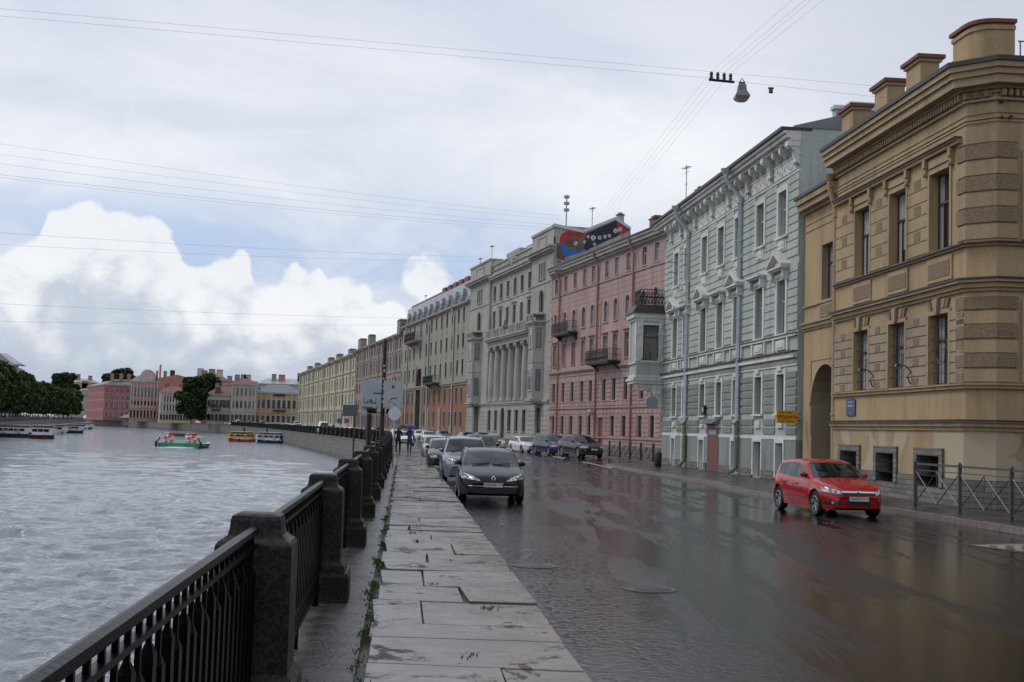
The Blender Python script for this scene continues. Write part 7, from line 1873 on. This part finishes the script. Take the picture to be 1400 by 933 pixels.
# ================================================================ boats
def hullpts(L,W,h,t):       # half width at t in 0..1 (0 stern, 1 bow)
    return W*(1-max(0,(t-.55)/.45)**2.0*.98)*(.92+.08*min(1,t*6))
m_ring=mat('lifebuoy_orange',(.62,.10,.03),.5,.1); m_ringw=mat('lifebuoy_white',(.75,.75,.73),.5,.05); m_bwin=mat('boat_window',(.02,.03,.035),.08,0); m_cab=mat('boat_white',(.60,.62,.62),.35,.08,2); m_seat=mat('seat_red',(.40,.05,.03),.6,.2,3); m_seatd=mat('seat_dark',(.05,.05,.05),.6,.2,3)
def boat(label,x,y,rz,L,W,hull,stripe=None,cabin=.62,cz=1.0,roof=True,group=None,ringn=2,cabm=None,seat=None,seats=6,name='tour_boat',people=0):
    o=empty(name,(x,y,WZ),rz,label,'boat',group); mb=MB(); n=14
    secs=[]
    for i in range(n+1):
        t=i/n; w=hullpts(L,W/2,1,t); xx=-L/2+L*t; sh=.12*max(0,(t-.6)/.4)**1.5*3
        secs.append([(xx,0,-.35),(xx,w*.75,-.3),(xx,w*.95,.25),(xx,w,.62+sh),(xx,w+.05,.66+sh),(xx,w+.05,.80+sh),(xx,w-.12,.82+sh),(xx,0,.80+sh)])
    for i in range(n):
        for j in range(7):
            for s in (1,-1):
                q=[secs[i][j],secs[i+1][j],secs[i+1][j+1],secs[i][j+1]]; q=[(a,b*s,c) for a,b,c in q]
                mb.face(q,0 if j<3 else (1 if j<5 else 2))
    for i in (0,n): mb.face([secs[i][j] for j in range(8)]+[(a,-b,c) for a,b,c in secs[i][::-1]],0)
    mb.build('hull',[hull,stripe or hull,cabm or m_cab],o)
    c0,c1=-L*.42,-L*.42+L*cabin; w=W*.40
    mb=MB(); mb.box(c0,-w,.8,c1,w,.8+cz*.42,0); mb.box(c0-.05,-w-.04,.8+cz*.86,c1+.1,w+.04,.8+cz,0)
    mb.prismx([(-w,.8),(w,.8),(w*.8,.8+cz),(-w*.8,.8+cz)],c1,c1+.5,0)
    k=max(3,int((c1-c0)/1.1))
    for i in range(k+1):
        u=c0+(c1-c0)*i/k
        for s in(1,-1): mb.box(u-.05,s*w-.03,.8+cz*.42,u+.05,s*w+.03,.8+cz*.86,0)
    cab=mb.build('cabin',cabm or m_cab,o)
    mb=MB(); mb.box(c0+.03,-w+.02,.8+cz*.42,c1-.03,w-.02,.8+cz*.86); mb.build('window_band',m_bwin,cab)
    mb=MB(); rr=random.Random(int(x))
    if seats:
        for i in range(seats):
            u=c0+.5+(c1-c0-.8)*i/max(1,seats-1)
            for s in(1,-1): mb.box(u-.22,s*w*.2,.8+cz,u+.22,s*w*.85,.8+cz+.12,0); mb.box(u-.25,s*w*.2,.8+cz,u-.18,s*w*.85,.8+cz+.5,0)
        mb.build('seats',seat or m_seatd,o)
    r=MB()
    for s in(1,-1):
        r.tube([(c0,s*w,.8+cz+.55),(c1,s*w,.8+cz+.55)],.03,4)
        for i in range(5): u=c0+(c1-c0)*i/4; r.tube([(u,s*w,.8+cz),(u,s*w,.8+cz+.55)],.025,4)
    r.build('handrail',m_chrome,o)
    for i in range(ringn):
        u=c0+(c1-c0)*(i+.5)/ringn
        for s in(1,-1):
            t_=MB(); t_.torus((0,0,0),.36,.09,'y',24,8,0,1); q=t_.build('lifebuoy',[m_ring,m_ringw],o,(u,s*(w+.12),1.25),smooth=60)
    mb=MB()
    for i in (0,1,2): 
        t=(.08,.5,.88)[i]
        for s in(1,-1): mb.lathe([(.0,-.3),(.14,-.25),(.14,.2),(0,.25)],8,(-L/2+L*t,s*(hullpts(L,W/2,1,t)+.14),.55))
    mb.build('fenders',m_tyre,o); return o
# moving green boat seen from astern
p=ground(246,608,WZ); g=boat('green hulled white tour boat under way in mid river with two orange lifebuoys',p.x,p.y,R(15),5,3,mat('boat_green',(.02,.22,.15),.35,.1,3),cabin=.5,ringn=1) if 0 else None
def stern_boat():
    D=5*1700/(612.5-hz(246)); q=at(246,D); o=empty('tour_boat',(q.x,q.y,WZ),R(0),'green hulled white tour boat under way in mid river, two orange lifebuoys on its side','boat')
    s=D/1700; W=60*s/2*.99; L=13.5; ang=R(14); mb=MB(); n=12; mg=mat('boat_green',(.02,.24,.16),.35,.1,3)
    # broad beam seen almost square on: long axis across the view, bow turned left and away
    def sec(t):
        w=W*(1-max(0,(t-.5)/.5)**2*.95); return w
    secs=[]
    for i in range(n+1):
        t=i/n; w=sec(t); y=L*t
        secs.append([(0,y,-.3),(w*.8,y,-.25),(w*.96,y,.3),(w,y,.75+.5*max(0,t-.6)),(w+.06,y,.8+.5*max(0,t-.6)),(w-.1,y,.86+.5*max(0,t-.6)),(0,y,.84+.5*max(0,t-.6))])
    for i in range(n):
        for j in range(6):
            for sg in(1,-1): mb.face([(a*sg,b,c) for a,b,c in (secs[i][j],secs[i+1][j],secs[i+1][j+1],secs[i][j+1])],0 if j<3 else 1)
    mb.face([secs[0][j] for j in range(7)]+[(-a,b,c) for a,b,c in secs[0][::-1]],0)
    mb.build('hull',[mg,m_cab],o)
    mb=MB(); mb.prism([(-W*.80,.8),(W*.80,.8),(W*.70,1.95),(-W*.70,1.95)],.8,L*.6,0); cab=mb.build('cabin',m_cab,o)
    mb=MB(); mb.box(-W*.25,.55,1.95,W*.22,1.0,2.5,0); mb.build('hatch',m_seatd,o)
    mb=MB(); 
    for x0,x1 in ((-W*.62,-W*.3),(W*.32,W*.62)):
        for k in range(3): mb.box(x0+.2,1.0+k*1.4,2.0,x1-.2,1.4+k*1.4,2.15); mb.box(x0+.3,1.3+k*1.4,2.0,x1-.3,1.36+k*1.4,2.6)
    mb.build('seats',m_seat,o)
    for x in(-W*.52,W*.56):
        t_=MB(); t_.torus((0,0,0),.60,.17,'y',24,8,0,1); t_.build('lifebuoy',[m_ring,m_ringw],o,(x,.62,1.42),smooth=60)
    mb=MB(); mb.tube([(-W*.7,.8,2.5),(W*.7,.8,2.5)],.03,4); 
    for k in range(7): x=-W*.7+W*1.4*k/6; mb.tube([(x,.8,1.9),(x,.8,2.5)],.03,4)
    mb.build('handrail',m_chrome,o)
    mb=MB()
    for sx in(-1,1): mb.lathe([(0,-.5),(.2,-.4),(.2,.5),(0,.6)],8,(sx*(W+.1),.1,.55)); mb.tube([(sx*W,.1,.9),(sx*(W*.88),.4,1.7)],.12,6)
    mb.build('fenders',m_tyre,o)
    mb=MB(); mb.tube([(-W*.18,.59,1.5),(-W*.1,.58,1.62),(0,.59,1.45),(W*.12,.58,1.6),(W*.26,.59,1.48)],.03,4); mb.build('name_stroke',m_tag,o)
    return q,W
q,W_=stern_boat()
# foam wake
m_foam=mat('wake_foam',(.62,.66,.66),.8,.15,8,.6,12); mb=MB(); rr=random.Random(3)
for k in range(1500):
    a=rr.gauss(0,.36); r_=rr.random()**1.6*4; x=q.x+a*(W_*.7+r_*.4); y=q.y-.1-r_; s=rr.uniform(.03,.16)*(1-r_/6); mb.ball((x,y,WZ+.02+rr.random()*.16*max(0,1-r_/2)),(s*1.8,s,s*.35),5)
mb.build('foam',m_foam,kind='stuff',label='churned white foam behind the green tour boat',cat='foam')
D=5*1700/(604-hz(331)); a=at(335,D)
boat('moored tour boat with yellow cabin and red hull by the far wall',at(331.5,D).x,D,R(176),36*D/1700,3.2,m_seat,m_cab,cabm=mat('boat_yellow',(.62,.42,.05),.4,.1),cabin=.8,cz=1.0,ringn=2,group=None)
D2=5*1700/(606-hz(372)); boat('white tour boat with dark blue hull moored right of the yellow one',at(371,D2).x,D2,R(176),36*D2/1700,3.2,mat('boat_navy',(.02,.03,.09),.35,.1),m_cab,cabin=.85,cz=1.1,ringn=2)
nv=_M['boat_navy']; mr=mat('boat_maroon',(.12,.012,.012),.4,.1)
LB=[(22,598.0,48,nv,'navy hulled white boat nearest the left edge with two orange lifebuoys',2,1.15),(62,600,30,mr,'dark red hulled glazed boat moored ahead of the navy one',0,1.3),(80,594,26,m_cab,'white tour boat moored third on the left bank',1,1.1),(101,592.5,30,nv,'navy and white tour boat with rear canopy, fourth on the left bank',1,1.1),(112,588,20,m_cab,'small white boat moored under the end of the tree row',0,1.0),(121,587,14,mr,'red boat with open deck at the right end of the left moorings',1,1.0)]
for px,py,wd,hm,l,rn,cz_ in LB:
    D=5*1700/(py-hz(px)); boat(l,at(px,D).x,D,R(-4),wd*D/1700,3.4,hm,cabin=.8,cz=cz_*1.1,ringn=rn,seats=5)
for px,py,wd,l in ((150,579.5,26,'long low white boat moored below the red house'),(176,582,30,'dark decked boat moored right of the long white boat'),(232,585,30,'white roofed boat moored alone against the far wall')):
    D=5*1700/(py-hz(px))*.97; boat(l,at(px,D).x,D-6,R(170),wd*D/1700,3.6,m_seatd,cabin=.7,cz=.9,ringn=0,seats=4)
# landing stage canopy by the far wall
D=640; p=at(184,D); o=empty('landing_stage',(p.x,D-8,WZ),0,'small white tent roof landing stage at the far river wall','landing stage'); mb=MB(); mb.box(-7,-2,.2,7,2,.6,0); mb.build('pontoon',m_seatd,o); mb=MB(); mb.prism([(-5,4.6),(0,6.4),(5,4.6)],-2,2); mb.build('canopy',m_cab,o); mb=MB(); [mb.tube([(x,0,.6),(x,0,4.7)],.1,5) for x in(-4.5,4.5)]; mb.build('post',m_iron2,o)

# ================================================================ people
m_skin=mat('skin',(.42,.26,.19),.6,.05); m_hair=mat('dark_hair',(.03,.02,.015),.7,.2,9)
def person(label,x,y,z,rz,jacket,trousers,stride=.18,armup='R',H=1.76,lean=0,group=None):
    """one continuous figure grown from a skeleton; +y is the way it faces"""
    k=H/1.76
    V=[(0,0,.93),(0,.0,1.12),(0,.01,1.32),(0,.02,1.47),(0,.03,1.55),(0,.05,1.66),(0,.06,1.74),
       (.10,0,.90),(.11,stride*.55+.03,.50),(.11,stride,.08),(.11,stride+.15,.03),
       (-.10,0,.90),(-.11,-stride*.2+.04,.50),(-.11,-stride,.10),(-.11,-stride+.14,.03),
       (.19,.0,1.42),(.25,-.02,1.16),(.24,.16,.98),(.23,.22,.90),
       (-.19,.0,1.42),(-.25,-.02,1.16),(-.24,.12,.95),(-.23,.17,.86)]
    if armup=='R': V[15:19]=[(.19,0,1.42),(.24,.02,1.17),(.16,.22,1.30),(.13,.27,1.38)]
    if armup=='L': V[19:23]=[(-.19,0,1.42),(-.24,.02,1.17),(-.16,.22,1.30),(-.13,.27,1.38)]
    E=[(0,1),(1,2),(2,3),(3,4),(4,5),(5,6),(0,7),(7,8),(8,9),(9,10),(0,11),(11,12),(12,13),(13,14),(3,15),(15,16),(16,17),(17,18),(3,19),(19,20),(20,21),(21,22)]
    Rr=[.14,.135,.16,.12,.058,.088,.075,.105,.075,.05,.045,.105,.075,.05,.045,.07,.052,.042,.04,.07,.052,.042,.04]
    me=bpy.data.meshes.new('body'); me.from_pydata([(a*k,b*k,c*k) for a,b,c in V],E,[]); ob=bpy.data.objects.new('body',me); COL.objects.link(ob)
    sk=ob.modifiers.new('s','SKIN'); sk.use_smooth_shade=True
    for i,v in enumerate(me.skin_vertices[0].data): v.radius=(Rr[i]*k,Rr[i]*k*(.78 if i in(1,2,3) else 1)); v.use_root=(i==0)
    sb=ob.modifiers.new('b','SUBSURF'); sb.levels=1; sb.render_levels=1
    new=bpy.data.meshes.new_from_object(ob.evaluated_get(bpy.context.evaluated_depsgraph_get())); bpy.data.objects.remove(ob); bpy.data.meshes.remove(me)
    new.materials.clear(); [new.materials.append(m) for m in (m_skin,jacket,trousers,m_tyre)]
    for p in new.polygons:
        c=p.center/k; p.use_smooth=True
        hand=(abs(c.x)>.12 and c.y>.19 and c.z>.8)
        p.material_index = 0 if (c.z>1.53 or hand) else (1 if c.z>.88 else (2 if c.z>.10 else 3))
    root=empty('person',(x,y,z),rz,label,'person',group); link('body',new,root)
    mb=MB(); mb.ball((0,.035*k,1.70*k),(.092*k,.10*k,.10*k),10); mb.build('hair',m_hair,root,smooth=60)
    f=MB(); f.ball((0,.155*k,1.655*k),(.014*k,.022*k,.02*k),6); [f.ball((s*.032*k,.145*k,1.68*k),(.012*k,.008*k,.008*k),6,1) for s in(1,-1)]; [f.ball((s*.088*k,.055*k,1.66*k),(.012*k,.02*k,.03*k),6) for s in(1,-1)]; f.box(-.022*k,.140*k,1.618*k,.022*k,.15*k,1.624*k,1)
    f.build('face',[m_skin,m_hair],root); return root
def umbrella(label,x,y,z,col,r=.55,rz=0):
    o=empty('umbrella',(x,y,z),rz,label,'umbrella'); mb=MB(); n=8; m_=6
    for i in range(n):
        for j in range(m_):
            def P(a,t): 
                rr_=r*math.sin(t*1.25)/math.sin(1.25)*(1-.05*math.sin(a*n%math.pi)); return (rr_*math.cos(a),rr_*math.sin(a),.95-.30*(t**2))
            for q in range(3):
                a0=2*math.pi*(i+q/3)/n; a1=2*math.pi*(i+(q+1)/3)/n; t0,t1=j/m_,(j+1)/m_
                mb.face([P(a0,t0),P(a1,t0),P(a1,t1),P(a0,t1)])
    c=mb.build('canopy',col,o); mb=MB(); mb.tube([(0,0,0),(0,0,1.02)],.012,6)
    for i in range(n): a=2*math.pi*i/n; mb.tube([(0,0,.55),(r*.5*math.cos(a),r*.5*math.sin(a),.86)],.005,4)
    mb.build('shaft',m_zinc,o); return o
jk=mat('dark_jacket',(.02,.02,.024),.8,.2,8); jb=mat('blue_jacket',(.03,.05,.14),.8,.2,8); jn=mat('denim',(.03,.045,.09),.85,.2,9); jt=mat('teal_jacket',(.02,.16,.18),.8,.2,8); um1=mat('umbrella_black',(.012,.012,.014),.5,.1); um2=mat('umbrella_blue',(.02,.025,.16),.5,.15)
D=82; p=at(545.5,D); person('walker in a dark coat under a black umbrella on the granite footway',p.x,p.y,.18,0,jk,jk,armup='R'); umbrella('black umbrella held over the walker in the dark coat',p.x+.13,p.y+.27,1.18,um1,.56)
p=at(561,D+2); person('walker in blue jeans and jacket under a blue umbrella',p.x,p.y,.18,R(-4),jb,jn,armup='L',stride=-.16); umbrella('dark blue umbrella held over the walker in jeans',p.x-.13,p.y+.27,1.18,um2,.60)
def qp(D,o): return (qx(D)+o,D)
for D,o,j,l in ((150,1.3,jk,'person in dark clothes leaning by the far railing near the pole'),(165,1.5,jt,'person in a teal jacket walking behind the far railing'),(205,1.5,jk,'tiny dark figure beside the white van beyond the far railing')):
    x,y=qp(D,o); person(l,x,y,.18,R(200),j,jn,armup=None)
# driver-like figures on the moored boats
D=5*1700/(604-hz(331)); person('figure in dark clothes standing on the yellow cabin boat',at(335,D).x,D,WZ+1.75,R(180),jk,jk,armup=None)
D=5*1700/(606-hz(372)); person('figure in blue standing on the boat with the dark blue hull',at(366,D).x,D,WZ+1.85,R(180),jb,jn,armup=None)
